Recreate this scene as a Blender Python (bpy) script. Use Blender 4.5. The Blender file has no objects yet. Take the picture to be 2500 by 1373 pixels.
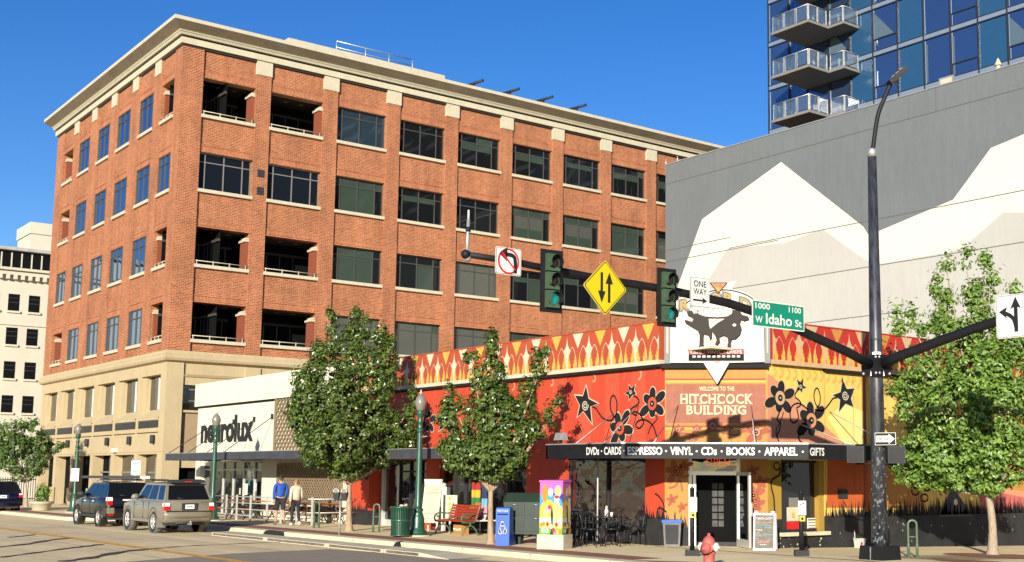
import bpy, bmesh, math, random
from mathutils import Vector, Matrix
V = Vector
R = math.radians
random.seed(7)
SC = bpy.context.scene
COL = SC.collection

# ------------------------------------------------------------------ camera
F_PX, CX, CY, CAM_H = 2975.02, 1490.32, 793.165, 2.0      # for a picture 2500 px wide
YAW, PITCH, ROLL = -.889855484, .122246, .00679376
fw = V((math.sin(YAW) * math.cos(PITCH), math.cos(YAW) * math.cos(PITCH), math.sin(PITCH)))
_r = V((math.cos(YAW), -math.sin(YAW), 0)); _u = _r.cross(fw)
rt = _r * math.cos(ROLL) + _u * math.sin(ROLL)
up = _u * math.cos(ROLL) - _r * math.sin(ROLL)
EYE = V((0, 0, CAM_H))
cam = bpy.data.cameras.new("camera")
cam.sensor_width = 36
cam.lens = 36 * F_PX / 2500
cam.shift_x = (1250 - CX) / 2500
cam.shift_y = (CY - 686.5) / 2500
cam.clip_start, cam.clip_end = .1, 3000
cam_ob = bpy.data.objects.new("camera", cam)
COL.objects.link(cam_ob)
cam_ob.matrix_world = Matrix((
    (rt.x, up.x, -fw.x, EYE.x), (rt.y, up.y, -fw.y, EYE.y), (rt.z, up.z, -fw.z, EYE.z), (0, 0, 0, 1)))
SC.camera = cam_ob

# ------------------------------------------------------------------ light
SUN_EL, SUN_AZ = 14.7, 180 - 40.8          # the sun stands behind the camera's right shoulder
W = bpy.data.worlds.new("World"); SC.world = W; W.use_nodes = True
nt = W.node_tree
sky = nt.nodes.new('ShaderNodeTexSky'); sky.sky_type = 'NISHITA'; sky.sun_disc = False
sky.sun_elevation = R(SUN_EL); sky.sun_rotation = R(SUN_AZ)
sky.altitude = 800; sky.air_density = 1.0; sky.dust_density = .25; sky.ozone_density = 3.0
bg = nt.nodes['Background']; bg.inputs['Strength'].default_value = .068
hs = nt.nodes.new('ShaderNodeHueSaturation'); hs.inputs['Saturation'].default_value = 1.3; hs.inputs['Value'].default_value = 1.24; hs.inputs['Hue'].default_value = .515
nt.links.new(sky.outputs[0], hs.inputs['Color']); nt.links.new(hs.outputs[0], bg.inputs[0])
sun = bpy.data.lights.new("sun", 'SUN'); sun.energy = 5.0; sun.angle = R(.5); sun.color = (1, .93, .8)
sun_ob = bpy.data.objects.new("sun", sun); COL.objects.link(sun_ob)
sdir = V((-math.sin(R(40.8)) * math.cos(R(SUN_EL)), math.cos(R(40.8)) * math.cos(R(SUN_EL)), -math.sin(R(SUN_EL))))
sun_ob.rotation_euler = sdir.to_track_quat('-Z', 'Y').to_euler()
SC.view_settings.view_transform = 'Standard'; SC.view_settings.look = 'None'
SC.view_settings.exposure = .9; SC.view_settings.gamma = 1
SC.render.engine = 'CYCLES'
SC.cycles.use_denoising = True
SC.cycles.max_bounces = 6
SC.cycles.sample_clamp_indirect = 6

# ------------------------------------------------------------------ picture point -> point on a real plane
def ray(px, py): return fw + rt * ((px - CX) / F_PX) - up * ((py - CY) / F_PX)
def on_y(px, py, y): d = ray(px, py); return EYE + d * (y / d.y)
def on_x(px, py, x): d = ray(px, py); return EYE + d * (x / d.x)
def zg(x, y):                                             # the road: a slight fall along both streets
    s = min(1, max(0, (x + 30) / 6))
    return .0039 * (max(-130, min(20, x)) + 22) - .027 * (max(22, min(44, y)) - 22) * s
PAVE = .15
def gp(px, py, off=PAVE):                                 # a picture point on the ground
    d = ray(px, py); p = EYE + d * ((off - CAM_H) / d.z)
    for _ in range(40):
        p = EYE + d * ((zg(p.x, p.y) + off - CAM_H) / d.z)
    return p
def at_range(px, py, p):                                  # a picture point straight above/below p
    d = ray(px, py); k = (p.x * d.x + p.y * d.y) / (d.x * d.x + d.y * d.y); return EYE + d * k

# ------------------------------------------------------------------ materials
MATS = {}
def mat(name, col, rough=.6, metal=0., spec=.5, var=.12, scale=2.5, bump=0., coat=0., emit=None, var2=None, trans=0., stretch=None, wear=0.):
    if name in MATS: return MATS[name]
    m = bpy.data.materials.new(name); m.use_nodes = True; n = m.node_tree.nodes; l = m.node_tree.links
    b = n['Principled BSDF']
    b.inputs['Roughness'].default_value = rough; b.inputs['Metallic'].default_value = metal
    b.inputs['Specular IOR Level'].default_value = spec; b.inputs['Coat Weight'].default_value = coat
    c = (*col, 1)
    if var > 0 or bump > 0:
        tc = n.new('ShaderNodeTexCoord'); nz = n.new('ShaderNodeTexNoise')
        nz.inputs['Scale'].default_value = scale; nz.inputs['Detail'].default_value = 6; nz.inputs['Roughness'].default_value = .65
        src = tc.outputs['Object']
        if stretch:
            mp = n.new('ShaderNodeMapping'); mp.inputs['Scale'].default_value = stretch
            l.new(src, mp.inputs[0]); src = mp.outputs[0]
        l.new(src, nz.inputs['Vector'])
        mx = n.new('ShaderNodeMix'); mx.data_type = 'RGBA'
        mx.inputs['A'].default_value = (*[v * (1 - var) for v in col], 1)
        mx.inputs['B'].default_value = (*[min(1, v * (1 + var)) for v in (var2 or col)], 1)
        mr = n.new('ShaderNodeMapRange'); mr.inputs[1].default_value = .33; mr.inputs[2].default_value = .67
        l.new(nz.outputs['Fac'], mr.inputs[0]); l.new(mr.outputs[0], mx.inputs['Factor'])
        res = mx.outputs['Result']
        if wear:
            mp = n.new('ShaderNodeMapping'); mp.inputs['Scale'].default_value = (1, 1, .15); l.new(tc.outputs['Object'], mp.inputs[0])
            for sc_, q_, vec in ((3.5, wear, mp.outputs[0]), (9, wear * .7, tc.outputs['Object'])):
                nw = n.new('ShaderNodeTexNoise'); nw.inputs['Scale'].default_value = sc_; nw.inputs['Detail'].default_value = 5; nw.inputs['Roughness'].default_value = .7; l.new(vec, nw.inputs['Vector'])
                m2 = n.new('ShaderNodeMapRange'); m2.inputs[1].default_value = .3; m2.inputs[2].default_value = .7; m2.inputs[3].default_value = 1 - q_; m2.inputs[4].default_value = 1 + q_ * .6; l.new(nw.outputs['Fac'], m2.inputs[0])
                mm = n.new('ShaderNodeMix'); mm.data_type = 'RGBA'; mm.blend_type = 'MULTIPLY'; mm.inputs['Factor'].default_value = 1
                l.new(res, mm.inputs['A']); l.new(m2.outputs[0], mm.inputs['B']); res = mm.outputs['Result']
        l.new(res, b.inputs['Base Color'])
        if bump > 0:
            bp = n.new('ShaderNodeBump'); bp.inputs['Strength'].default_value = bump; bp.inputs['Distance'].default_value = .02
            l.new(nz.outputs['Fac'], bp.inputs['Height']); l.new(bp.outputs[0], b.inputs['Normal'])
    else: b.inputs['Base Color'].default_value = c
    if emit:
        b.inputs['Emission Color'].default_value = (*emit[0], 1); b.inputs['Emission Strength'].default_value = emit[1]
    if trans: b.inputs['Transmission Weight'].default_value = trans
    MATS[name] = m; return m

def brick_mat(name, c1, c2, mortar, bw=.23, bh=.078, ms=.014, rot=False):
    m = bpy.data.materials.new(name); m.use_nodes = True; n = m.node_tree.nodes; l = m.node_tree.links
    b = n['Principled BSDF']; b.inputs['Roughness'].default_value = .85; b.inputs['Specular IOR Level'].default_value = .2
    g = n.new('ShaderNodeNewGeometry'); sx = n.new('ShaderNodeSeparateXYZ'); l.new(g.outputs['Position'], sx.inputs[0])
    ad = n.new('ShaderNodeMath'); l.new(sx.outputs[0], ad.inputs[0]); l.new(sx.outputs[1], ad.inputs[1])
    cb = n.new('ShaderNodeCombineXYZ'); l.new(ad.outputs[0], cb.inputs[0 if not rot else 1]); l.new(sx.outputs[2], cb.inputs[1 if not rot else 0])
    br = n.new('ShaderNodeTexBrick'); l.new(cb.outputs[0], br.inputs['Vector'])
    br.inputs['Scale'].default_value = 1; br.inputs['Brick Width'].default_value = bw; br.inputs['Row Height'].default_value = bh
    br.inputs['Mortar Size'].default_value = ms; br.inputs['Mortar Smooth'].default_value = .2
    br.inputs['Color1'].default_value = (*c1, 1); br.inputs['Color2'].default_value = (*c2, 1); br.inputs['Mortar'].default_value = (*mortar, 1)
    nz = n.new('ShaderNodeTexNoise'); nz.inputs['Scale'].default_value = .45; nz.inputs['Detail'].default_value = 8; nz.inputs['Roughness'].default_value = .7
    l.new(g.outputs['Position'], nz.inputs['Vector'])
    last = br.outputs['Color']
    mp = n.new('ShaderNodeMapping'); mp.inputs['Scale'].default_value = (1, 1, .12); l.new(g.outputs['Position'], mp.inputs[0])
    n2 = n.new('ShaderNodeTexNoise'); n2.inputs['Scale'].default_value = 2.2; n2.inputs['Detail'].default_value = 6; l.new(mp.outputs[0], n2.inputs['Vector'])
    n3 = n.new('ShaderNodeTexNoise'); n3.inputs['Scale'].default_value = 5.5; n3.inputs['Detail'].default_value = 3; n3.inputs['Roughness'].default_value = .8; l.new(g.outputs['Position'], n3.inputs['Vector'])
    for src, lo, hi in ((nz, .82, 1.16), (n2, .88, 1.1), (n3, .84, 1.14)):
        mr = n.new('ShaderNodeMapRange'); mr.inputs[1].default_value = .32; mr.inputs[2].default_value = .68; mr.inputs[3].default_value = lo; mr.inputs[4].default_value = hi
        l.new(src.outputs['Fac'], mr.inputs[0])
        mx = n.new('ShaderNodeMix'); mx.data_type = 'RGBA'; mx.blend_type = 'MULTIPLY'; mx.inputs['Factor'].default_value = 1
        l.new(last, mx.inputs['A']); l.new(mr.outputs[0], mx.inputs['B']); last = mx.outputs['Result']
    l.new(last, b.inputs['Base Color'])
    MATS[name] = m; return m

def slab_mat(name, c, joint, w, h, ms=.012, var=.12, rough=.85, nscale=1.3, tracks=False):
    """concrete or pavers laid in x/y with joints"""
    m = bpy.data.materials.new(name); m.use_nodes = True; n = m.node_tree.nodes; l = m.node_tree.links
    b = n['Principled BSDF']; b.inputs['Roughness'].default_value = rough; b.inputs['Specular IOR Level'].default_value = .25
    g = n.new('ShaderNodeNewGeometry')
    br = n.new('ShaderNodeTexBrick'); l.new(g.outputs['Position'], br.inputs['Vector']); br.offset = 0 if w > .5 else .5
    br.inputs['Scale'].default_value = 1; br.inputs['Brick Width'].default_value = w; br.inputs['Row Height'].default_value = h
    br.inputs['Mortar Size'].default_value = ms; br.inputs['Mortar Smooth'].default_value = .1
    br.inputs['Color1'].default_value = (*[v * .94 for v in c], 1); br.inputs['Color2'].default_value = (*[v * 1.05 for v in c], 1)
    br.inputs['Mortar'].default_value = (*joint, 1)
    mx = None; last = br.outputs['Color']
    for s, lo, hi in ((nscale, 1 - var, 1 + var), (nscale * 5, 1 - var * .7, 1 + var * .6), (14, .90, 1.08)):
        nz = n.new('ShaderNodeTexNoise'); nz.inputs['Scale'].default_value = s; nz.inputs['Detail'].default_value = 8; nz.inputs['Roughness'].default_value = .7
        l.new(g.outputs['Position'], nz.inputs['Vector'])
        mr = n.new('ShaderNodeMapRange'); mr.inputs[1].default_value = .32; mr.inputs[2].default_value = .68; mr.inputs[3].default_value = lo; mr.inputs[4].default_value = hi
        l.new(nz.outputs['Fac'], mr.inputs[0])
        mx = n.new('ShaderNodeMix'); mx.data_type = 'RGBA'; mx.blend_type = 'MULTIPLY'; mx.inputs['Factor'].default_value = 1
        l.new(last, mx.inputs['A']); l.new(mr.outputs[0], mx.inputs['B']); last = mx.outputs['Result']
    if tracks:                                            # wheel-polished lanes, oil drips and patches
        for sc_, ms_, lo, hi, a_, b_ in ((1.0, (.05, 1.1, 1), .88, 1.1, .35, .65), (.9, (.5, 1.6, 1), .55, 1.0, .25, .36)):
            mp = n.new('ShaderNodeMapping'); mp.inputs['Scale'].default_value = ms_; l.new(g.outputs['Position'], mp.inputs[0])
            nz = n.new('ShaderNodeTexNoise'); nz.inputs['Scale'].default_value = sc_; nz.inputs['Detail'].default_value = 7; nz.inputs['Roughness'].default_value = .62; l.new(mp.outputs[0], nz.inputs['Vector'])
            mr = n.new('ShaderNodeMapRange'); mr.inputs[1].default_value = a_; mr.inputs[2].default_value = b_; mr.inputs[3].default_value = lo; mr.inputs[4].default_value = hi; l.new(nz.outputs['Fac'], mr.inputs[0])
            mx = n.new('ShaderNodeMix'); mx.data_type = 'RGBA'; mx.blend_type = 'MULTIPLY'; mx.inputs['Factor'].default_value = 1
            l.new(last, mx.inputs['A']); l.new(mr.outputs[0], mx.inputs['B']); last = mx.outputs['Result']
    l.new(last, b.inputs['Base Color'])
    MATS[name] = m; return m

def glass_mat(name, col, refl, tint=(1, 1, 1), rough=.03, wob=.0, wscale=.6):
    """window glass seen from outside: dark room behind it, the surroundings mirrored on it"""
    m = bpy.data.materials.new(name); m.use_nodes = True; n = m.node_tree.nodes; l = m.node_tree.links
    b = n['Principled BSDF']; b.inputs['Base Color'].default_value = (*col, 1); b.inputs['Roughness'].default_value = .4
    b.inputs['Specular IOR Level'].default_value = 0
    gl = n.new('ShaderNodeBsdfGlossy'); gl.inputs['Color'].default_value = (*tint, 1); gl.inputs['Roughness'].default_value = rough
    lw = n.new('ShaderNodeFresnel'); lw.inputs['IOR'].default_value = 1.5
    ad = n.new('ShaderNodeMath'); ad.inputs[1].default_value = refl; ad.use_clamp = True; l.new(lw.outputs[0], ad.inputs[0])
    mx = n.new('ShaderNodeMixShader'); l.new(ad.outputs[0], mx.inputs[0]); l.new(b.outputs[0], mx.inputs[1]); l.new(gl.outputs[0], mx.inputs[2])
    if wob:
        g = n.new('ShaderNodeNewGeometry'); nz = n.new('ShaderNodeTexNoise'); nz.inputs['Scale'].default_value = wscale
        l.new(g.outputs['Position'], nz.inputs['Vector'])
        bp = n.new('ShaderNodeBump'); bp.inputs['Strength'].default_value = wob; bp.inputs['Distance'].default_value = .05
        l.new(nz.outputs['Fac'], bp.inputs['Height']); l.new(bp.outputs[0], gl.inputs['Normal'])
    l.new(mx.outputs[0], n['Material Output'].inputs[0])
    MATS[name] = m; return m

def srgb(r, g, b, k=.5):                                  # chart colour -> albedo
    f = lambda c: (c / 255) / 12.92 if c / 255 <= .04045 else ((c / 255 + .055) / 1.055) ** 2.4
    return (f(r) * k, f(g) * k, f(b) * k)
def gy(px, y, off=PAVE):                                  # the ground below a picture column, at street depth y
    p = on_y(px, 1250, y); return V((p.x, y, zg(p.x, y) + off))

# ------------------------------------------------------------------ frames (a plane with u to the viewer's right, v up)
class Fr:
    def __init__(s, o, u, v=(0, 0, 1)):
        s.o = V(o); s.u = V(u).normalized(); s.v = V(v).normalized(); s.n = s.u.cross(s.v)
    def pt(s, u, v, off=0): return s.o + s.u * u + s.v * v + s.n * off
    def px(s, x, y, off=0):
        d = ray(x, y); t = ((s.o + s.n * off - EYE).dot(s.n)) / d.dot(s.n); p = EYE + d * t - s.o
        return (p.dot(s.u), p.dot(s.v))

def smooth_path(pts, n=6, closed=False):                  # Catmull-Rom
    P = [V(p) for p in pts]; out = []; N = len(P)
    rng = range(N) if closed else range(N - 1)
    for i in rng:
        g = (lambda k: P[k % N]) if closed else (lambda k: P[max(0, min(N - 1, k))])
        a, b, c, d = g(i - 1), g(i), g(i + 1), g(i + 2)
        for k in range(n):
            t = k / n
            out.append(.5 * ((2 * b) + (c - a) * t + (2 * a - 5 * b + 4 * c - d) * t * t + (3 * b - a - 3 * c + d) * t ** 3))
    if not closed: out.append(P[-1])
    return out

TEXT_CACHE = {}
def text_geo(s, bold=0., spacing=1.):
    k = (s, bold, spacing)
    if k in TEXT_CACHE: return TEXT_CACHE[k]
    cu = bpy.data.curves.new("lettering", 'FONT'); cu.body = s; cu.offset = bold; cu.resolution_u = 3; cu.space_character = spacing
    ob = bpy.data.objects.new("lettering", cu); COL.objects.link(ob)
    dg = bpy.context.evaluated_depsgraph_get()
    me = bpy.data.meshes.new_from_object(ob.evaluated_get(dg))
    vs = [(v.co.x, v.co.y) for v in me.vertices]; fs = [tuple(p.vertices) for p in me.polygons]
    bpy.data.objects.remove(ob); bpy.data.meshes.remove(me); bpy.data.curves.remove(cu)
    x0 = min(v[0] for v in vs); x1 = max(v[0] for v in vs); y0 = min(v[1] for v in vs); y1 = max(v[1] for v in vs)
    vs = [((x - x0) / (x1 - x0), (y - y0) / (y1 - y0)) for x, y in vs]
    TEXT_CACHE[k] = (vs, fs, (x1 - x0) / (y1 - y0)); return TEXT_CACHE[k]

# ------------------------------------------------------------------ mesh builder
WL = {}                                                   # world base point of every thing (unrotated things only)
class MB:
    def __init__(s): s.v = []; s.f = []; s.m = []; s.mats = []; s.sm = []
    def mi(s, m):
        if m not in s.mats: s.mats.append(m)
        return s.mats.index(m)
    def face(s, pts, m, smooth=False):
        b = len(s.v); s.v += [V(p) for p in pts]; s.f.append(tuple(range(b, b + len(pts)))); s.m.append(s.mi(m)); s.sm.append(smooth)
    def grid(s, rows, m, smooth=True, close=False, caps=False):
        b = len(s.v); n = len(rows[0])
        for r in rows: s.v += [V(p) for p in r]
        k = s.mi(m)
        for i in range(len(rows) - 1):
            for j in range(n if close else n - 1):
                j2 = (j + 1) % n
                s.f.append((b + i * n + j, b + i * n + j2, b + (i + 1) * n + j2, b + (i + 1) * n + j)); s.m.append(k); s.sm.append(smooth)
        if caps:
            s.f.append(tuple(b + j for j in reversed(range(n)))); s.m.append(k); s.sm.append(False)
            s.f.append(tuple(b + (len(rows) - 1) * n + j for j in range(n))); s.m.append(k); s.sm.append(False)
    def box(s, x0, x1, y0, y1, z0, z1, m):
        s.hexa([(x0, y0, z0), (x1, y0, z0), (x1, y1, z0), (x0, y1, z0), (x0, y0, z1), (x1, y0, z1), (x1, y1, z1), (x0, y1, z1)], m)
    def hexa(s, c, m):
        b = len(s.v); s.v += [V(p) for p in c]; k = s.mi(m)
        for f in ((3, 2, 1, 0), (4, 5, 6, 7), (0, 1, 5, 4), (1, 2, 6, 5), (2, 3, 7, 6), (3, 0, 4, 7)):
            s.f.append(tuple(b + i for i in f)); s.m.append(k); s.sm.append(False)
    def fbox(s, fr, u0, u1, v0, v1, o0, o1, m):
        s.hexa([fr.pt(u0, v0, o1), fr.pt(u1, v0, o1), fr.pt(u1, v0, o0), fr.pt(u0, v0, o0),
                fr.pt(u0, v1, o1), fr.pt(u1, v1, o1), fr.pt(u1, v1, o0), fr.pt(u0, v1, o0)], m)
    def fquad(s, fr, u0, u1, v0, v1, o, m): s.face([fr.pt(u0, v0, o), fr.pt(u1, v0, o), fr.pt(u1, v1, o), fr.pt(u0, v1, o)], m)
    def fpoly(s, fr, uv, o, m): s.face([fr.pt(u, v, o) for u, v in uv], m)
    def fpx(s, fr, pts, o, m): s.face([fr.pt(*fr.px(x, y), o) for x, y in pts], m)
    def slab(s, fr, uv, o0, o1, m, edge=None):            # polygon with thickness
        s.face([fr.pt(u, v, o1) for u, v in uv], m); s.face([fr.pt(u, v, o0) for u, v in reversed(uv)], edge or m)
        for i in range(len(uv)):
            a, b = uv[i], uv[(i + 1) % len(uv)]
            s.face([fr.pt(*a, o0), fr.pt(*b, o0), fr.pt(*b, o1), fr.pt(*a, o1)], edge or m)
    def ribbon(s, fr, uv, w, o, m, sm=5, closed=False):
        P = [p.to_2d() for p in smooth_path([(u, v, 0) for u, v in uv], sm, closed)]
        if closed: P.append(P[0])
        L = []
        for i, p in enumerate(P):
            d = (P[min(i + 1, len(P) - 1)] - P[max(0, i - 1)])
            d = d.normalized() if d.length > 0 else V((1, 0)); q = V((-d.y, d.x)) * w / 2
            L.append((fr.pt(*(p + q), o), fr.pt(*(p - q), o)))
        s.grid(L, m, False)
    def ribpx(s, fr, pts, w, o, m, sm=5, closed=False): s.ribbon(fr, [fr.px(*p) for p in pts], w, o, m, sm, closed)
    def disc(s, fr, u, v, ru, rv, o, m, n=18, rot=0):
        c, q = math.cos(rot), math.sin(rot)
        s.face([fr.pt(u + ru * math.cos(a) * c - rv * math.sin(a) * q, v + ru * math.cos(a) * q + rv * math.sin(a) * c, o)
                for a in [2 * math.pi * i / n for i in range(n)]], m)
    def tube(s, pts, r, m, n=8, caps=True, smooth=True):
        P = [V(p) for p in pts]; rows = []
        rr = r if isinstance(r, (list, tuple)) else [r] * len(P)
        ref = None
        for i, p in enumerate(P):
            d = (P[min(i + 1, len(P) - 1)] - P[max(0, i - 1)]).normalized()
            if ref is None: ref = V((0, 0, 1)) if abs(d.z) < .9 else V((1, 0, 0))
            a = (ref - d * ref.dot(d)).normalized(); b = d.cross(a); ref = a
            rows.append([p + a * math.cos(t) * rr[i] + b * math.sin(t) * rr[i] for t in [2 * math.pi * k / n for k in range(n)]])
        s.grid(rows, m, smooth, True, caps)
    def lathe(s, c, prof, m, n=16, smooth=True, ax=None):
        c = V(c)
        if ax is None: f = lambda r, z, t: c + V((r * math.cos(t), r * math.sin(t), z))
        else:
            ax = V(ax).normalized(); a = ax.orthogonal().normalized(); b = ax.cross(a)
            f = lambda r, z, t: c + ax * z + a * r * math.cos(t) + b * r * math.sin(t)
        s.grid([[f(max(r, 1e-4), z, 2 * math.pi * k / n) for k in range(n)] for r, z in prof], m, smooth, True, True)
    def ball(s, c, r, m, n=12, k=8):
        r = r if isinstance(r, (tuple, list)) else (r, r, r); c = V(c)
        s.grid([[c + V((r[0] * math.cos(t) * math.sin(a), r[1] * math.sin(t) * math.sin(a), -r[2] * math.cos(a)))
                 for t in [2 * math.pi * j / n for j in range(n)]] for a in [max(.02, min(math.pi - .02, math.pi * i / k)) for i in range(k + 1)]], m, True, True, True)
    def text(s, fr, t, u0, u1, v0, v1, o, m, bold=.02, spacing=1., shear=0):
        vs, fs, _ = text_geo(t, bold, spacing); b = len(s.v); k = s.mi(m)
        s.v += [fr.pt(u0 + (u1 - u0) * x + shear * (v1 - v0) * y, v0 + (v1 - v0) * y, o) for x, y in vs]
        for f in fs: s.f.append(tuple(b + i for i in f)); s.m.append(k); s.sm.append(False)
    def textpx(s, fr, t, x0, x1, yt0, yb0, o, m, bold=.02, yt1=None, yb1=None, spacing=1.):
        """lettering whose left edge runs yt0..yb0 at x0 and right edge yt1..yb1 at x1"""
        a, b_ = fr.px(x0, yb0), fr.px(x0, yt0); c, d = fr.px(x1, yb1 if yb1 else yb0), fr.px(x1, yt1 if yt1 else yt0)
        vs, fs, _ = text_geo(t, bold, spacing); b = len(s.v); k = s.mi(m)
        for x, y in vs:
            u = (a[0] + b_[0]) / 2 * (1 - x) + (c[0] + d[0]) / 2 * x
            lo = a[1] * (1 - x) + c[1] * x; hi = b_[1] * (1 - x) + d[1] * x
            s.v.append(fr.pt(u, lo + (hi - lo) * y, o))
        for f in fs: s.f.append(tuple(b + i for i in f)); s.m.append(k); s.sm.append(False)
    def build(s, name, parent=None, local=False, weld=False, loc=None):
        me = bpy.data.meshes.new(name)
        off = V((0, 0, 0)) if (local or parent is None) else WL.get(parent.name, V((0, 0, 0)))
        if loc is not None: off = V(loc)
        me.from_pydata([tuple(p - off) for p in s.v], [], s.f)
        for m in s.mats: me.materials.append(m)
        me.polygons.foreach_set('material_index', s.m); me.polygons.foreach_set('use_smooth', s.sm)
        if weld:
            bm = bmesh.new(); bm.from_mesh(me); bmesh.ops.remove_doubles(bm, verts=bm.verts, dist=1e-4)
            bmesh.ops.recalc_face_normals(bm, faces=bm.faces); bm.to_mesh(me); bm.free()
        me.update()
        o = bpy.data.objects.new(name, me); COL.objects.link(o)
        if parent: o.parent = parent; WL[o.name] = off
        elif loc is not None: o.location = loc; WL[o.name] = V(loc)
        return o

def thing(name, label, cat, loc, rz=0, group=None):
    o = bpy.data.objects.new(name, None); COL.objects.link(o); o.empty_display_size = .3
    o.location = loc; o.rotation_euler = (0, 0, rz); WL[o.name] = V(loc)
    return tag(o, label, cat, group)
def tag(o, label, cat, group=None):
    o['label'] = label; o['category'] = cat
    if group: o['group'] = group
    return o
def struct(o, kind='structure'): o['kind'] = kind; return o
KIDS = {}
def copy_tree(o, parent=None):
    c = o.copy(); COL.objects.link(c)
    if parent: c.parent = parent
    for ch in [x for x in COL.objects if x.parent == o]: copy_tree(ch, c)
    return c
def place(o, loc, rz=0, label=None):
    o.location = loc; o.rotation_euler = (0, 0, rz)
    if label: o['label'] = label
    return o
# ------------------------------------------------------------------ material library
BRICK = brick_mat('red_brick', srgb(200, 114, 74), srgb(154, 82, 54), srgb(226, 170, 128), bw=.24, bh=.085, ms=.015)
BRICKV = brick_mat('soldier_brick', srgb(204, 114, 74), srgb(178, 92, 58), srgb(226, 168, 126), ms=.015, rot=True)
PLAINBRICK = mat('terracotta_render', srgb(176, 92, 56, .4), .8, var=.06)
STONE = mat('tan_cast_stone', srgb(222, 200, 156), .8, var=.06, scale=.8, wear=.07)
STONE2 = mat('tan_infill', srgb(190, 164, 126), .8, var=.05)
CREAM = mat('cream_stone', srgb(236, 226, 196, .5), .7, var=.05, scale=1.5, wear=.08)
SOFFIT = mat('taupe_cornice_metal', srgb(140, 124, 98), .8, var=.16, scale=.7, stretch=(1, 1, 3), wear=.12)
BRONZE = mat('dark_bronze_frame', (.045, .045, .042), .45, var=0)
ALU = mat('pale_window_bars', (.15, .145, .13), .45, var=0)
DARK = mat('dark_room', (.004, .004, .004), .9, var=0, spec=.1)  # near-black base stands in for the shade of deep interiors
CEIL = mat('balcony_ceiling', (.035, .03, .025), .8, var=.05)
G_BLUE = glass_mat('sky_reflection_glass', (.012, .03, .07), .38, (.5, .66, .9), .02, .22)  # blue base and tint paint in the sky mirrored on the left face
G_DARK = glass_mat('dark_glass', (.006, .007, .008), .0, (.45, .5, .5), .03, .04)
G_GREEN = glass_mat('green_grey_glass', (.03, .045, .034), .0, (.5, .6, .55), .05, .03)
G_GREY = glass_mat('grey_blind_glass', (.06, .064, .055), .0, (.6, .65, .6), .06, .03)
G_DBLUE = glass_mat('dim_blue_glass', (.015, .028, .04), .04, (.5, .65, .8), .04, .04)
G_SHOP = glass_mat('shop_window_glass', (.012, .012, .013), .05, (1, 1, 1), .01, .35, 1.1)
BLACK = mat('black_paint', (.008, .008, .009), .6, var=.2, scale=6, spec=.25)
CHAR = mat('charcoal_metal', (.022, .023, .026), .65, var=.25, scale=3, spec=.25)
WHITE = mat('white_paint', srgb(240, 236, 222, .6), .6, var=.03)
GREYM = mat('galvanised_metal', (.42, .42, .4), .4, .6, var=.15, scale=8)
STEEL = mat('painted_rail_metal', (.5, .5, .46), .4, .3, var=.1)
GREENP = mat('dark_green_cast_iron', (.012, .06, .035), .35, var=.2, scale=5, coat=.3)
WARMW = mat('warm_white_stucco', srgb(250, 242, 214, .6), .75, var=.03, scale=.6, wear=.05)
SIGNW = mat('sign_sheeting_white', (.56, .55, .5), .4, var=.02)
SIGNK = mat('sign_black', (.008, .008, .008), .5, var=0)
SIGNY = mat('sign_sheeting_yellow', (.5, .38, .0), .4, var=.02)
SIGNG = mat('sign_sheeting_green', (.0, .17, .10), .4, var=.03)
SIGNR = mat('sign_red', (.6, .01, .012), .4, var=0)
WOODO = mat('orange_stained_wood', srgb(214, 126, 38), .5, var=.2, scale=4, stretch=(1, 6, 6))
BARK = mat('grey_brown_bark', (.27, .19, .12), .9, var=.35, scale=7, bump=.8, stretch=(3, 3, .6))
BARKL = mat('pale_bark', (.27, .215, .15), .9, var=.25, scale=9, bump=.8, stretch=(3, 3, .6))
RUBBER = mat('tyre_rubber', (.015, .015, .015), .85, var=.2)
CONC = mat('cast_concrete', srgb(206, 196, 166, .75), .85, var=.14, scale=3, bump=.15)
TERRA = mat('planter_concrete', srgb(226, 214, 184), .8, var=.06)
# ------------------------------------------------------------------ ground, road, pavement
def frange(a, b, s):
    out = []
    while a < b - 1e-6: out.append(a); a += s
    return out + [b]
def sheet(xs, ys, m, off=0., fn=None):
    mb = MB()
    mb.grid([[(x, y, zg(x, y) + off) for x in xs] for y in ys], m, False)
    return mb
ROAD = slab_mat('worn_pale_asphalt', srgb(210, 190, 148, 1.), srgb(150, 138, 112, 1.), 40, 3.4, .03, .14, .9, .35, True)
ASPH = mat('dark_asphalt_patch', srgb(134, 122, 102, 1.), .9, var=.14, scale=2.2)
PAVING = slab_mat('pavement_concrete', srgb(224, 204, 160, 1.), srgb(160, 146, 116, 1.), 1.5, 1.5, .012, .07)
PAVER = slab_mat('red_brown_pavers', srgb(146, 98, 76, 1.), srgb(116, 80, 64, 1.), .2, .1, .006, .12)
KERB = slab_mat('kerb_concrete', srgb(232, 222, 186, .62), srgb(150, 138, 112, .6), 3.0, 50, .015, .10, .85, 2.2)
TAR = mat('black_tar_seal', (.012, .012, .012), .5, var=.1)
YEL = mat('worn_yellow_road_paint', srgb(206, 150, 46, 1.), .8, var=.3, scale=5)

grid_x = [-900, -400, -130] + frange(-120, 20, 2) + [60, 300, 900]
grid_y = [-900, -200, -40] + frange(-10, 44, 2) + [70, 200, 500, 1200]
struct(sheet(grid_x, grid_y, ROAD).build('road'))

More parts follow.
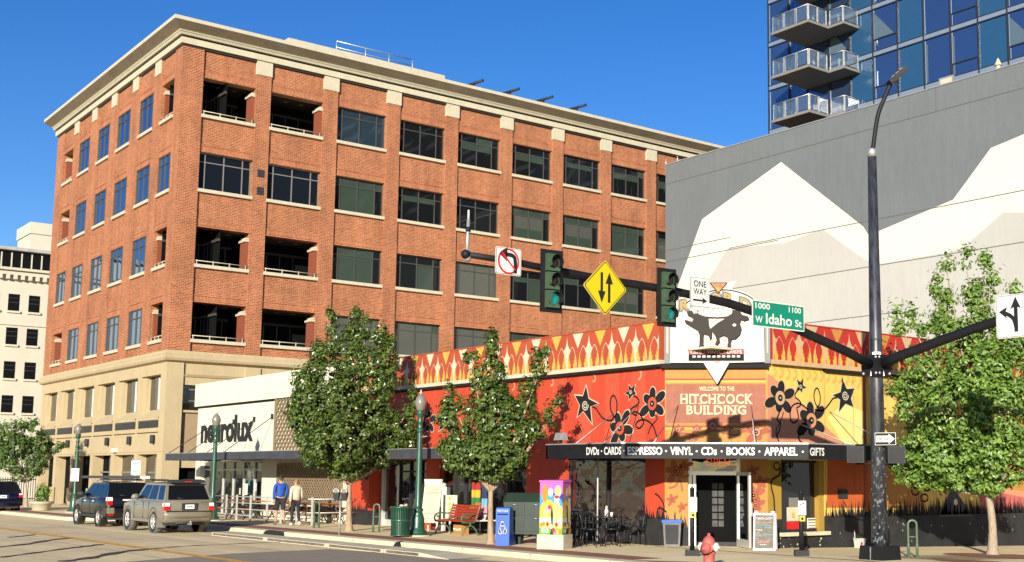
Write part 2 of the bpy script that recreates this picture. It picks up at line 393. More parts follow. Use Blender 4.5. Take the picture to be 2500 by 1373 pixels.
# pavement: along the near street, round the corner, and along the cross street
KY, KX = 17.02, -12.6                                     # kerb faces
CR = 4.2
def arc(cx, cy, r, a0, a1, n=14): return [(cx + r * math.cos(a), cy + r * math.sin(a)) for a in [a0 + (a1 - a0) * i / n for i in range(n + 1)]]
edge = [(-57.5, 15.5), (-56.0, 15.8), (-54.6, KY)]
edge = [(-93, 15.3), (-56.2, 15.3), (-55.6, 15.9), (-55, KY)] + [(x, KY) for x in frange(-54, KX - CR, 2)] + arc(KX - CR, KY + CR, CR, -math.pi / 2, 0) + [(KX, y) for y in frange(KY + CR + 1, 120, 4)]
def inset(path, d):
    out = []
    for i, p in enumerate(path):
        a = V(path[max(0, i - 1)]); b = V(path[min(len(path) - 1, i + 1)]); t = (b - a).normalized()
        out.append((p[0] - t.y * d, p[1] + t.x * d))
    return out
def strip(path, d0, d1, z0, z1, m, mb, rows=1):
    A, B = inset(path, d0), inset(path, d1)
    mb.grid([[(x, y, zg(x, y) + z0) for x, y in A], [(x, y, zg(x, y) + z1) for x, y in B]], m, False)
mb = MB()
strip(edge, 0, .03, -.02, .13, KERB, mb); strip(edge, .03, .3, .13, PAVE + .002, KERB, mb)
struct(mb.build('kerb'))
mb = MB()
strip(edge, .3, 1.25, PAVE, PAVE, PAVER, mb)
struct(mb.build('brick_paving'))
mb = MB()
strip(edge, 1.25, 3.0, PAVE, PAVE, PAVING, mb); strip(edge, 3.0, 6.2, PAVE, PAVE, PAVING, mb); strip(edge, 6.2, 12, PAVE, PAVE, PAVING, mb)
# the corner itself carries no pavers
struct(mb.build('pavement'))
def gpoly(px, off, m, name):
    mb = MB(); mb.face([(p.x, p.y, zg(p.x, p.y) + off) for p in [gp(x, y, off) for x, y in px]], m)
    return struct(mb.build(name))
def gpatch(pts, off, m, name):
    mb = MB(); mb.face([(x, y, zg(x, y) + off) for x, y in pts], m); return struct(mb.build(name))
gpatch([(-20.6, KY + .305), (-12.95, KY + .305 + 4), (-12.95, 24), (-16, 22), (-20.6, 18.4)], PAVE + .004, PAVING, 'corner_paving')
# tree pit and paver patches on the cross street
mb = MB()
for cx, cy, rx, ry in ((-17.9, 27.3, 1.6, 1.3), (-16.3, 23.6, .9, .7)):
    mb.face([(cx + rx * math.cos(a), cy + ry * math.sin(a), zg(cx + rx * math.cos(a), cy + ry * math.sin(a)) + PAVE + .008) for a in [2 * math.pi * i / 20 for i in range(20)]], PAVER)
struct(mb.build('tree_pit_paving'))

# darker asphalt of the crossing
gpoly([(230, 1378), (560, 1352), (800, 1341), (1000, 1353), (1160, 1367), (1500, 1390), (1500, 1500), (-200, 1500)], .004, ASPH, 'crossing_asphalt')
# yellow line down the street
mb = MB()
ys = (11.02, 11.30)
mb.grid([[(x, y, zg(x, y) + .008) for x in frange(-120, -22, 2)] for y in ys], YEL, False)
struct(mb.build('road_marking'))
# tar-sealed cracks
def seam(px, w):
    mb = MB(); P = [gp(x, y, 0) for x, y in px]; P = smooth_path(P, 5); rows = []
    for i, p in enumerate(P):
        d = (P[min(i + 1, len(P) - 1)] - P[max(0, i - 1)]); d.z = 0; d.normalize(); q = V((-d.y, d.x, 0)) * w * (.5 + .25 * math.sin(i * 1.7))
        rows.append([(p.x + q.x, p.y + q.y, zg(p.x, p.y) + .013), (p.x - q.x, p.y - q.y, zg(p.x, p.y) + .013)])
    mb.grid(rows, TAR, False); return struct(mb.build('tar_seam'))
for px, w in (([(-40, 1340), (60, 1330), (120, 1320), (176, 1314)], .2), ([(20, 1313), (50, 1310), (85, 1306)], .14),
              ([(150, 1372), (220, 1363), (300, 1348), (372, 1341)], .26), ([(372, 1341), (430, 1336), (520, 1331), (700, 1324)], .11),
              ([(0, 1362), (90, 1350), (180, 1338), (245, 1331)], .13), ([(180, 1338), (215, 1334), (248, 1330)], .2)):
    seam(px, w)
# low concrete gutter apron with steel-faced edge, ending in a ramp
mb = MB()
GUT = mat('grey_steel_edge', srgb(132, 120, 104), .7, var=.35, scale=4)
for x0, x1 in ((-39.6, -35.4), (-35.3, -31.3), (-31.2, -28.1), (-28.0, -26.2)):
    for a, b in ((x0, x1),):
        z0, z1 = zg(a, 15), zg(b, 15)
        mb.hexa([(a, 15.35, z0 - .05), (b, 15.35, z1 - .05), (b, 16.2, z1 - .05), (a, 16.2, z0 - .05), (a, 15.35, z0 + .1), (b, 15.35, z1 + .1), (b, 16.2, z1 + .1), (a, 16.2, z0 + .1)], CONC)
        mb.face([(a + .1, 15.345, z0 + .02), (b - .1, 15.345, z1 + .02), (b - .1, 15.345, z1 + .085), (a + .1, 15.345, z0 + .085)], GUT)
z0 = zg(-26.2, 15); z1 = zg(-24.9, 15)
mb.face([(-26.2, 15.35, z0 + .1), (-24.9, 15.35, z1 + .012), (-24.9, 16.3, z1 + .012), (-26.2, 16.2, z0 + .1)], CONC)
mb.face([(-26.2, 15.35, z0), (-24.9, 15.35, z1), (-24.9, 15.35, z1 + .012), (-26.2, 15.35, z0 + .1)], CONC)
struct(mb.build('gutter_apron'))
# storm drain mouths in the kerb
for i, (a, b) in enumerate((((-39.3), (-37.7)), ((-30.5), (-30.1)))):
    mb = MB(); z = zg(a, 17)
    mb.hexa([(a, KY - .05, z), (b, KY - .05, z), (b, KY + .12, z), (a, KY + .12, z), (a + .12, KY - .03, z + .12), (b - .12, KY - .03, z + .12), (b - .12, KY + .12, z + .156), (a + .12, KY + .12, z + .156)], TAR)
    tag(mb.build('storm_drain', loc=(a, KY, z)), ('wide black storm drain mouth in the kerb behind the grey off-roader', 'small black drain mouth in the kerb below the green litter bin')[i], 'storm drain')
# ------------------------------------------------------------------ five-storey brick office building
X0, Y0, XL, YR = -64.0, 22.0, -88.15, 63.5
bk = thing('brick_office_building', 'five storey red brick office building with cream cornice and tan stone base', 'building', (X0, Y0, 0))
RF = Fr((X0, 0, 0), (0, 1, 0)); LF = Fr((0, Y0, 0), (1, 0, 0))
SILL = [21.3, 17.17, 13.05, 9.0]; HEAD = [23.37, 19.22, 15.1, 11.0]
ROpen = [(23.18, 26.2)] + [(27.06 + 4.13 * k, 30.3 + 4.13 * k) for k in range(8)]
LOpen = [(-67.15, -65.1), (-70.85, -68.42), (-74.9, -72.4), (-78.8, -76.35), (-82.85, -80.4), (-86.45, -84.15)]
RBalc = {(0, 0), (0, 1), (2, 0), (2, 1), (3, 0), (3, 1)}
LBalc = {(0, 0), (2, 0), (3, 0), (0, 5), (1, 5), (3, 5)}

w = MB()
Z0, Z1 = 8.3, 25.02
# corner pier, right-face piers, left-face piers
w.box(-65.1, X0, Y0, 23.18, Z0, Z1, BRICK)
pr = [(ROpen[i][1], ROpen[i + 1][0]) for i in range(8)] + [(ROpen[8][1], YR)]
for a, b in pr: w.fbox(RF, a, b, Z0, Z1, -.75, 0, BRICK)
pl = [(LOpen[i + 1][1], LOpen[i][0]) for i in range(5)] + [(XL, LOpen[5][0])]
for a, b in pl: w.fbox(LF, a, b, Z0, Z1, -.75, 0, BRICK)
def spandrels(fr, u0, u1, q=.13):
    rows = [(Z0, SILL[3] - .18)] + [(HEAD[i], SILL[i - 1] - .18) for i in (3, 2, 1)] + [(HEAD[0], Z1)]
    for k, (a, b) in enumerate(rows):
        w.fbox(fr, u0, u1, a + (.42 if k else 0), b, -.7, -q, BRICK)
        if k:
            w.fbox(fr, u0, u1, a, a + .1, -.7, -q + .04, BRICK); w.fbox(fr, u0, u1, a + .1, a + .34, -.7, -q + .015, BRICKV); w.fbox(fr, u0, u1, a + .34, a + .42, -.7, -q + .04, BRICK)
for o in ROpen: spandrels(RF, *o)
for o in LOpen: spandrels(LF, *o, .07)
w.box(XL, XL + .4, Y0 + .75, YR, 0, Z1, BRICK); w.box(XL, X0 - .05, YR - .4, YR, 0, Z1, BRICK)
w.build('brick_wall', bk)

# windows and balconies
rnd = random.Random(3)
def frame_window(fr, u0, u1, v0, v1, d, ratios, g, bars, thin=.055, transom=.76):
    m = MB(); o0, o1 = -d, -d + .07
    m.fbox(fr, u0, u1, v0, v0 + thin, o0, o1, bars); m.fbox(fr, u0, u1, v1 - thin, v1, o0, o1, bars)
    m.fbox(fr, u0, u0 + thin, v0 + thin, v1 - thin, o0, o1, bars); m.fbox(fr, u1 - thin, u1, v0 + thin, v1 - thin, o0, o1, bars)
    xs = [u0 + (u1 - u0) * r for r in ratios]; vt = v0 + (v1 - v0) * transom
    for x in xs: m.fbox(fr, x - thin / 2, x + thin / 2, v0 + thin, v1 - thin, o0, o1 - .003, bars)
    m.fbox(fr, u0 + thin, u1 - thin, vt - thin / 2, vt + thin / 2, o0, o1 - .006, bars)
    wf = m.build('window', bk)
    p = MB(); E = [u0] + xs + [u1]; blind = rnd.choice((0, 0, .18, .25, .3, .55, 0))
    for i in range(len(E) - 1):
        for a, b in ((v0, vt), (vt, v1)):
            gg = g(i, a > v0 + .1)
            t1, t2, t3 = (rnd.uniform(-.006, .006) for _ in range(3)); p.face([fr.pt(E[i], a, -d + .02 + t1), fr.pt(E[i + 1], a, -d + .02 + t2), fr.pt(E[i + 1], b, -d + .02 + t3), fr.pt(E[i], b, -d + .02 - t1)], gg)
            if fr is RF and a == v0 and i in (1, 2) and blind > 0: p.fquad(fr, E[i] + .06, E[i + 1] - .06, b - (b - a) * blind, b - .03, -d + .032, G_GREEN if blind < .5 else G_GREY)
    pn = p.build('pane', wf); WL[pn.name] = WL[bk.name]
    return wf
def sill(fr, u0, u1, z):
    m = MB(); m.fbox(fr, u0 - .02, u1 + .02, z - .18, z, -.6, .05, CREAM); m.build('window_sill', bk)
def balcony(fr, u0, u1, v0, v1, right):
    m = MB(); D = 2.6                                     # the open room behind the wall
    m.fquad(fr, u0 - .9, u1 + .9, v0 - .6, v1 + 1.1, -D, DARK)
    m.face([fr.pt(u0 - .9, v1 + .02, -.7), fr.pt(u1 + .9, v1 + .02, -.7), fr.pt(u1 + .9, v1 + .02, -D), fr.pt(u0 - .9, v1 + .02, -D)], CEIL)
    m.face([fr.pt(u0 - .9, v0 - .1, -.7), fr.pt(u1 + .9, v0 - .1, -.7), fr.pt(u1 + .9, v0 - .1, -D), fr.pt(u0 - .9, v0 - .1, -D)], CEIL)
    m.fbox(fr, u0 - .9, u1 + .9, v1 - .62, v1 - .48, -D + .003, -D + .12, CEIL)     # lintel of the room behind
    a, b = (u1 - .0, u1 + .02) if right else (u0 - .02, u0)
    # stub wall with a cream cap inside the far jamb
    if right:
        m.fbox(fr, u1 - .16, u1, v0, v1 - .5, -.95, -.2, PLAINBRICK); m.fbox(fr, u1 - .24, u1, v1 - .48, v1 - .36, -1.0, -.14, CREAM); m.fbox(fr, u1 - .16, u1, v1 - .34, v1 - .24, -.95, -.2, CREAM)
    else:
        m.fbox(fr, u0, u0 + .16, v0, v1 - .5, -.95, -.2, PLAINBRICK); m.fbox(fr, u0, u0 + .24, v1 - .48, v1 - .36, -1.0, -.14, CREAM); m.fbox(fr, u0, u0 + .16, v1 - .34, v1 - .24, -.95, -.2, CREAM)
    n = 3 if u1 - u0 > 2.6 else 2
    for k in range(n):
        c = u0 + (u1 - u0) * (k + .6) / (n + .4)
        m.face([fr.pt(c - .13, v1 + .012, -1.3), fr.pt(c + .13, v1 + .012, -1.3), fr.pt(c + .13, v1 + .012, -1.6), fr.pt(c - .13, v1 + .012, -1.6)], STONE2)
    for k in range(4):
        u = u0 + (u1 - u0) * (k + .5) / 4; m.fbox(fr, u - .03, u + .03, v0 - .1, v1 - .63, -D + .02, -D + .06, BRONZE)
    o = m.build('balcony', bk)
    r = MB(); r.tube([fr.pt(u0, v0 + .2, -.1), fr.pt(u1, v0 + .2, -.1)], .025, CREAM, 6)
    for k in range(4):
        u = u0 + .15 + (u1 - u0 - .3) * k / 3; r.fbox(fr, u - .02, u + .02, v0 - .01, v0 + .24, -.12, -.08, CREAM)
    rr = r.build('railing', o); WL[rr.name] = WL[bk.name]
for i in range(4):
    for j, (a, b) in enumerate(ROpen):
        sill(RF, a, b, SILL[i])
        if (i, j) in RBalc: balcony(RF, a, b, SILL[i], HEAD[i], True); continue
        if j < 2: G = lambda c, t: G_DARK
        elif i == 0: G = lambda c, t, j=j: G_DBLUE if j < 3 else (G_GREEN if (t and rnd.random() < .25) else G_DARK)
        elif i == 1: G = lambda c, t, j=j: (G_GREEN if c in (1, 2) or t else G_DARK) if j in (2, 5, 6, 7) else (G_GREY if rnd.random() < .3 and c in (1, 2) else G_DARK)
        elif i == 2: G = lambda c, t, j=j: (G_GREEN if c in (1, 2) else G_DARK) if j in (2, 7) else (G_GREY if j == 4 else (G_GREEN if rnd.random() < .3 else G_DARK))
        else: G = lambda c, t, j=j: G_GREY if rnd.random() < .7 else G_GREEN
        frame_window(RF, a, b, SILL[i], HEAD[i], .38, (.14, .49, .84), G, ALU if j < 2 and i == 1 else BRONZE)
    for j, (a, b) in enumerate(LOpen):
        sill(LF, a, b, SILL[i])
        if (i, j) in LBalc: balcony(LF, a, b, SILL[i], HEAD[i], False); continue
        frame_window(LF, a, b, SILL[i], HEAD[i], .13, (.15, .5, .85), lambda c, t: G_BLUE, BRONZE)
# capstones on the piers
for a, b in pr[:-1]:
    m = MB(); m.fbox(RF, a - .03, b + .03, 24.17, 24.98, -.3, .05, CREAM); m.build('capstone', bk)
for a, b in pl[:-1]:
    m = MB(); m.fbox(LF, a + (b - a) / 2 - .48, a + (b - a) / 2 + .48, 24.17, 24.98, -.3, .05, CREAM); m.build('capstone', bk)
# louvres on the first pier
for z in (18.55, 17.55):
    m = MB(); m.fbox(RF, 26.45, 26.85, z - .22, z + .22, -.02, .03, BRONZE)
    for k in range(4): m.fbox(RF, 26.47, 26.83, z - .19 + k * .1, z - .13 + k * .1, .03, .05, CHAR)
    m.build('louvre', bk)

def sweep_corner(prof, m_, mb):                           # a profile (projection, height) run round the visible corner
    rows = [[(XL - p, YR, z) for p, z in prof], [(XL - p, Y0 - p, z) for p, z in prof], [(X0 + p, Y0 - p, z) for p, z in prof], [(X0 + p, YR, z) for p, z in prof]]
    for i in range(3):
        for k in range(len(prof) - 1):
            mb.face([rows[i][k], rows[i + 1][k], rows[i + 1][k + 1], rows[i][k + 1]], m_[k] if isinstance(m_, list) else m_)
GAP = mat('painted_shadow_line', (.02, .017, .014), .8, var=0)  # near-black strip and groove paint the shade lines under the cornice bands
m = MB()
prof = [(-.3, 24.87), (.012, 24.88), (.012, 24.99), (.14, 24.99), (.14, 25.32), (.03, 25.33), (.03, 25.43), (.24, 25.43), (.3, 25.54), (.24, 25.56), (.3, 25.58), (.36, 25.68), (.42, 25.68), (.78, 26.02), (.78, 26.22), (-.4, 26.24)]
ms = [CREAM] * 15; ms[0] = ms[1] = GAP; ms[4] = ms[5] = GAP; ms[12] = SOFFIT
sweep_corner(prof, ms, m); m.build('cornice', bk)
m = MB(); m.face([(XL, Y0, 26.2), (X0, Y0, 26.2), (X0, YR, 26.2), (XL, YR, 26.2)], CONC); m.build('roof', bk)
m = MB()
sweep_corner([(-.3, 7.6), (.02, 7.74), (.16, 7.8), (.22, 7.93), (.21, 8.05), (.14, 8.14), (.1, 8.18), (.08, 8.33), (-.3, 8.36)], STONE, m); m.build('belt_course', bk)

# stone base: left face
ORt = [-64.85, -68.5, -72.5, -76.45, -80.5, -84.3]; OLf = [x + .55 for x in ORt[1:]] + [-87.6]
m = MB()
m.fbox(LF, XL, X0, 7.1, 7.7, -.9, .0, STONE)
m.fbox(LF, XL, X0, 2.9, 4.72, -.9, .0, STONE)
m.fbox(LF, XL, OLf[5], 4.72, 7.1, -.9, 0, STONE); m.fbox(LF, XL, OLf[5], -.9, 2.9, -.9, 0, STONE)
for i in range(6):
    R_ = ORt[i]; L_ = R_ + .55 if i else X0
    m.fbox(LF, R_, L_, 4.72, 7.1, -.9, 0, STONE)
    m.fbox(LF, R_, L_, -.9, 2.9, -.9, 0, STONE)
    if i not in (0,): m.fbox(LF, R_ - .06, L_ + .06, -.9, .95, 0, .12, STONE)
    # stepped jamb, sloped sill
    m.fbox(LF, OLf[i], OLf[i] + .45, 4.72, 7.1, -.9, -.16, STONE)
    m.face([LF.pt(OLf[i], 5.28, -.4), LF.pt(R_, 5.28, -.4), LF.pt(R_ + .04, 4.78, .09), LF.pt(OLf[i] - .04, 4.78, .09)], STONE)
    m.fbox(LF, OLf[i] - .04, R_ + .04, 4.70, 4.78, -.3, .09, STONE)
    m.fbox(LF, OLf[i] - .1, R_ + .08, 4.06, 4.26, 0, .14, STONE)
m.fbox(LF, XL, X0, 3.0, 3.03, 0, .004, STONE2)
m.build('stone_base', bk)
for i in range(6):
    R_, L_ = ORt[i], OLf[i]
    g = MB(); g.fbox(LF, L_, R_, 4.3, 4.66, .005, .03, CHAR)
    for k in range(6): g.fbox(LF, L_ + .02, R_ - .02, 4.33 + k * .055, 4.35 + k * .055, .03, .045, BRONZE)
    g.build('vent_grille', bk)
    b = MB(); b.fquad(LF, L_ + .4, R_, 5.2, 7.12, -.4, G_SHOP)
    for u in (.62, .78, .94): x = L_ + (R_ - L_) * u; b.fbox(LF, x - .05, x + .05, 5.28, 7.0, -.39, -.32, WHITE)
    c = L_ + (R_ - L_) * .86
    b.fbox(LF, c - .5, c + .35, 6.0, 6.1, -.38, -.3, WHITE); b.disc(LF, c, 6.25, .2, .26, -.295, WHITE, 12); b.fbox(LF, c - .06, c + .06, 5.3, 6.9, -.33, -.28, WHITE)
    b.build('window', bk)
    b = MB(); b.fquad(LF, L_, R_, -.6, 2.9, -.5 if i < 2 else -.62, G_SHOP if i < 2 else DARK)
    if i < 3:
        for u in (.55, .72, .9): x = L_ + (R_ - L_) * u; b.fbox(LF, x - .05, x + .05, -.6, 2.88, -.49, -.42, ALU)
        b.fbox(LF, L_ + .05, R_ - .05, 1.9, 1.98, -.48, -.43, ALU)
    b.build('shopfront', bk)
    s = MB(); p = LF.pt((-65.3, -69.1, -73.0, -76.9, -80.9, -84.9)[i], 3.45, .12)
    s.lathe(p, [(.1, 0), (.13, .03), (.13, .42), (.1, .45)], CHAR, 10); s.box(p.x - .05, p.x + .05, p.y, p.y + .13, p.z + .1, p.z + .3, CHAR)
    s.build('wall_lamp', bk)
s = MB(); p = LF.pt(-71.6, 3.05, .1); s.box(p.x - .25, p.x + .25, p.y - .12, p.y + .1, p.z, p.z + .22, WHITE); s.build('floodlight', bk)
# stone base: right face
m = MB()
m.fbox(RF, 22.9, YR, 6.55, 7.68, -.8, -.12, STONE); m.fbox(RF, 22.9, YR, 6.98, 7.12, -.12, -.06, STONE2)
for k in range(9): m.fbox(RF, 26.3 + 4.13 * k, 27.15 + 4.13 * k, -.9, 7.67, -.8, -.02, STONE)
m.fbox(RF, 22.9, YR, 2.6, 5.1, -.8, -.25, STONE2); m.fbox(RF, 22.9, YR, 5.1, 5.22, -.8, -.1, STONE)
m.fbox(RF, 22.9, YR, 2.2, 2.6, -.8, -.14, STONE)
m.build('stone_base', bk)
b = MB(); b.fquad(RF, 22.85, 26.3, 5.22, 6.55, -.5, G_SHOP); b.fbox(RF, 22.86, 26.3, 6.3, 6.36, -.5, -.4, ALU); b.fbox(RF, 22.86, 26.3, 5.7, 5.75, -.5, -.42, ALU); b.build('window', bk)
b = MB(); b.fquad(RF, 22.85, 26.3, -.6, 2.2, -.6, DARK); b.fbox(RF, 24.4, 24.5, -.6, 2.2, -.6, -.5, BRONZE); b.build('shopfront', bk)
# roof: penthouse slab, rail, davits
a, c = on_x(700, 99, -70), on_x(1086, 183, -70)
m = MB(); m.box(-76, -70, 30.6, c.y, 28.75, 29.05, CREAM); m.box(-75.5, -70.5, 31.1, c.y - .5, 26.2, 28.75, SOFFIT); m.build('penthouse', bk)
m = MB(); ps = [on_x(x, y, -70.6) for x, y in ((822, 100), (893, 118), (950, 133), (1007, 147))]
zt = sum(p.z for p in ps) / 4
for p in ps: m.tube([(p.x, p.y, 29.0), (p.x, p.y, zt)], .035, GREYM, 6)
m.tube([(ps[0].x, ps[0].y, zt), (ps[3].x, ps[3].y, zt)], .04, GREYM, 6); m.tube([(ps[0].x, ps[0].y, (zt + 29) / 2), (ps[3].x, ps[3].y, (zt + 29) / 2)], .03, GREYM, 6)
m.build('roof_rail', bk)
for px, py in ((1166, 205), (1254, 225), (1336, 244), (1417, 264)):
    p = on_x(px, py, -63.9); m = MB()
    m.tube([(p.x - 1.0, p.y - .3, p.z + .02), (p.x + .55, p.y + .05, p.z + .1)], .1, CHAR, 6); m.tube([(p.x - .3, p.y - .1, 26.1), (p.x - .3, p.y - .1, p.z)], .08, CHAR, 6); m.box(p.x - .45, p.x - .15, p.y - .25, p.y + .05, 26.2, 26.5, CHAR)
    m.build('roof_davit', bk)

# ------------------------------------------------------------------ white hotel building across the far side street
XH = -105.0
HF = Fr((XH, 0, 0), (0, 1, 0))
HW = mat('white_glazed_brick', srgb(244, 238, 216), .7, var=.04, scale=.5)
ht = thing('white_hotel_building', 'white masonry building with dark sash windows and bracketed cornice behind the brick block', 'building', (XH, 10, 0))
m = MB(); m.box(-140, XH, 8, 60, -1, 19.3, HW); m.build('wall', ht)
for z, d, h in ((17.5, .35, .35), (17.85, .6, .2)):
    m = MB(); m.box(-140 - d, XH + d, 8 - d, 60 + d, z, z + h, HW); 
    if d < .5:
        for k in range(64): m.box(XH, XH + .4, 18 + k * .55, 18.25 + k * .55, 17.15, 17.5, HW)
    m.build('cornice', ht)
m = MB(); m.box(-139, XH - .5, 9, 59, 19.3, 19.45, CHAR)
m.box(-140.3, XH + .3, 7.7, 60.3, 19.5, 19.75, mat('roof_grey', (.3, .3, .28), .8)); m.box(XH + .02, XH + .05, 18, 40, 18.15, 19.3, DARK)
for k in range(30): m.box(XH + .05, XH + .1, 18 + k * .75, 18.1 + k * .75, 18.15, 19.3, HW)
m.build('roof', ht)
p = on_x(84, 612, XH); m = MB(); q = on_x(84, 548, XH - 1)
m.box(XH - 5, XH - .8, 24.8, 30, 19.7, 22.0, HW); m.box(XH - 5.1, XH - .7, 24.7, 30.1, 21.2, 22.15, HW); m.build('penthouse', ht)
for r, zt in enumerate((16.0, 13.3, 10.6, 7.9, 4.6)):
    for yc in (20.7, 22.2, 23.68, 25.2, 26.75, 28.3):
        y0 = yc - .42; wf = MB(); h = 1.36
        wf.fbox(HF, y0 - .08, y0 + .92, zt - h - .16, zt - h, 0, .14, HW); wf.fbox(HF, y0, y0 + .84, zt - h, zt, -.02, .012, DARK)
        wf.fbox(HF, y0, y0 + .84, zt - h * .5 - .03, zt - h * .5 + .03, .012, .04, CHAR); wf.fbox(HF, y0, y0 + .84, zt - .35, zt - .3, .012, .03, CHAR)
        x = wf.build('window', ht)
        g = MB(); g.fquad(HF, y0 + .03, y0 + .81, zt - h + .03, zt - .02, .018, G_DARK); gg = g.build('pane', x); WL[gg.name] = WL[ht.name]
m = MB(); m.fbox(HF, 15, 40, 13.5, 13.62, 0, .1, HW); m.fbox(HF, 15, 40, 4.3, 4.5, 0, .2, HW); m.build('string_course', ht)
# ------------------------------------------------------------------ grey building with the mountain mural
YG = 50.0
GF = Fr((0, YG, 0), (1, 0, 0))
GREYP = mat('mural_grey_paint', srgb(130, 136, 138), .8, var=.05, scale=.25, wear=.09)
MCREAM = mat('mural_cream_paint', srgb(250, 242, 222, .58), .8, var=.03, scale=.25, wear=.04)
MLIGHT = mat('mural_pale_grey_paint', srgb(216, 213, 204, .52), .8, var=.03, scale=.3, wear=.05)
SEAM = mat('panel_seam', (.10, .10, .095), .9, var=0)
xg = on_y(1625, 404, YG).x; zgt = 21.42
gr = thing('grey_mural_building', 'tall blank grey wall building painted with cream and pale grey mountain shapes', 'building', (xg, YG, 0))
m = MB(); m.box(xg, 10, YG, 58, -1, zgt, GREYP)
big = [(1652, 708), (1714, 536), (1907, 396), (2108, 554), (2121, 575), (2327, 488), (2419, 362), (2500, 328), (2560, 302)]
uv = [GF.px(*p) for p in big]; m.fpoly(GF, [(uv[0][0] - 1.6, 3)] + uv + [(uv[-1][0], 3)], .006, MCREAM)
lt = [(1690, 790), (1732, 680), (1776, 608), (1916, 594), (2008, 559.5), (2108, 632), (2137, 646), (2317, 616), (2357, 600), (2449, 519), (2500, 519), (2560, 519)]
uv = [GF.px(*p) for p in lt]; m.fpoly(GF, [(uv[0][0], 3)] + uv + [(uv[-1][0], 3)], .012, MLIGHT)
m.build('wall', gr)
m = MB()
for px, x0, x1 in (((2108, 542), 1780, 2560), ((1626, 450), 1626, 2560), ((1628, 612), 1628, 1782), ((1784, 706), 1640, 2560), ((1964, 790), 1640, 2200), ((1628, 640), 1628, 1900)):
    u, v = GF.px(*px); a = GF.px(x0, px[1])[0]; b = GF.px(x1, px[1])[0]
    m.fbox(GF, a, min(b, 9), v - .022, v + .022, .012, .02, SEAM)
for px in (1742, 1912, 2290):
    u = GF.px(px, 440)[0]; m.fbox(GF, u - .015, u + .015, 20.2, 21.4, 0, .01, SEAM)
m.build('panel_joint', gr)
m = MB(); m.box(xg - .04, 10, YG - .04, YG + .4, zgt, zgt + .06, GREYM); m.build('parapet_cap', gr)
m = MB()
for px, py in ((1626, 395), (1654, 386)):
    p = on_y(px, py, YG + .2); m.tube([(p.x, p.y, zgt), (p.x, p.y, zgt + .45)], .04, GREYM, 6)
m.build('anchor_post', gr)
# things on its roof terrace
p = on_y(2437, 160, YG + 1.5)
m = MB(); q = V((p.x, YG + 1.5, zgt)); m.lathe(q, [(.16, 0), (.16, .05), (.05, .06), (.05, .2), (.15, .22), (.12, .75), (.2, .78), (.03, 1.15)], CREAM, 8, False)
tag(m.build('closed_parasol', loc=q), 'pale closed parasol standing at the roof edge of the grey building', 'parasol')
a, b = on_y(2298, 205, YG + 1.2), on_y(2333, 195, YG + 1.2)
m = MB(); m.box(a.x, b.x, YG + 1.0, YG + 1.12, zgt, zgt + .8, GREYM); m.box(a.x + .1, b.x - .1, YG + .98, YG + 1.0, zgt + .2, zgt + .7, CREAM); m.box(b.x, b.x + .7, YG + 1.0, YG + 1.1, zgt, zgt + .45, GREYM)
tag(m.build('terrace_screen', loc=(a.x, YG + 1, zgt)), 'low pale screen panel on the roof edge of the grey building', 'screen')

# ------------------------------------------------------------------ glass apartment tower
YT = 66.0
TF = Fr((0, YT, 0), (1, 0, 0))
T_BLUE = glass_mat('tower_window_glass', (.02, .04, .09), .34, (.42, .54, .76), .01, .3, .35)
T_TEAL = mat('tower_spandrel_glass', (.016, .058, .125), .14, var=.04, spec=.7)
T_BAND = mat('tower_slab_edge', srgb(140, 156, 180), .5, var=.06)
T_FR = mat('tower_frame', (.015, .018, .024), .4, var=0)
tw = thing('glass_apartment_tower', 'blue glass apartment tower with white slab bands rising behind the grey wall', 'building', (-62.45, YT, 0))
XT = [-62.45, -60.36, -58.6, -56.5, -54.54, -52.46, -50.33, -48.19, -46.07, -43.97, -41.82, -39.7, -37.6, -35.5]
FL = 3.43; ZB = [34.52 + FL * k for k in range(-5, 7)]
m = MB(); m.box(XT[0] + .02, 10, YT + .25, 95, -1, ZB[-1] + 2, DARK); m.face([(XT[0], YT, -1), (XT[0], YT + 30, -1), (XT[0], YT + 30, ZB[-1]), (XT[0], YT, ZB[-1])], T_TEAL); m.build('core', tw)
m = MB()
for z in ZB:
    m.fbox(TF, XT[0], 10, z + .05, z + .33, -.2, .03, T_BAND)
m.build('slab_band', tw)
m = MB()
for x in XT: m.fbox(TF, x - .05, x + .05, 10, ZB[-1], -.2, .06, T_FR)
for z in ZB: m.fbox(TF, XT[0] + .05, 10, z - .02, z + .05, -.2, .045, T_FR); m.fbox(TF, XT[0] + .05, 10, z + .33, z + .4, -.2, .045, T_FR)
m.build('mullion', tw)
tr = random.Random(11)
TBLIND_LIT = mat('tower_blind_and_lit_wall', srgb(96, 120, 136), .5, var=.05)
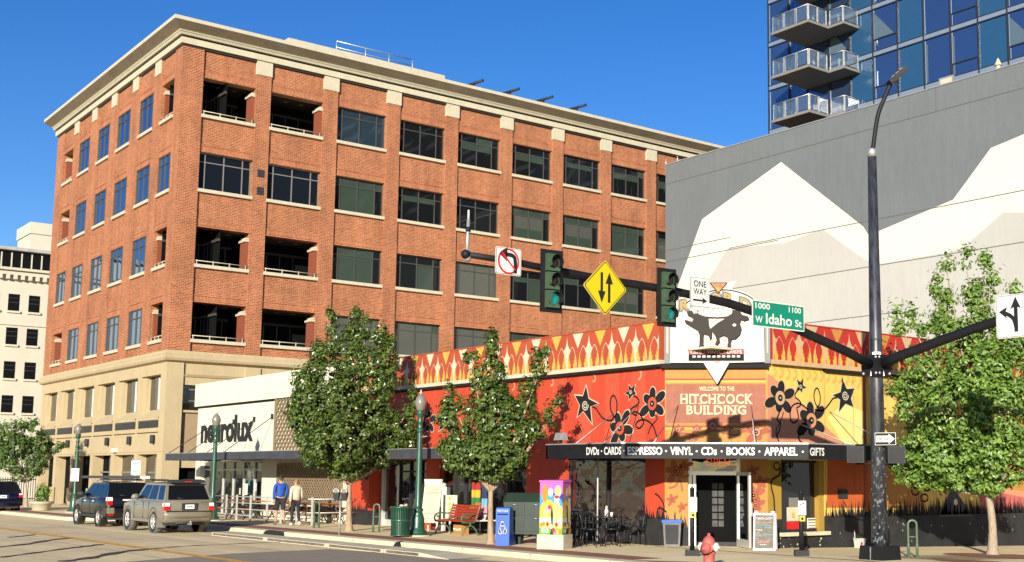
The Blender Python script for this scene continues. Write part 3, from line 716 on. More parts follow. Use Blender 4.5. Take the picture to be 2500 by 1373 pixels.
for k, z in enumerate(ZB[3:-1]):
    for i in range(len(XT) - 1):
        a, b = XT[i] + .05, XT[i + 1] - .05; z0, z1 = z + .4, z + FL - .02
        p = MB(); op = i in (4, 6, 9, 11)
        p.fquad(TF, a, b, z0, z1, -.05 + tr.uniform(-.004, .004), T_TEAL if op else T_BLUE)
        if not op and i >= 3:
            if i in (5, 8, 10, 3): 
                p.fbox(TF, a, b, z0 + .78, z0 + .84, -.06, .03, T_FR); p.fbox(TF, a, a + .06, z0, z0 + .78, -.06, .03, T_FR); p.fbox(TF, b - .06, b, z0, z0 + .78, -.06, .03, T_FR)
            t = tr.random()
            if t < .07:                                   # slanting triangle painted on as a lit slice of wall inside
                q = z0 + .9; p.fpoly(TF, [(a + .05, q), (a + (b - a) * .85, q), (a + .05, q + (z1 - q) * .9)], -.04, TBLIND_LIT)
            elif t < .3: p.fquad(TF, a + .05, a + .22, z0 + .1, z1 - .3, -.04, TBLIND_LIT)
        o = p.build('glass_panel', tw)
# balconies at its corner
x0, x1, y0 = -58.6, -55.05, 62.2
BALG = mat('balcony_glass', srgb(150, 180, 205), .08, var=0, spec=.8, trans=.75)
UNDER = mat('balcony_slab', srgb(150, 146, 136), .8, var=.08)
zs = [on_x(1970, py, x1).z for py in (52, 162, 272)]
st = (zs[0] - zs[2]) / 2
for k in range(4):
    z = zs[2] + st * k
    m = MB(); m.box(x0, x1, y0, YT, z, z + .2, UNDER); m.box(x1, x1 + 1.4, YT - 1.7, YT, z, z + .19, UNDER); o = m.build('balcony', tw)
    g = MB(); f = MB()
    def panel(a, b, n):
        a, b = V(a), V(b)
        for i in range(n):
            p, q = a.lerp(b, i / n + .02), a.lerp(b, (i + 1) / n - .02)
            g.face([p + V((0, 0, .1)), q + V((0, 0, .1)), q + V((0, 0, 1.05)), p + V((0, 0, 1.05))], BALG)
            for s in (p, q): f.box(s.x - .025, s.x + .025, s.y - .025, s.y + .025, s.z, s.z + 1.12, GREYM)
        f.tube([a + V((0, 0, 1.12)), b + V((0, 0, 1.12))], .035, GREYM, 6)
    panel((x0 + .06, y0 + .06, z + .2), (x1 - .06, y0 + .06, z + .2), 3)
    panel((x1 - .06, y0 + .1, z + .2), (x1 - .06, YT - 1.8, z + .2), 2)
    panel((x0 + .06, y0 + .1, z + .2), (x0 + .06, YT - .1, z + .2), 3)
    panel((x1 + 1.34, YT - 1.64, z + .19), (x1 + 1.34, YT - .1, z + .19), 1)
    panel((x1 + .1, YT - 1.64, z + .19), (x1 + 1.3, YT - 1.64, z + .19), 1)
    q = g.build('glass_panel', o); WL[q.name] = WL[tw.name]; q = f.build('railing', o); WL[q.name] = WL[tw.name]
# ------------------------------------------------------------------ white bar building with lattice
YF = 21.75
SF = Fr((0, YF, 0), (1, 0, 0))
LATT = mat('lattice_wood', srgb(166, 142, 108), .8, var=.12)
AWN = mat('grey_awning_fascia', (.035, .037, .045), .7, var=.2, scale=2)
wb = thing('white_bar_building', 'low white bar building with big black lettering, lattice panel and dark flat awning', 'building', (-58.7, YF, 0))
m = MB()
m.box(-58.55, -42.5, YF, 60, 2.55, 5.02, WARMW)
m.box(-58.7, -42.5, YF - .14, YF + .3, 5.12, 6.2, WARMW); m.box(-58.6, -42.5, YF, 60, 5.02, 5.12, BLACK); m.box(-58.66, -42.52, YF + .3, 60, 5.12, 6.0, WARMW)
m.box(-58.55, -57.9, YF, YF + 1, -1, 2.55, WARMW); m.box(-50.7, -49.0, YF, YF + 1, -1, 2.55, WARMW)
m.box(-43.1, -42.5, YF, YF + 1, -1, 2.55, WARMW); m.box(-49.0, -43.1, YF, YF + 1, 2.35, 2.55, WARMW); m.box(-49.0, -43.1, YF, YF + 1, -1, .3, WARMW)
m.box(-49.0, -43.1, YF + .3, YF + .9, .3, 2.35, CONC)
m.fbox(SF, -58.5, -49.5, 3.1, 3.12, 0, .008, CREAM)
for u in (-56.6, -54.9): m.fbox(SF, u, u + .015, 3.4, 5.0, 0, .006, CREAM)
m.box(-43.05, -42.5, YF - .03, YF + .5, 2.8, 6.15, WARMW)
m.build('wall', wb)
def lattice(fr, u0, u1, v0, v1, o, step, w, mm, name, parent):
    b = MB()
    for sgn in (1, -1):
        k = u0 - (v1 - v0)
        c = []
        t = -(v1 - v0)
        while t < (u1 - u0):
            pts = []
            a0 = max(u0, u0 + t); a1 = min(u1, u0 + t + (v1 - v0))
            if a1 > a0:
                if sgn > 0: p, q = (a0, v0 + a0 - u0 - t), (a1, v0 + a1 - u0 - t)
                else: p, q = (a0, v1 - (a0 - u0 - t)), (a1, v1 - (a1 - u0 - t))
                d = V((q[0] - p[0], q[1] - p[1])).normalized(); n = V((-d.y, d.x)) * w / 2; oo = o + (.012 if sgn > 0 else 0)
                b.face([fr.pt(p[0] + n.x, p[1] + n.y, oo), fr.pt(p[0] - n.x, p[1] - n.y, oo), fr.pt(q[0] - n.x, q[1] - n.y, oo), fr.pt(q[0] + n.x, q[1] + n.y, oo)], mm)
                for s_ in (n, -n):
                    b.face([fr.pt(p[0] + s_.x, p[1] + s_.y, oo), fr.pt(q[0] + s_.x, q[1] + s_.y, oo), fr.pt(q[0] + s_.x, q[1] + s_.y, oo - .02), fr.pt(p[0] + s_.x, p[1] + s_.y, oo - .02)], mm)
            t += step
    for a, c_ in ((u0 - .04, u0 + .05), (u1 - .05, u1 + .04)): b.fbox(fr, a, c_, v0, v1, o - .03, o + .03, mm)
    for a, c_ in ((v0 - .04, v0 + .05), (v1 - .05, v1 + .04)): b.fbox(fr, u0 + .05, u1 - .05, a, c_, o - .03, o + .03, mm)
    return b.build(name, parent)
lattice(SF, -49.45, -43.1, 2.85, 6.05, .06, .33, .07, LATT, 'lattice_panel', wb)
lattice(SF, -49.0, -43.1, .32, 2.33, .05, .22, .05, LATT, 'lattice_panel', wb)
m = MB(); m.textpx(SF, 'neurolux', 493, 620, 1021, 1083, .05, SIGNK, .035, yt1=1008, yb1=1078)
m.build('sign_lettering', wb)
def awning(name, u0, u1, p, z0, z1, parent, mm=AWN):
    b = MB(); b.box(u0, u1, YF - p, YF - p + .08, z0, z1, mm); b.box(u0, u0 + .08, YF - p + .08, YF, z0, z1, mm); b.box(u1 - .08, u1, YF - p + .08, YF, z0, z1, mm)
    b.box(u0 + .08, u1 - .08, YF - p + .08, YF - .01, z1 - .1, z1 - .03, CHAR); b.box(u0, u1, YF - p - .02, YF - p + .1, z1, z1 + .025, GREYM)
    n = int((u1 - u0) / 2)
    for k in range(1, n): x = u0 + (u1 - u0) * k / n; b.box(x - .03, x + .03, YF - p + .08, YF - .05, z0 + .04, z1 - .1, CHAR)
    return b.build(name, parent)
aw = awning('awning', -56.6, -42.6, 2.15, 2.5, 2.8, wb)
for ux, uz in ((-56.4, 4.22), (-54.0, 4.25), (-51.7, 4.3), (-49.8, 4.36)):
    r = MB(); r.tube([SF.pt(ux, uz, .02), SF.pt(ux - 0.1, 2.82, 2.05)], .018, CHAR, 5); r.fbox(SF, ux - .06, ux + .06, uz - .1, uz + .12, 0, .08, CHAR); r.build('awning_rod', aw)
def shopfront(parent, u0, u1, v0, v1, bars, tr, fr=SF, d=.25, g=None, name='shop_window', fm=None, goods=None):
    fm = fm or CHAR
    b = MB(); b.fbox(fr, u0, u1, v0, v0 + .07, -d, -d + .1, fm); b.fbox(fr, u0, u1, v1 - .07, v1, -d, -d + .1, fm)
    for k in range(bars + 1):
        x = u0 + (u1 - u0) * k / bars; b.fbox(fr, max(u0, x - .035), min(u1, x + .035), v0 + .07, v1 - .07, -d, -d + .095, fm)
    if tr: b.fbox(fr, u0 + .04, u1 - .04, tr - .03, tr + .03, -d, -d + .09, fm)
    o = b.build(name, parent); WL[o.name] = WL[parent.name]
    b = MB(); b.fquad(fr, u0, u1, v0, v1, -d + .03, g or G_SHOP); q = b.build('pane', o); WL[q.name] = WL[parent.name]
    return o
shopfront(wb, -57.9, -50.7, .05, 2.5, 6, 2.1, fm=STEEL)
b = MB()
for px, w_, h_, c in (((590, 1195), .35, .5, WHITE), ((597, 1180), .22, .2, SIGNG), ((612, 1190), .3, .35, WHITE), ((586, 1165), .25, .3, CREAM), ((575, 1200), .2, .3, CREAM)):
    u, v = SF.px(*px); b.fquad(SF, u - w_ / 2, u + w_ / 2, v - h_ / 2, v + h_ / 2, -.205, c)
q = b.build('notice', wb)

# ------------------------------------------------------------------ corner record shop
REDW = mat('mural_orange_red_paint', srgb(238, 84, 48), .7, var=.05, scale=.6, wear=.1)
REDW2 = mat('mural_lighter_red_paint', srgb(242, 98, 62), .7, var=.04, scale=.6, wear=.1)
PARO = mat('parapet_orange_paint', srgb(212, 92, 52), .75, var=.05, wear=.1)
PARR = mat('parapet_red_paint', srgb(214, 52, 34), .75, var=.05, wear=.1)
PEACH = mat('peach_paint', srgb(240, 196, 148), .75, var=.04, wear=.1)
CRM = mat('mural_cream', srgb(248, 236, 200), .75, var=.04, wear=.1)
YELP = mat('flame_yellow_paint', srgb(246, 202, 84), .75, var=.05, wear=.1)
ORG = mat('band_orange_paint', srgb(240, 168, 76, .42), .75, var=.05, scale=.8, wear=.1)
ORG2 = mat('deep_orange_paint', srgb(222, 104, 40), .75, var=.08, scale=.7, wear=.1)
PINKB = mat('panel_dusty_pink_paint', srgb(204, 126, 98, .42), .8, var=.08, scale=5, wear=.1)
SALM = mat('salmon_paint', srgb(238, 160, 120, .56), .75, var=.05, scale=.8, wear=.1)
BROWN = mat('vine_brown_paint', srgb(186, 92, 62), .75, var=.05)
BLKP = mat('mural_black_paint', (.012, .011, .012), .8, var=.15, spec=.2)
DADO = mat('dado_worn_black_paint', (.012, .0115, .011), .8, var=.5, scale=2.2, wear=.1)
OCHRE = mat('olive_ochre_paint', srgb(200, 160, 60), .75, var=.06, wear=.1)
GREYT = mat('grey_trim_paint', srgb(150, 148, 142), .7, var=.05)
CH0, CH1 = V((-24.5, 21.75, 0)), V((-22.58, 23.67, 0))
CF = Fr(CH0, (1, 1, 0)); CW = (CH1 - CH0).length
XR = -22.58
EF = Fr((XR, 0, 0), (0, 1, 0))
YE = 46.0
ZP0, ZP1 = 4.98, 6.1
rs = thing('corner_record_shop', 'single storey corner shop painted with orange and yellow murals above a black wrap-around awning', 'building', (-24.5, YF, 0))

def star(mb, fr, c, pts, o=.018, rim=True):
    ce = fr.px(*c)
    if rim: mb.fpoly(fr, [(ce[0] + (fr.px(*p)[0] - ce[0]) * 1.14, ce[1] + (fr.px(*p)[1] - ce[1]) * 1.14) for p in pts], o - .006, rim if rim is not True else CRM)
    mb.fpx(fr, pts, o, BLKP)
    r0 = .18 * max((V(fr.px(*p)) - V(ce)).length for p in pts)
    sp = [(ce[0] + r0 * (.25 + t / 11) * math.cos(t), ce[1] + r0 * (.25 + t / 11) * math.sin(t)) for t in [k * .55 for k in range(24)]]
    mb.ribbon(fr, sp, .035 * r0 / .12, o + .006, CRM, 2)
def flower(mb, fr, c, r, cen, o=.018, rot=.3, rim=CRM, petal=BLKP, n=6):
    u, v = fr.px(*c)
    for rr, mm, oo in ((1.16, rim, o - .006), (1.0, petal, o)):
        for k in range(n):
            a = rot + 2 * math.pi * k / n; s = 1 + .25 * math.sin(k * 2.4 + 1)
            mb.disc(fr, u + .68 * r * math.cos(a) * s, v + .68 * r * math.sin(a) * s, .42 * r * rr * s, .29 * r * rr, oo, mm, 14, a)
    mb.disc(fr, u, v, .46 * r, .46 * r, o + .005, BLKP); mb.disc(fr, u, v, .41 * r, .41 * r, o + .01, cen); mb.disc(fr, u, v, .2 * r, .2 * r, o + .015, BLKP); mb.disc(fr, u, v, .06 * r, .06 * r, o + .02, CRM, 8)
def vine(mb, fr, pts, w=.05, o=.018, c=BLKP): mb.ribpx(fr, pts, w, o, c, 6)
def grass_edge(mb, fr, u0, u1, v, h, o, mm, rr):
    u = u0
    while u < u1:
        a = rr.uniform(-.08, .08); hh = h * rr.uniform(.3, 1.25); b_ = rr.uniform(.02, .05)
        mb.fpoly(fr, [(u, v), (min(u1, u + b_ * 2), v), (max(u0, min(u1, u + b_ + a)), v + hh)], o, mm); u += rr.uniform(.03, .08)

# left mural wall
m = MB(); UL = -42.5
m.box(UL, -24.5, YF, YF + .5, 2.45, ZP0, REDW)
m.box(UL, -41.0, YF, YF + .5, .62, 2.45, REDW); m.box(UL, -41.0, YF, YF + .5, -1, .62, DADO)
m.box(-36.9, -36.0, YF, YF + .5, -1, 2.45, REDW); m.box(-30.9, -28.9, YF, YF + .5, .85, 2.45, REDW); m.box(-30.9, -28.9, YF, YF + .5, -1, .85, DADO)
m.box(-25.3, -24.5, YF, YF + .5, .85, 2.45, REDW); m.box(-25.3, -24.5, YF, YF + .5, -1, .85, DADO); m.box(-28.9, -25.3, YF, YF + .5, -1, .55, DADO); m.box(-36.0, -30.9, YF, YF + .5, -1, .55, DADO)
m.box(UL, -24.5, YF + .5, 44, 4.6, 5.4, CHAR)
for k, x in enumerate((-29.6, -28.3, -27.05, -25.9)): m.fquad(SF, x, x + .62, 2.8, ZP0, .004, REDW2)
lr = random.Random(5)
for k in range(26):                                       # pale licks under the parapet
    u = UL + .6 + k * .68; h = lr.uniform(.2, .38)
    m.ribbon(SF, [(u, 4.9), (u + .1, 4.8), (u + .09, 4.68), (u - .02, 4.9 - h)], .07, .008, REDW2 if k % 3 else SALM, 4)
star(m, SF, (1430, 990), [(1432, 943), (1438, 974), (1461, 986), (1442, 993), (1446, 1034), (1425, 1004), (1411, 1018), (1417, 990), (1405, 966), (1424, 968)])
star(m, SF, (1541, 957), [(1536, 940), (1543, 948), (1552, 940), (1549, 953), (1554, 963), (1545, 965), (1537, 977), (1536, 965), (1526, 961), (1536, 955)])
flower(m, SF, (1594, 986), .44, REDW2, rot=.5); flower(m, SF, (1515, 1046), .46, REDW2, rot=.9)
vine(m, SF, [(1447, 993), (1456, 998), (1464, 1010), (1474, 1022), (1490, 1027), (1501, 1019), (1507, 1001), (1506, 978), (1499, 966), (1492, 975), (1492, 1000), (1501, 1019)])
vine(m, SF, [(1548, 966), (1557, 972), (1561, 981), (1555, 990), (1544, 997), (1541, 1003), (1548, 1012), (1556, 1014)])
vine(m, SF, [(1524, 1030), (1535, 1015), (1548, 1006), (1560, 1009), (1568, 1020), (1572, 1033), (1562, 1046), (1553, 1040), (1560, 1028), (1578, 1026), (1595, 1040), (1606, 1072)])
vine(m, SF, [(1597, 1012), (1606, 1020), (1600, 1030), (1590, 1042), (1583, 1060)], .03)
star(m, SF, (1086, 1030), [(1090, 1000), (1096, 1022), (1112, 1030), (1099, 1036), (1100, 1060), (1088, 1043), (1072, 1052), (1078, 1034), (1064, 1018), (1081, 1022)])
flower(m, SF, (1046, 1030), .4, REDW2); vine(m, SF, [(1100, 1036), (1120, 1050), (1150, 1046), (1180, 1060), (1230, 1050)])
vine(m, SF, [(1404, 1172), (1412, 1182), (1422, 1192), (1424, 1210), (1417, 1225)], .045)
vine(m, SF, [(1600, 1205), (1612, 1215), (1622, 1235), (1618, 1262), (1605, 1262), (1610, 1240), (1628, 1250)], .045)
m.fpx(SF, [(1395, 1262), (1400, 1240), (1411, 1226), (1410, 1240), (1420, 1262)], .012, BLKP)
grass_edge(m, SF, UL, -41.0, .6, .35, .006, DADO, lr); grass_edge(m, SF, -30.9, -28.9, .83, .4, .006, DADO, lr); grass_edge(m, SF, -25.3, -24.5, .83, .35, .006, DADO, lr)
m.build('mural_wall', rs)
# parapet bands with the arch pattern
def parapet(fr, u0, u1, bg, cream, tip, name, ph, flames=YELP):
    b = MB(); b.fbox(fr, u0, u1, ZP0 + .1, ZP1, -.3, .12, bg); b.fbox(fr, u0, u1, ZP0 - .02, ZP0 + .1, -.3, .16, cream); b.fbox(fr, u0, u1, ZP1, ZP1 + .04, -.3, .14, bg)
    T = 1.05; h0 = ZP0 + .1; H_ = ZP1 - h0; o = .126
    def P(c, pts, oo, mm):
        q = [(c + x * T, h0 + y * H_) for x, y in pts]
        if min(x for x, _ in q) < u0 + .002 or max(x for x, _ in q) > u1 - .002:
            q = [(min(max(x, u0 + .002), u1 - .002), y) for x, y in q]
            if max(x for x, _ in q) - min(x for x, _ in q) < .03: return
        b.fpoly(fr, q, oo, mm)
    k0 = int((u0 - ph) / T) - 1
    def ogive(hw, pk, n=9):
        L = [(-hw * (1 - .06 * math.sin(math.pi * t)) * math.cos(t * math.pi / 2) ** .75, pk * (t ** .82)) for t in [i / n for i in range(n + 1)]]
        return L + [(-x, y) for x, y in reversed(L[:-1])]
    for k in range(k0, k0 + int((u1 - u0) / T) + 4):
        c = ph + k * T
        P(c, [(-.24, .995), (0, .56), (.24, .995)], o, cream if k % 2 else tip)
        c2 = c + T / 2
        P(c2, [(0, .93), (-.03, .72), (-.1, .58), (-.24, .5), (-.2, .2), (-.07, 0), (.07, 0), (.2, .2), (.24, .5), (.1, .58), (.03, .72)], o, cream)
        for s in (-.25, .25):
            a = c + s * T
            P(a, ogive(.224, .64), o + .004, cream); P(a, ogive(.205, .615), o + .008, bg)
            P(a, ogive(.19, .34), o + .012, cream if flames is None else bg)
            for sg in (-1, 1):
                P(a, [(sg * x, y) for x, y in ((.19, 0), (.2, .2), (.165, .3), (.15, .44), (.12, .3), (.13, .2), (.09, .26), (.095, .12), (.05, .16), (.07, 0))], o + .016, flames)
            P(a, [(-.03, 0), (-.03, .3), (-.075, .3), (0, .5), (.075, .3), (.03, .3), (.03, 0)], o + .02, bg)
    return b.build(name, rs)
parapet(SF, UL, -24.6, PARO, CRM, YELP, 'parapet', -25.05)
parapet(EF, 23.78, YE, PARR, PEACH, ORG, 'parapet', 24.3)
# chamfered corner wall
m = MB()
m.fbox(CF, 0, CW, 2.45, ZP0, -.4, 0, ORG); m.fbox(CF, 0, .62, .62, 2.45, -.4, 0, ORG); m.fbox(CF, 2.0, CW, .62, 2.45, -.4, 0, ORG)
m.fbox(CF, 0, .62, -1, .62, -.4, 0, DADO); m.fbox(CF, 2.0, CW, -1, .62, -.4, 0, DADO)
m.fquad(CF, .03, CW - .03, 3.38, 4.42, .006, PINKB)
for z in (4.52, 3.26): m.fquad(CF, .02, CW - .02, z, z + .05, .006, BROWN); m.fquad(CF, .02, CW - .02, z - .06, z - .0, .007, YELP)
LETT = mat('mural_lettering_cream', srgb(236, 226, 184), .75, var=.05); LSH = mat('mural_lettering_shadow', srgb(128, 118, 84), .8, var=.05)
for t, a, b_, y0, y1 in (('WELCOME TO THE', 1707, 1793, 944, 955), ('HITCHCOCK', 1661, 1838, 962, 987), ('BUILDING', 1676, 1822, 990, 1013)):
    u0, v1 = CF.px(a, y0); u1, v0 = CF.px(b_, y1)
    m.text(CF, t, u0 + .012, u1 + .012, v0 - .012, v1 - .012, .01, LSH, .03, 1.08); m.text(CF, t, u0, u1, v0, v1, .015, LETT, .03, 1.08)
    n = len(t)
    if n < 10:                                            # slab serifs
        w_ = (u1 - u0) / n
        for k, ch in enumerate(t):
            for f0, f1 in {'H': ((0, .42), (.55, .95)), 'I': ((.2, .75),), 'T': ((.25, .72),), 'K': ((0, .42), (.6, 1)), 'B': ((0, .3),), 'U': (), 'L': ((0, .4),), 'D': ((0, .3),), 'N': ((0, .42), (.6, 1))}.get(ch, ()):
                m.fquad(CF, u0 + w_ * (k + f0), u0 + w_ * (k + f1 - .05), v0, v0 + .025, .016, LETT)
                if ch not in 'TL': m.fquad(CF, u0 + w_ * (k + f0), u0 + w_ * (k + f1 - .05), v1 - .025, v1, .016, LETT)
vine(m, CF, [(1633, 1072), (1650, 1062), (1668, 1058), (1690, 1062), (1712, 1068), (1730, 1056), (1752, 1052), (1778, 1060), (1800, 1062), (1820, 1052), (1842, 1050), (1862, 1062)], .045, .01, BROWN)
for c, r in (((1655, 1050), .14), ((1700, 1048), .12), ((1740, 1040), .2), ((1775, 1048), .13), ((1816, 1046), .12), ((1846, 1056), .26), ((1690, 1075), .12)):
    flower(m, CF, c, r, SALM, .012, .2, BROWN, BROWN, 5)
vine(m, CF, [(1634, 1165), (1650, 1160), (1668, 1166), (1682, 1160)], .05, .01, BROWN); vine(m, CF, [(1632, 1192), (1648, 1188), (1660, 1172), (1666, 1200)], .05, .01, BROWN)
for c, r in (((1648, 1150), .26), ((1672, 1140), .16), ((1640, 1220), .14), ((1665, 1238), .12), ((1840, 1210), .24), ((1858, 1180), .18), ((1838, 1150), .14), ((1845, 1235), .2)):
    flower(m, CF, c, r, ORG2, .012, .5, BROWN, BROWN, 5)
grass_edge(m, CF, 0, .62, .6, .4, .006, DADO, lr); grass_edge(m, CF, 2.0, CW, .6, .4, .006, DADO, lr)
m.build('corner_wall', rs)
# corner sign board: white panel with round head, animal silhouette, lettering
SBW = mat('sign_board_white', srgb(250, 246, 230), .6, var=.02, wear=.1); SBR = mat('sign_board_crimson', srgb(168, 26, 48), .6, var=.03)
SBG = mat('sign_board_silhouette_grey', srgb(84, 74, 66, .3), .85, var=.04); SBO = mat('sign_board_orange', srgb(250, 150, 40), .6, var=.05)
TERR = mat('sign_terrazzo', srgb(244, 168, 116), .7, var=.45, scale=14, var2=srgb(255, 250, 235))
GOLD = mat('sign_gold', srgb(236, 188, 74, .4), .7, var=.05)
m = MB()
def sp(pts): return [CF.px(*p) for p in pts]
m.slab(CF, sp([(1638, 888), (1638, 790), (1648, 776), (1655, 758), (1690, 728), (1720, 714), (1752, 707), (1786, 708), (1815, 716), (1838, 728), (1852, 742), (1858, 776), (1864, 790), (1866, 886), (1781, 888), (1751, 940), (1718, 888)]), .02, .24, SBW, BLKP)
for a, b_ in ((1623, 1638), (1866, 1880)):
    u0, u1 = CF.px(a, 840)[0], CF.px(b_, 840)[0]; m.fbox(CF, max(-.12, u0), u1, ZP0 - .02, ZP1 + .05, .0, .2, GREYT); m.fbox(CF, max(-.12, u0) + .06, u1 - .06, ZP0 + .25, ZP1, .2, .212, CREAM)
m.fbox(CF, -.1, CW + .06, ZP0 - .14, ZP0 - .02, -.1, .16, BLKP)
f = .246
m.fpx(CF, [(1666, 760), (1842, 762), (1760, 888), (1746, 888)], f, TERR)
m.slab(CF, sp([(1733, 694), (1776, 694), (1754, 722)]), .2, .262, BLKP); m.fpx(CF, [(1737, 696), (1772, 696), (1754, 718)], .266, SBO); m.textpx(CF, 'THE', 1742, 1764, 697, 706, .27, SBR, .02)
m.fpx(CF, [(1776, 694), (1797, 690), (1783, 712), (1778, 711)], .25, SBW)
for ch, x0, x1, yt, yb, yt1, yb1 in (('R', 1660, 1684, 738, 764, 731, 759), ('E', 1688, 1706, 728, 752, 722, 748), ('C', 1708, 1730, 720, 746, 717, 743), ('O', 1734, 1762, 718, 744, 718, 744), ('R', 1766, 1792, 717, 744, 722, 748), ('D', 1806, 1832, 728, 754, 736, 762)):
    m.textpx(CF, ch, x0 - 3.2, x1 + 3.2, yt - 3, yb + 3, .25, SIGNK, .1, yt1 - 3, yb1 + 3); m.textpx(CF, ch, x0 + 2, x1 - 2, yt + 2, yb - 2, .254, GOLD, .015, yt1 + 2, yb1 - 2)
for k, ch in enumerate('EXCHANGE'):
    x = 1702 + k * 12.2; y = 764 - 8 * math.sin((k + .5) / 8 * math.pi); m.textpx(CF, ch, x, x + 8, y - 6 + (7 - k) * .4, y + 4 + (7 - k) * .4, .254, SIGNK, .005)
m.ribpx(CF, [(1650, 782), (1657, 762), (1691, 733), (1720, 719), (1752, 712), (1786, 713), (1815, 721), (1836, 732), (1848, 746), (1855, 780)], .035, .25, SBG, 5)
m.fpx(CF, [(1700, 772), (1720, 760), (1750, 764), (1784, 762), (1784, 768), (1750, 776), (1722, 774)], .25, SBW)
# the dark silhouette of two animals
sil = [(1677, 764), (1690, 762), (1695, 770), (1700, 768), (1722, 776), (1750, 778), (1776, 776), (1786, 770), (1790, 760), (1806, 763), (1812, 772), (1826, 776), (1828, 783), (1818, 787), (1808, 784), (1806, 792), (1810, 806), (1806, 820), (1796, 830), (1786, 832), (1783, 842), (1785, 856), (1774, 856), (1778, 840), (1776, 826), (1766, 822), (1756, 826), (1757, 838), (1751, 846), (1746, 843), (1750, 834), (1746, 822), (1738, 812), (1738, 826), (1734, 834), (1730, 822), (1718, 818), (1717, 836), (1719, 856), (1702, 856), (1708, 846), (1709, 822), (1704, 810), (1690, 802), (1674, 792), (1672, 784), (1682, 786), (1690, 790), (1694, 782), (1686, 776), (1680, 774)]
m.slab(CF, sp([(x + 1.5, y + 2) for x, y in sil]), .2, .258, BLKP); m.slab(CF, sp(sil), .2, .274, SBG)
m.disc(CF, *CF.px(1793, 797), .05, .04, .28, SBW, 10); m.fpx(CF, [(1731, 782), (1770, 782), (1755, 790), (1742, 800), (1735, 806), (1732, 798)], .28, TERR)
u0, v1 = CF.px(1682, 856); u1, v0 = CF.px(1816, 882); m.fbox(CF, u0, u1, v0, v1, .2, .31, BLKP); vm = v0 + (v1 - v0) * .52
m.fquad(CF, u0, u1, vm, v1, .313, SBR); m.text(CF, "CD'S • VINYL • DVD'S", u0 + .05, u1 - .05, vm + .02, v1 - .03, .318, SBW, .02)
for k in range(10): w_ = (u1 - u0 - .16) / 10; m.fquad(CF, u0 + .08 + w_ * k + w_ * .2, u0 + .08 + w_ * k + w_ * .85, v0 + .07, vm - .03, .315, SBW)
m.fpx(CF, [(1738, 884), (1759, 884), (1749, 902)], f, TERR)
for s in ((1650, 810, 1670, 838), (1856, 810, 1834, 838)):
    a, b_, c, d = s; m.ribpx(CF, [(a, b_), (c, d)], .012, f, GREYT, 1); e = 8 if c < 1700 else -8; m.ribpx(CF, [(c, d), (c - e, d), (c - e, d + 32), (c - 3.2 * e, d + 32)], .012, f, GREYT, 1)
m.build('shop_sign', rs)
# right mural wall
YELW = mat('mural_yellow_paint', srgb(252, 208, 104, .62), .75, var=.05, wear=.1)
m = MB()
m.box(XR - .5, XR, 23.67, 24.2, 2.4, ZP0, YELW); m.box(XR - .5, XR, 24.2, 25.92, 2.42, ZP0, YELW); m.box(XR - .5, XR, 25.92, YE, .9, ZP0, YELW); m.box(XR - .5, XR, 23.67, 24.2, .85, 2.4, OCHRE)
m.box(XR - .5, XR, 25.92, YE, -1.5, .9, DADO); m.box(XR - .5, XR, 23.67, 24.2, -1, .85, DADO); m.box(XR - .5, XR, 24.2, 25.92, -1, .5, DADO)
m.box(-42, XR - .5, YE - .5, YE, -1, ZP0, CONC)
m.fpx(EF, [(1873, 912), (1886, 920), (2065, 1088), (1873, 1088)], .006, SALM)
m.fpx(EF, [(1873, 1000), (1873, 1088), (1950, 1088)], .008, SALM)
m.fpx(EF, [(2020, 1020), (2060, 985), (2118, 1010), (2118, 1088), (2060, 1088)], .006, mat('pale_yellow_paint', srgb(254, 226, 140, .66), .75, var=.04))
m.fpx(EF, [(2140, 950), (2190, 980), (2420, 1246), (2500, 1246), (2500, 900), (2180, 920)], .006, SALM)
m.fpx(EF, [(2150, 1070), (2210, 1080), (2262, 1240), (2150, 1240)], .008, ORG)
m.fpx(EF, [(2020, 1120), (2118, 1120), (2160, 1200), (2170, 1240), (2018, 1240)], .007, ORG2)
m.fpx(EF, [(2300, 1000), (2500, 960), (2500, 1200), (2380, 1180)], .01, ORG); m.fpx(EF, [(2380, 1190), (2500, 1215), (2500, 1244), (2400, 1244)], .012, mat('rose_paint', srgb(226, 116, 110), .75, var=.05))
m.fquad(EF, 27.62, 27.74, 1.0, ZP0, .02, BROWN)
for k in range(40):
    u = 23.9 + k * .27; h = lr.uniform(.25, .45)
    m.ribbon(EF, [(u, 4.95), (u + .12, 4.8), (u + .1, 4.68), (u - .02, 4.92 - h)], .08, .012, mat('lick_ochre_paint', srgb(240, 190, 90, .55), .75), 4)
flower(m, EF, (1903, 972), .46, PEACH, rot=.35, rim=PEACH); flower(m, EF, (1979, 1027), .5, SALM, rot=.6, rim=PEACH)
star(m, EF, (1953, 944), [(1944, 926), (1954, 935), (1960, 925), (1959, 941), (1968, 947), (1958, 949), (1957, 960), (1951, 951), (1942, 952), (1949, 943)])
star(m, EF, (2062, 966), [(2056, 927), (2066, 950), (2085, 949), (2076, 973), (2082, 994), (2063, 986), (2047, 1006), (2050, 976), (2032, 965), (2051, 958)])
vine(m, EF, [(1951, 950), (1944, 956), (1940, 964), (1941, 971), (1948, 976), (1954, 984), (1951, 992), (1943, 996)], .04)
vine(m, EF, [(1972, 1002), (1962, 992), (1948, 985), (1935, 990), (1928, 1004), (1930, 1028), (1940, 1032), (1948, 1020), (1944, 998)], .045)
vine(m, EF, [(1988, 1000), (2000, 1003), (2010, 1001), (2022, 988), (2032, 974), (2042, 971)], .045)
vine(m, EF, [(1992, 996), (2000, 986), (2001, 966), (1996, 950), (1990, 950), (1986, 966), (1990, 986), (1998, 996)], .04)
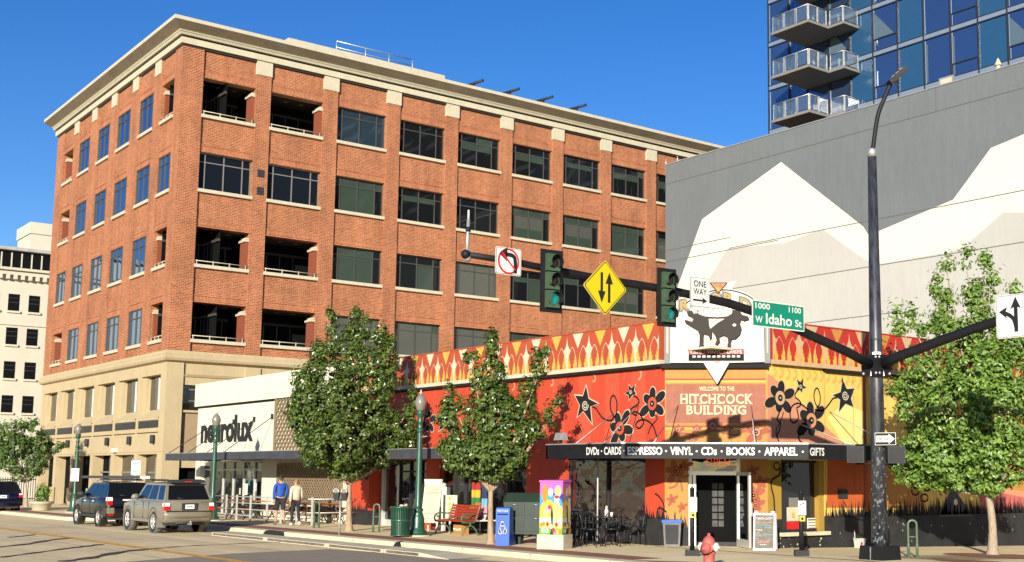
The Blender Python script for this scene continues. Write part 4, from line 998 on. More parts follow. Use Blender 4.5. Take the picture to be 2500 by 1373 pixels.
vine(m, EF, [(1904, 998), (1900, 1012), (1896, 1024), (1904, 1034), (1902, 1050), (1896, 1064), (1900, 1078)], .045); vine(m, EF, [(1912, 1006), (1904, 1030), (1894, 1050), (1896, 1070)], .03)
vine(m, EF, [(1962, 1060), (1950, 1062), (1950, 1074), (1960, 1084)], .05)
vine(m, EF, [(1890, 1132), (1898, 1130), (1904, 1140), (1896, 1148), (1888, 1140), (1890, 1132)], .03); vine(m, EF, [(1904, 1142), (1902, 1160), (1884, 1172), (1882, 1190), (1888, 1215), (1890, 1250)], .05)
for c in ((2240, 1175), (2262, 1190), (2234, 1200), (2256, 1216)): m.ribpx(EF, [(c[0] + 9 * math.cos(t), c[1] + 9 * math.sin(t)) for t in [k * .6 for k in range(11)]], .05, .018, BLKP, 2)
m.fpx(EF, [(2325, 1188), (2375, 1262), (2290, 1262)], .016, mat('slate_paint', srgb(70, 74, 84), .75)); m.disc(EF, *EF.px(2332, 1226), .1, .1, .022, CRM, 10)
m.disc(EF, *EF.px(2215, 1130), .8, .5, .014, BLKP, 20)
grass_edge(m, EF, 25.92, 40, .88, .4, .014, DADO, lr); grass_edge(m, EF, 26.5, 40, .86, .5, .016, BLKP, lr)
for k, u in enumerate(frange(25.95, 39.5, 1.22)): m.fquad(EF, u, u + .012, .9, ZP0 - .1, .021, BROWN)
for k in range(40):                                       # chipped paint on the dado
    u, v = lr.uniform(26, 40), lr.uniform(-.1, .8); s = lr.uniform(.012, .05); m.fpoly(EF, [(u - s, v), (u + s * .3, v - s), (u + s, v + s * .2), (u, v + s)], .012, GREYT)
for k in range(26):
    u, v = lr.uniform(24.0, 25.9), lr.uniform(.0, .45); s = lr.uniform(.012, .04); m.fpoly(EF, [(u - s, v), (u + s * .3, v - s), (u + s, v + s * .2), (u, v + s)], .012, CRM)
m.fbox(EF, *sorted((EF.px(2045, 1208)[0], EF.px(2066, 1208)[0])), 1.38, 1.62, 0, .06, CHAR); m.ribpx(EF, [(2056, 1222), (2066, 1240), (2064, 1258), (2056, 1270)], .03, .03, CHAR, 5)
m.build('mural_wall', rs)
m = MB(); m.box(-42.4, XR - .4, 22, YE - .3, 5.3, 5.36, CONC); m.build('roof', rs)
m = MB(); u0, v1 = EF.px(1874, 1100); m.fbox(EF, 25.92, 40, ZP0 - .1, ZP0 - .02, 0, .14, BLKP); m.fbox(SF, UL, -24.55, ZP0 - .1, ZP0 - .02, 0, .14, BLKP); m.build('black_trim', rs)  # black strip along the foot of the parapet
# windows and doors
shopfront(rs, 24.2, 25.92, .5, 2.42, 1, None, EF, .22)
m = MB(); m.fbox(EF, 24.1, 26.0, .4, .5, -.25, .14, CONC); m.fbox(EF, 25.72, 25.92, .5, 2.42, -.19, -.02, OCHRE); m.build('window_sill', rs)
m = MB()
for px, py, w_, h_, mm in ((1957, 1244, .62, .62, GREYT), (1953, 1262, .66, .5, CRM), (1953, 1283, .66, .22, SIGNR), (1992, 1280, .34, .32, WHITE), (1993, 1270, .3, .03, SIGNK), (1993, 1277, .28, .015, SIGNK), (1993, 1284, .28, .015, SIGNK), (1993, 1290, .28, .02, BROWN), (1947, 1258, .13, .13, YELP), (1965, 1262, .1, .14, SIGNK)):
    u, v = EF.px(px, py); m.fquad(EF, u - w_ / 2, u + w_ / 2, v - h_ / 2, v + h_ / 2, -.16 - .002 * py / 100, mm)
    m.v[-4:] = [p_ + EF.n * .004 * len(m.f) for p_ in m.v[-4:]]
m.build('window_poster', rs)
shopfront(rs, -28.9, -25.3, .55, 2.45, 2, None, d=.22, g=glass_mat('cafe_window_glass', (.015, .012, .012), .10, (1, .8, .75), .02, .8, 1.6))
shopfront(rs, -36.0, -30.9, .55, 2.45, 4, None, d=.3); shopfront(rs, -39.2, -36.9, .1, 2.5, 3, 2.05, d=.35)
m = MB(); m.fbox(SF, -41.0, -39.2, 2.3, 2.46, -.6, -.1, CHAR); m.fquad(SF, -41, -39.2, 0, 2.3, -.9, DARK); m.fbox(SF, -40.85, -40.7, .02, 2.3, -.6, -.45, STEEL); m.fbox(SF, -39.7, -39.55, .02, 2.3, -.6, -.45, STEEL); m.fquad(SF, -40.7, -39.7, .05, 2.25, -.55, G_SHOP); m.fbox(SF, -40.7, -39.7, .05, .3, -.54, -.5, STEEL); m.build('door', rs)
DG = Fr(CF.pt(.62, 0, -.3), CF.u)
m = MB(); DOORM = mat('aluminium_door_frame', (.62, .6, .56), .35, .5, var=.05)
m.fquad(DG, 0, 1.38, .1, 2.1, -.5, DARK); m.fbox(DG, 0, .09, .12, 2.45, 0, .12, DOORM); m.fbox(DG, .12, .2, .12, 2.0, .02, .13, DOORM); m.fbox(DG, 1.29, 1.38, .12, 2.45, 0, .12, DOORM); m.fbox(DG, .09, 1.29, 2.0, 2.1, 0, .12, DOORM); m.fquad(DG, .09, 1.29, 2.1, 2.45, .03, G_SHOP); m.fbox(DG, .2, 1.29, .06, .22, -.4, -.3, CHAR)
POST = mat('dim_poster_paper', (.05, .048, .045), .8, var=.5, scale=12)
for r in range(6):
    for c in range(2): m.fquad(DG, .62 + c * .17, .76 + c * .17, .62 + r * .2, .78 + r * .2, -.49, POST)
m.build('door_frame', rs)
NEON = mat('red_neon_tube', (.5, .02, .02), .4, var=0, emit=((1, .04, .02), .8))
m = MB(); u0, v1 = DG.px(1722, 1120); u1, v0 = DG.px(1780, 1138); m.text(DG, 'OPEN', u0, u1, v0, v1, .06, NEON, -.03, 1.05, .12); m.build('open_sign', rs)
h_ = DG.pt(1.3, 0, .12); dv = (CF.n * .93 + CF.u * .32).normalized(); OF = Fr(h_, -dv); L = 1.0
m = MB()
for a, b_, c, d in ((-L, -L + .09, .14, 2.08), (-.09, 0, .14, 2.08), (-L + .09, -.09, 1.99, 2.08), (-L + .09, -.09, .14, .34)): m.fbox(OF, a, b_, c, d, -.03, .03, DOORM)
m.fquad(OF, -L + .09, -.09, .34, 1.99, 0, G_SHOP)
for a, b_, c, d, mm in ((-.8, -.25, .4, .9, WHITE), (-.55, -.3, .95, 1.35, SIGNR), (-.3, -.14, 1.1, 1.4, mat('poster_blue', srgb(40, 90, 200), .7)), (-.78, -.6, 1.0, 1.3, SIGNK), (-.72, -.5, 1.45, 1.6, CRM), (-.45, -.3, 1.42, 1.75, CRM)): m.fquad(OF, a, b_, c, d, .012, mm)
m.fbox(OF, -L + .1, -L + .14, .95, 1.3, .03, .1, STEEL)
m.build('door', rs)
# wrap-around awning
AP = 2.3; k_ = AP * (math.sqrt(2) - 1)
pth = [V((-26.72, YF, 0)), V((-26.72, YF - AP, 0)), V((-24.5 + k_, YF - AP, 0)), V((XR + AP, 23.67 - k_, 0)), V((XR + AP, 28.2, 0)), V((XR, 28.2, 0))]
za, zb = 2.40, 2.77
m = MB()
for i in range(5):
    a, b_ = pth[i], pth[i + 1]; fr = Fr(a, b_ - a); L = (b_ - a).length; m.fbox(fr, 0, L, za, zb, -.06, 0, BLACK); m.fbox(fr, 0, L, zb, zb + .03, -.1, .02, GREYM)
m.face([(p.x, p.y, zb - .06) for p in pth[:1] + [p for p in pth[1:5]] + pth[5:] + [CH1, CH0]], CHAR)
aw = m.build('awning', rs)
fl = [Fr(pth[i], pth[i + 1] - pth[i]) for i in range(1, 4)]
for t, x0, x1, fi in (('DVDs', 1432, 1463, 0), ('CARDS', 1475, 1517, 0), ('ESPRESSO', 1532, 1617, 1), ('VINYL', 1636, 1691, 1), ('CDs', 1712, 1750, 1), ('BOOKS', 1774, 1843, 1), ('APPAREL', 1866, 1947, 1), ('GIFTS', 1977, 2012, 2)):
    fr = fl[fi]; u0 = fr.px(x0, 1103)[0]; u1 = fr.px(x1, 1103)[0]; m = MB(); m.text(fr, t, u0, u1, za + .09, zb - .08, .006, SIGNW, .025); m.build('awning_word', aw)
for x, fi in ((1469, 0), (1524, 0), (1626, 1), (1701, 1), (1762, 1), (1854, 1), (1960, 1)):
    fr = fl[fi]; u = fr.px(x, 1103)[0]; m = MB(); m.disc(fr, u, (za + zb) / 2, .025, .025, .006, SIGNW, 8); m.build('awning_dot', aw)
for (a, fr0), b_ in (((SF.px(1500, 1010), SF), V((-25.6, YF - AP + .1, zb))), ((SF.px(1560, 990), SF), V((-24.4, YF - AP + .1, zb))), ((CF.px(1656, 990), CF), V((-23.2, 20.2, zb))), ((CF.px(1834, 992), CF), V((-21.4, 22.0, zb))), ((EF.px(1948, 1035), EF), V((XR + AP - .1, 24.6, zb))), ((EF.px(2024, 1005), EF), V((XR + AP - .1, 26.2, zb)))):
    m = MB(); m.tube([fr0.pt(*a, .02), b_], .014, STEEL, 5); m.build('awning_rod', aw)
for p, d in ((V((-26.6, YF - AP + .4, zb)), V((-.3, .9, .35))), (V((XR + AP - .2, 27.6, zb)), V((-.9, -.1, .35)))):
    m = MB(); m.box(p.x - .03, p.x + .03, p.y - .03, p.y + .03, zb, zb + .16, CHAR); m.hexa([(p.x + x * .17, p.y + y * .12, zb + .14 + z * .2) for x, y, z in ((-1, -1, 0), (1, -1, 0), (1, 1, 0), (-1, 1, 0), (-.7, -.8, 1), (.7, -.8, 1), (.7, .8, 1), (-.7, .8, 1))], GREYM); m.build('floodlight', aw)
a2 = awning('awning', -42.5, -30.9, 2.0, 2.45, 2.76, rs)
# ------------------------------------------------------------------ traffic signal mast
PB = gp(2148, 1366); PX, PY, PZ = -17.58, 22.0, zg(-17.58, 22) + PAVE
POLEM = mat('worn_black_pole_paint', (.012, .013, .016), .4, var=.6, scale=5, coat=.15, var2=(.028, .03, .036), stretch=(2, 2, .5))
POSTER = mat('torn_sticker_residue', (.085, .09, .095), .8, var=.8, scale=16)
mast = thing('traffic_signal_mast', 'tall black signal mast with two long arms and a street light on a square base', 'signal mast', (PX, PY, PZ))
m = MB(); m.tube([(PX, PY, PZ + .1), (PX, PY, 4.2), (PX, PY, 9.45)], [.185, .15, .1], POLEM, 20); m.lathe((PX, PY, 5.05), [(.148, 0), (.155, .01), (.155, .04), (.145, .05)], POLEM, 18); m.build('pole', mast)
m = MB()
pr_ = random.Random(8)
for k in range(120):                                      # scraps of stickers and staples on the lower pole
    z = PZ + .35 + 2.3 * pr_.random() ** 1.3; a = pr_.uniform(-2.7, .6); r = .186 - .008 * (z - PZ); h = pr_.uniform(.012, .07); w_ = pr_.uniform(.05, .28)
    m.face([(PX + (r + .002) * math.cos(a + t * w_), PY + (r + .002) * math.sin(a + t * w_), z + q * h + pr_.uniform(-.01, .01)) for t, q in ((0, 0), (.5, -.2), (1, 0), (1, 1), (.4, 1.2), (0, .9))], POSTER)
m.build('sticker_scraps', mast)
m = MB(); s = .33
m.hexa([(PX - s, PY - s, PZ - .02), (PX + s, PY - s, PZ - .02), (PX + s, PY + s, PZ - .02), (PX - s, PY + s, PZ - .02), (PX - s + .02, PY - s + .02, PZ + .3), (PX + s - .02, PY - s + .02, PZ + .3), (PX + s - .02, PY + s - .02, PZ + .3), (PX - s + .02, PY + s - .02, PZ + .3)], BLACK); m.box(PX - .008, PX + .008, PY - s - .004, PY - s + .02, PZ, PZ + .28, GREYM); m.build('base_cover', mast)
AX = PX
def ap(px, py): return on_x(px, py, AX)
m = MB(); A1 = [(AX, PY - .2, 4.5), ap(2070, 860), ap(1985, 822), ap(1890, 778), ap(1780, 741), ap(1632, 708), ap(1476, 683), ap(1330, 655), ap(1240, 637), ap(1142, 622)]
m.tube(A1, [.105, .103, .1, .095, .09, .082, .075, .067, .06, .054], BLACK, 14); m.ball(A1[-1] + V((0, -.04, 0)), .085, BLACK, 10, 6); m.build('mast_arm', mast)
m = MB(); A2 = [(PX + .2, PY, 4.5)] + [on_y(x, y, PY) for x, y in ((2190, 872), (2290, 835), (2380, 802), (2460, 776), (2560, 748), (2700, 715))]
m.tube(A2, [.115, .112, .108, .104, .1, .094, .088], BLACK, 14); m.build('mast_arm', mast)
m = MB()
for d in ((0, -1), (1, 0)):
    q = V((PX + d[0] * .2, PY + d[1] * .2, 4.5)); ax = V((d[0], d[1], 0)); m.box(q.x - (.025 if d[0] else .24), q.x + (.025 if d[0] else .24), q.y - (.025 if d[1] else .24), q.y + (.025 if d[1] else .24), q.z - .26, q.z + .22, BLACK)
    for a in (-.18, .18):
        for b_ in (-.2, .16): c = q + V((-ax.y * a, ax.x * a, b_)) + ax * .03; m.ball(c, .035, GREYM, 8, 5)
m.hexa([(PX + .02, PY - .24, 4.24), (PX + .24, PY - .02, 4.24), (PX + .1, PY + .1, 4.24), (PX - .1, PY - .1, 4.24), (PX + .05, PY - .17, 4.78), (PX + .17, PY - .05, 4.78), (PX + .1, PY + .1, 4.78), (PX - .1, PY - .1, 4.78)], GREYM)
m.build('arm_flange', mast)
top = V((PX, PY, 9.45)); hd = at_range(2190, 186, V((PX + .45, PY + .35, 0)))
m = MB(); pts = [top + V((0, 0, -.1))] + [at_range(x, y, V((PX + f_ * .45, PY + f_ * .35, 0))) for x, y, f_ in ((2142, 288, .3), (2158, 243, .6), (2174, 206, .85))]
m.lathe(top - V((0, 0, .12)), [(.105, 0), (.105, .16), (.07, .2)], GREYM, 12); m.tube(smooth_path(pts, 4), .05, BLACK, 10); m.build('lamp_arm', mast)
m = MB(); d = V((.35, .5, .55)).normalized(); u = V((.8, -.6, 0)); n = d.cross(u).normalized(); c = hd
def hb(c, L, W_, T_, mm): m.hexa([c + d * a * L + u * b_ * W_ + n * g_ * T_ for a, b_, g_ in ((-1, -1, -1), (1, -1, -1), (1, 1, -1), (-1, 1, -1), (-1, -1, 1), (1, -1, 1), (1, 1, 1), (-1, 1, 1))], mm)
hb(c, .27, .15, .05, CHAR); o = m.build('lamp_head', mast)
m = MB()
for k in range(3):
    for j in (-1, 1): hb(c + d * (-.12 + k * .13) + u * .07 * j + n * -.054, .045, .05, .006, YELP); hb(c + d * (-.12 + k * .13) + u * .07 * j + n * .054, .045, .05, .006, YELP)
q = m.build('led_lens', o); WL[q.name] = WL[mast.name]

# things on the arms
def fpanel(fr, px, o0, o1, mm, mb, rim=None, rr=.03, round_=.12):
    uv = [fr.px(*p) for p in px]
    u0, u1 = min(u for u, _ in uv), max(u for u, _ in uv); v0, v1 = min(v for _, v in uv), max(v for _, v in uv)
    def rrect(k):
        r = round_ * min(u1 - u0, v1 - v0) - k * .5; P = []
        for cx, cy, a0 in ((u1 - k - r, v1 - k - r, 0), (u0 + k + r, v1 - k - r, 90), (u0 + k + r, v0 + k + r, 180), (u1 - k - r, v0 + k + r, 270)):
            P += [(cx + r * math.cos(R(a0 + t)), cy + r * math.sin(R(a0 + t))) for t in (0, 30, 60, 90)]
        return P
    mb.slab(fr, rrect(0), o0, o1, mm, GREYM)
    if rim: mb.slab(fr, rrect(rr), o1, o1 + .002, rim, rim); mb.fpoly(fr, rrect(rr * 1.7), o1 + .004, mm)
    return u0, u1, v0, v1
SGN = Fr((AX + .13, 0, 0), (0, 1, 0))
def sign_on(fr, name, label, cat, px, mm, rim=None, **k):
    mb = MB(); b_ = fpanel(fr, px, 0, .012, mm, mb, rim, **k); c = fr.pt((b_[0] + b_[1]) / 2, b_[2], 0); mb.fbox(fr, (b_[0] + b_[1]) / 2 - .04, (b_[0] + b_[1]) / 2 + .04, b_[2] + .1, b_[3] - .1, -.06, 0, GREYM)
    return mb, b_, c
def finish(mb, name, label, cat, c, group=None): return tag(mb.build(name, loc=c), label, cat, group)
# no left turn
mb, (u0, u1, v0, v1), c = sign_on(SGN, '', '', '', [(1209, 601), (1271, 676)], SIGNW, SIGNK, rr=.012, round_=.08)
uc, vc, r = (u0 + u1) / 2, (v0 + v1) / 2, (u1 - u0) * .415
mb.fpoly(SGN, [(uc + r * math.cos(t), vc + r * 1.02 * math.sin(t)) for t in [k * math.pi / 16 for k in range(32)]], .018, SIGNR); mb.fpoly(SGN, [(uc + r * .83 * math.cos(t), vc + r * .86 * math.sin(t)) for t in [k * math.pi / 16 for k in range(32)]], .020, SIGNW)
mb.ribbon(SGN, [(uc + .14, vc - .2), (uc + .14, vc + .0), (uc + .1, vc + .1), (uc - .05, vc + .12)], .075, .022, SIGNK, 5); mb.fpoly(SGN, [(uc - .2, vc + .12), (uc - .03, vc + .25), (uc - .03, vc - .01)], .022, SIGNK)
mb.fpoly(SGN, [(uc - r * .66, vc + r * .56), (uc - r * .56, vc + r * .66), (uc + r * .66, vc - r * .56), (uc + r * .56, vc - r * .66)], .024, SIGNR)
finish(mb, 'no_left_turn_sign', 'square white sign with a red circle and slash over a left turn arrow', 'traffic sign', c)
# two way diamond
mb = MB(); D = [SGN.px(*p) for p in ((1477, 637), (1532, 702), (1475, 773), (1420, 699))]; uc = sum(p[0] for p in D) / 4; vc = sum(p[1] for p in D) / 4; s = .5
def dia(s): 
    s = s * .62; k = .06
    return [(uc + a * s + c_ * k, vc + b_ * s + d_ * k) for a, b_, c_, d_ in ((0, 1, -.6, -.6), (0, 1, .6, -.6), (1, 0, -.6, .6), (1, 0, -.6, -.6), (0, -1, .6, .6), (0, -1, -.6, .6), (-1, 0, .6, -.6), (-1, 0, .6, .6))][:8]
def dia2(s): return [(uc - .04 * s, vc + s * .96), (uc + .04 * s, vc + s * .96), (uc + s * .96, vc + .04 * s), (uc + s * .96, vc - .04 * s), (uc + .04 * s, vc - s * .96), (uc - .04 * s, vc - s * .96), (uc - s * .96, vc - .04 * s), (uc - s * .96, vc + .04 * s)]
S = (max(p[1] for p in D) - min(p[1] for p in D)) / 2; SU = (max(p[0] for p in D) - min(p[0] for p in D)) / 2
mb.slab(SGN, dia2(S)[::-1], 0, .012, SIGNY, GREYM); mb.fpoly(SGN, dia2(S * .95)[::-1], .015, SIGNK); mb.fpoly(SGN, dia2(S * .91)[::-1], .018, SIGNY)
for sx, sg in ((-.17 * S, -1), (.17 * S, 1)):
    L = .53 * S; mb.fpoly(SGN, [(uc + sx - .055 * S, vc - sg * L), (uc + sx + .055 * S, vc - sg * L), (uc + sx + .055 * S, vc + sg * .2 * S), (uc + sx - .055 * S, vc + sg * .2 * S)], .022, SIGNK); mb.fpoly(SGN, [(uc + sx - .17 * S, vc + sg * .14 * S), (uc + sx + .17 * S, vc + sg * .14 * S), (uc + sx, vc + sg * .56 * S)], .024, SIGNK)
mb.fbox(SGN, uc - .04, uc + .04, vc - .3, vc + .3, -.06, 0, GREYM)
finish(mb, 'two_way_traffic_sign', 'yellow diamond warning sign with one arrow down and one arrow up', 'traffic sign', SGN.pt(uc, vc - S, 0))
# one way
mb, (u0, u1, v0, v1), c = sign_on(SGN, '', '', '', [(1684, 674), (1731, 754)], SIGNW, SIGNK, rr=.012, round_=.08)
h = v1 - v0; w_ = u1 - u0
mb.text(SGN, 'ONE', u0 + w_ * .17, u1 - w_ * .17, v0 + h * .67, v0 + h * .88, .02, SIGNK, .012); mb.text(SGN, 'WAY', u0 + w_ * .15, u1 - w_ * .15, v0 + h * .41, v0 + h * .62, .02, SIGNK, .012)
mb.fquad(SGN, u0 + w_ * .13, u0 + w_ * .66, v0 + h * .2, v0 + h * .26, .02, SIGNK); mb.fpoly(SGN, [(u0 + w_ * .6, v0 + h * .12), (u0 + w_ * .87, v0 + h * .23), (u0 + w_ * .6, v0 + h * .34), (u0 + w_ * .66, v0 + h * .23)], .022, SIGNK)
finish(mb, 'one_way_sign', 'upright white ONE WAY sign with a black arrow hanging on the mast arm', 'traffic sign', c)
# street name
mb, (u0, u1, v0, v1), c = sign_on(SGN, '', '', '', [(1835, 731), (1963, 811)], SIGNW, None, round_=.06)
mb.fquad(SGN, u0 + .025, u1 - .025, v0 + .025, v1 - .025, .016, SIGNG); h = v1 - v0; w_ = u1 - u0
for t, a, b_, lo, hi in (('1000', .055, .33, .68, .9), ('1100', .69, .93, .68, .9), ('W', .055, .19, .15, .4), ('Idaho', .25, .75, .14, .55), ('St', .81, .94, .15, .43)): mb.text(SGN, t, u0 + w_ * a, u0 + w_ * b_, v0 + h * lo, v0 + h * hi, .02, SIGNW, .02)
finish(mb, 'street_name_sign', 'green street name sign reading W Idaho St with white block numbers', 'street sign', c)
# lane arrows on the right arm
S2 = Fr((0, PY - .14, 0), (1, 0, 0))
mb, (u0, u1, v0, v1), c = sign_on(S2, '', '', '', [(2431, 724), (2528, 820)], SIGNW, SIGNK, rr=.015, round_=.07)
h = v1 - v0; w_ = u1 - u0; a = u0 + w_ * .53
mb.ribbon(S2, [(a, v0 + h * .13), (a, v0 + h * .5), (a, v0 + h * .72)], .075 * w_ / .75, .02, SIGNK, 3); mb.fpoly(S2, [(a - w_ * .14, v0 + h * .66), (a, v0 + h * .72), (a + w_ * .14, v0 + h * .66), (a, v0 + h * .94)], .024, SIGNK)
mb.ribbon(S2, [(a, v0 + h * .22), (a - w_ * .06, v0 + h * .42), (a - w_ * .18, v0 + h * .53), (a - w_ * .3, v0 + h * .58)], .07 * w_ / .75, .022, SIGNK, 5); mb.fpoly(S2, [(a - w_ * .44, v0 + h * .62), (a - w_ * .22, v0 + h * .72), (a - w_ * .27, v0 + h * .59), (a - w_ * .24, v0 + h * .46)], .024, SIGNK)
finish(mb, 'lane_use_sign', 'white lane sign with straight ahead and left turn arrows on the right arm', 'traffic sign', c)
# small one way plate on the pole
S3 = Fr((PX, PY - .2, 0), V((.95, .3, 0)))
mb = MB(); u0, v1 = S3.px(2136, 1057); u1, v0 = S3.px(2188, 1087); mb.slab(S3, [(u0, v0), (u1, v0), (u1, v1), (u0, v1)], 0, .01, SIGNW, GREYM); mb.fquad(S3, u0 + .012, u1 - .012, v0 + .012, v1 - .012, .013, SIGNK); h = v1 - v0; w_ = u1 - u0
mb.fpoly(S3, [(u0 + w_ * .06, v0 + h * .24), (u0 + w_ * .66, v0 + h * .24), (u0 + w_ * .66, v0 + h * .08), (u0 + w_ * .95, v0 + h * .5), (u0 + w_ * .66, v0 + h * .92), (u0 + w_ * .66, v0 + h * .76), (u0 + w_ * .06, v0 + h * .76)], .016, SIGNW); mb.text(S3, 'ONE WAY', u0 + w_ * .1, u0 + w_ * .72, v0 + h * .34, v0 + h * .66, .019, SIGNK, .01)
finish(mb, 'one_way_arrow_sign', 'small black and white ONE WAY arrow plate strapped to the mast pole', 'traffic sign', S3.pt(u0, v0, 0))
# camera on the arm's tip
t0 = V(A1[-1]); mb = MB(); mb.tube([t0 + V((0, -.02, -.1)), t0 + V((0, 0, .62))], .03, GREYM, 8); mb.tube([t0 + V((0, 0, .6)), t0 + V((0, .0, .78))], .018, WHITE, 6); mb.lathe(t0 + V((0, 0, .4)), [(.045, 0), (.045, .08)], BLACK, 8); mb.lathe(t0 + V((0, 0, -.12)), [(.05, 0), (.06, .1), (.05, .2)], GREYM, 8)
tag(mb.build('detector_mast', loc=t0), 'slim pale detector rod standing on the tip of the mast arm', 'detector')
# two three-lamp signal heads
HOUS = mat('olive_signal_housing', (.045, .075, .04), .4, var=.15)
LENSD = mat('unlit_lens', (.02, .012, .01), .25, var=0); LENSG = mat('lit_green_lens', (.0, .10, .09), .3, var=0, emit=((.03, .8, .66), .14))
sg0 = thing('traffic_light', 'three lamp traffic light with green lamp lit beside the no left turn sign', 'traffic light', (0, 0, 0), 0, 'traffic lights on the mast arm')
FL0 = Fr((0, 0, 0), (0, 1, 0))                            # local: faces +x
m = MB(); m.slab(FL0, [(-.29, -.72), (.29, -.72), (.29, .72), (-.29, .72)], 0, .02, BLACK); m.build('backplate', sg0, True)
for k, z in enumerate((.42, 0, -.42)):
    m = MB(); m.hexa([(x, y, z + h_) for h_ in (-.195, .195) for x, y in ((.02, -.17), (.12, -.17), (.12, .17), (.02, .17))], HOUS); o = m.build('lamp_housing', sg0, True)
    m = MB(); rows = []
    for x in (.12, .29):
        rows.append([V((x, .16 * math.sin(t), z + .16 * math.cos(t))) for t in [(-2.35 + 4.7 * i / 14) * (1 if x < .2 else .9) for i in range(15)]])
    m.grid(rows, HOUS); m.grid([[p + V((-.001, 0, 0)) - V((0, .006 * math.sin(0), 0)) for p in r] for r in [[V((p.x, p.y * .96, z + (p.z - z) * .96)) for p in r_] for r_ in rows]], BLACK); m.build('visor', o, True)
    m = MB(); m.lathe((.12, 0, z), [(.13, 0), (.125, .01), (.09, .03), (.02, .04)], LENSG if k == 2 else LENSD, 16, True, (1, 0, 0)); m.build('lens', o, True)
m = MB(); m.box(-.12, 0, -.04, .04, -.6, .6, GREYM); m.build('bracket', sg0, True)
p1 = SGN.pt(*SGN.px(1345, 687), 0); p2 = SGN.pt(*SGN.px(1627, 727), 0)
sg1 = copy_tree(sg0)
for s_ in (sg0, sg1): s_.scale = (.79, .79, .79)
place(sg0, p1, R(-4)); place(sg1, p2, R(-4), 'three lamp traffic light with green lamp lit beside the ONE WAY sign')
# pedestrian signal heads, seen from the back
for i, (x0, x1, y0, y1) in enumerate(((2070, 2108, 1091, 1129), (2172, 2206, 1093, 1129))):
    rr = [V((PX - .42, PY - .18, 0)), V((PX + .42, PY + .12, 0))][i]
    c = at_range((x0 + x1) / 2, (y0 + y1) / 2, rr); mb = MB(); s = .19
    a = R(38); ca, sa = math.cos(a), math.sin(a)
    def T(x, y, z): return (c.x + x * ca - y * sa, c.y + x * sa + y * ca, c.z + z)
    mb.hexa([T(*q) for q in ((-s, -s, -s), (s, -s, -s), (s, s, -s), (-s, s, -s), (-s, -s, s), (s, -s, s), (s, s, s), (-s, s, s))], CHAR); mb.hexa([T(*q) for q in ((-s + .03, -s - .015, -s + .03), (s - .03, -s - .015, -s + .03), (s - .03, -s, -s + .03), (-s + .03, -s, -s + .03), (-s + .03, -s - .015, s - .03), (s - .03, -s - .015, s - .03), (s - .03, -s, s - .03), (-s + .03, -s, s - .03))], BLACK)
    for dz in (-.21, .21): mb.tube([V((c.x, c.y, c.z + dz)), V((PX, PY, c.z + dz))], .022, BLACK, 6)
    tag(mb.build('pedestrian_signal', loc=c), ('dark pedestrian signal box on the left side of the mast pole', 'dark pedestrian signal box on the right side of the mast pole')[i], 'pedestrian signal', 'pedestrian signals on the mast pole')
# ------------------------------------------------------------------ trees
def leaf_mat(name, c1, c2, rough=.38):
    m = bpy.data.materials.new(name); m.use_nodes = True; n = m.node_tree.nodes; l = m.node_tree.links; b = n['Principled BSDF']
    g = n.new('ShaderNodeNewGeometry'); mx = n.new('ShaderNodeMix'); mx.data_type = 'RGBA'; mx.inputs['A'].default_value = (*c1, 1); mx.inputs['B'].default_value = (*c2, 1)
    l.new(g.outputs['Random Per Island'], mx.inputs['Factor']); l.new(mx.outputs['Result'], b.inputs['Base Color']); b.inputs['Roughness'].default_value = rough; b.inputs['Specular IOR Level'].default_value = .6
    tr_ = n.new('ShaderNodeBsdfTranslucent'); l.new(mx.outputs['Result'], tr_.inputs['Color']); ms = n.new('ShaderNodeMixShader'); ms.inputs[0].default_value = .25
    l.new(b.outputs[0], ms.inputs[1]); l.new(tr_.outputs[0], ms.inputs[2]); l.new(ms.outputs[0], n['Material Output'].inputs[0]); MATS[name] = m; return m
LEAF_P = leaf_mat('glossy_pear_leaf', (.018, .042, .007), (.13, .185, .03), .33)
LEAF_M = leaf_mat('maple_leaf', (.05, .115, .016), (.21, .32, .05), .45)
LEAF_D = leaf_mat('mid_green_leaf', (.03, .07, .012), (.12, .20, .035), .45)
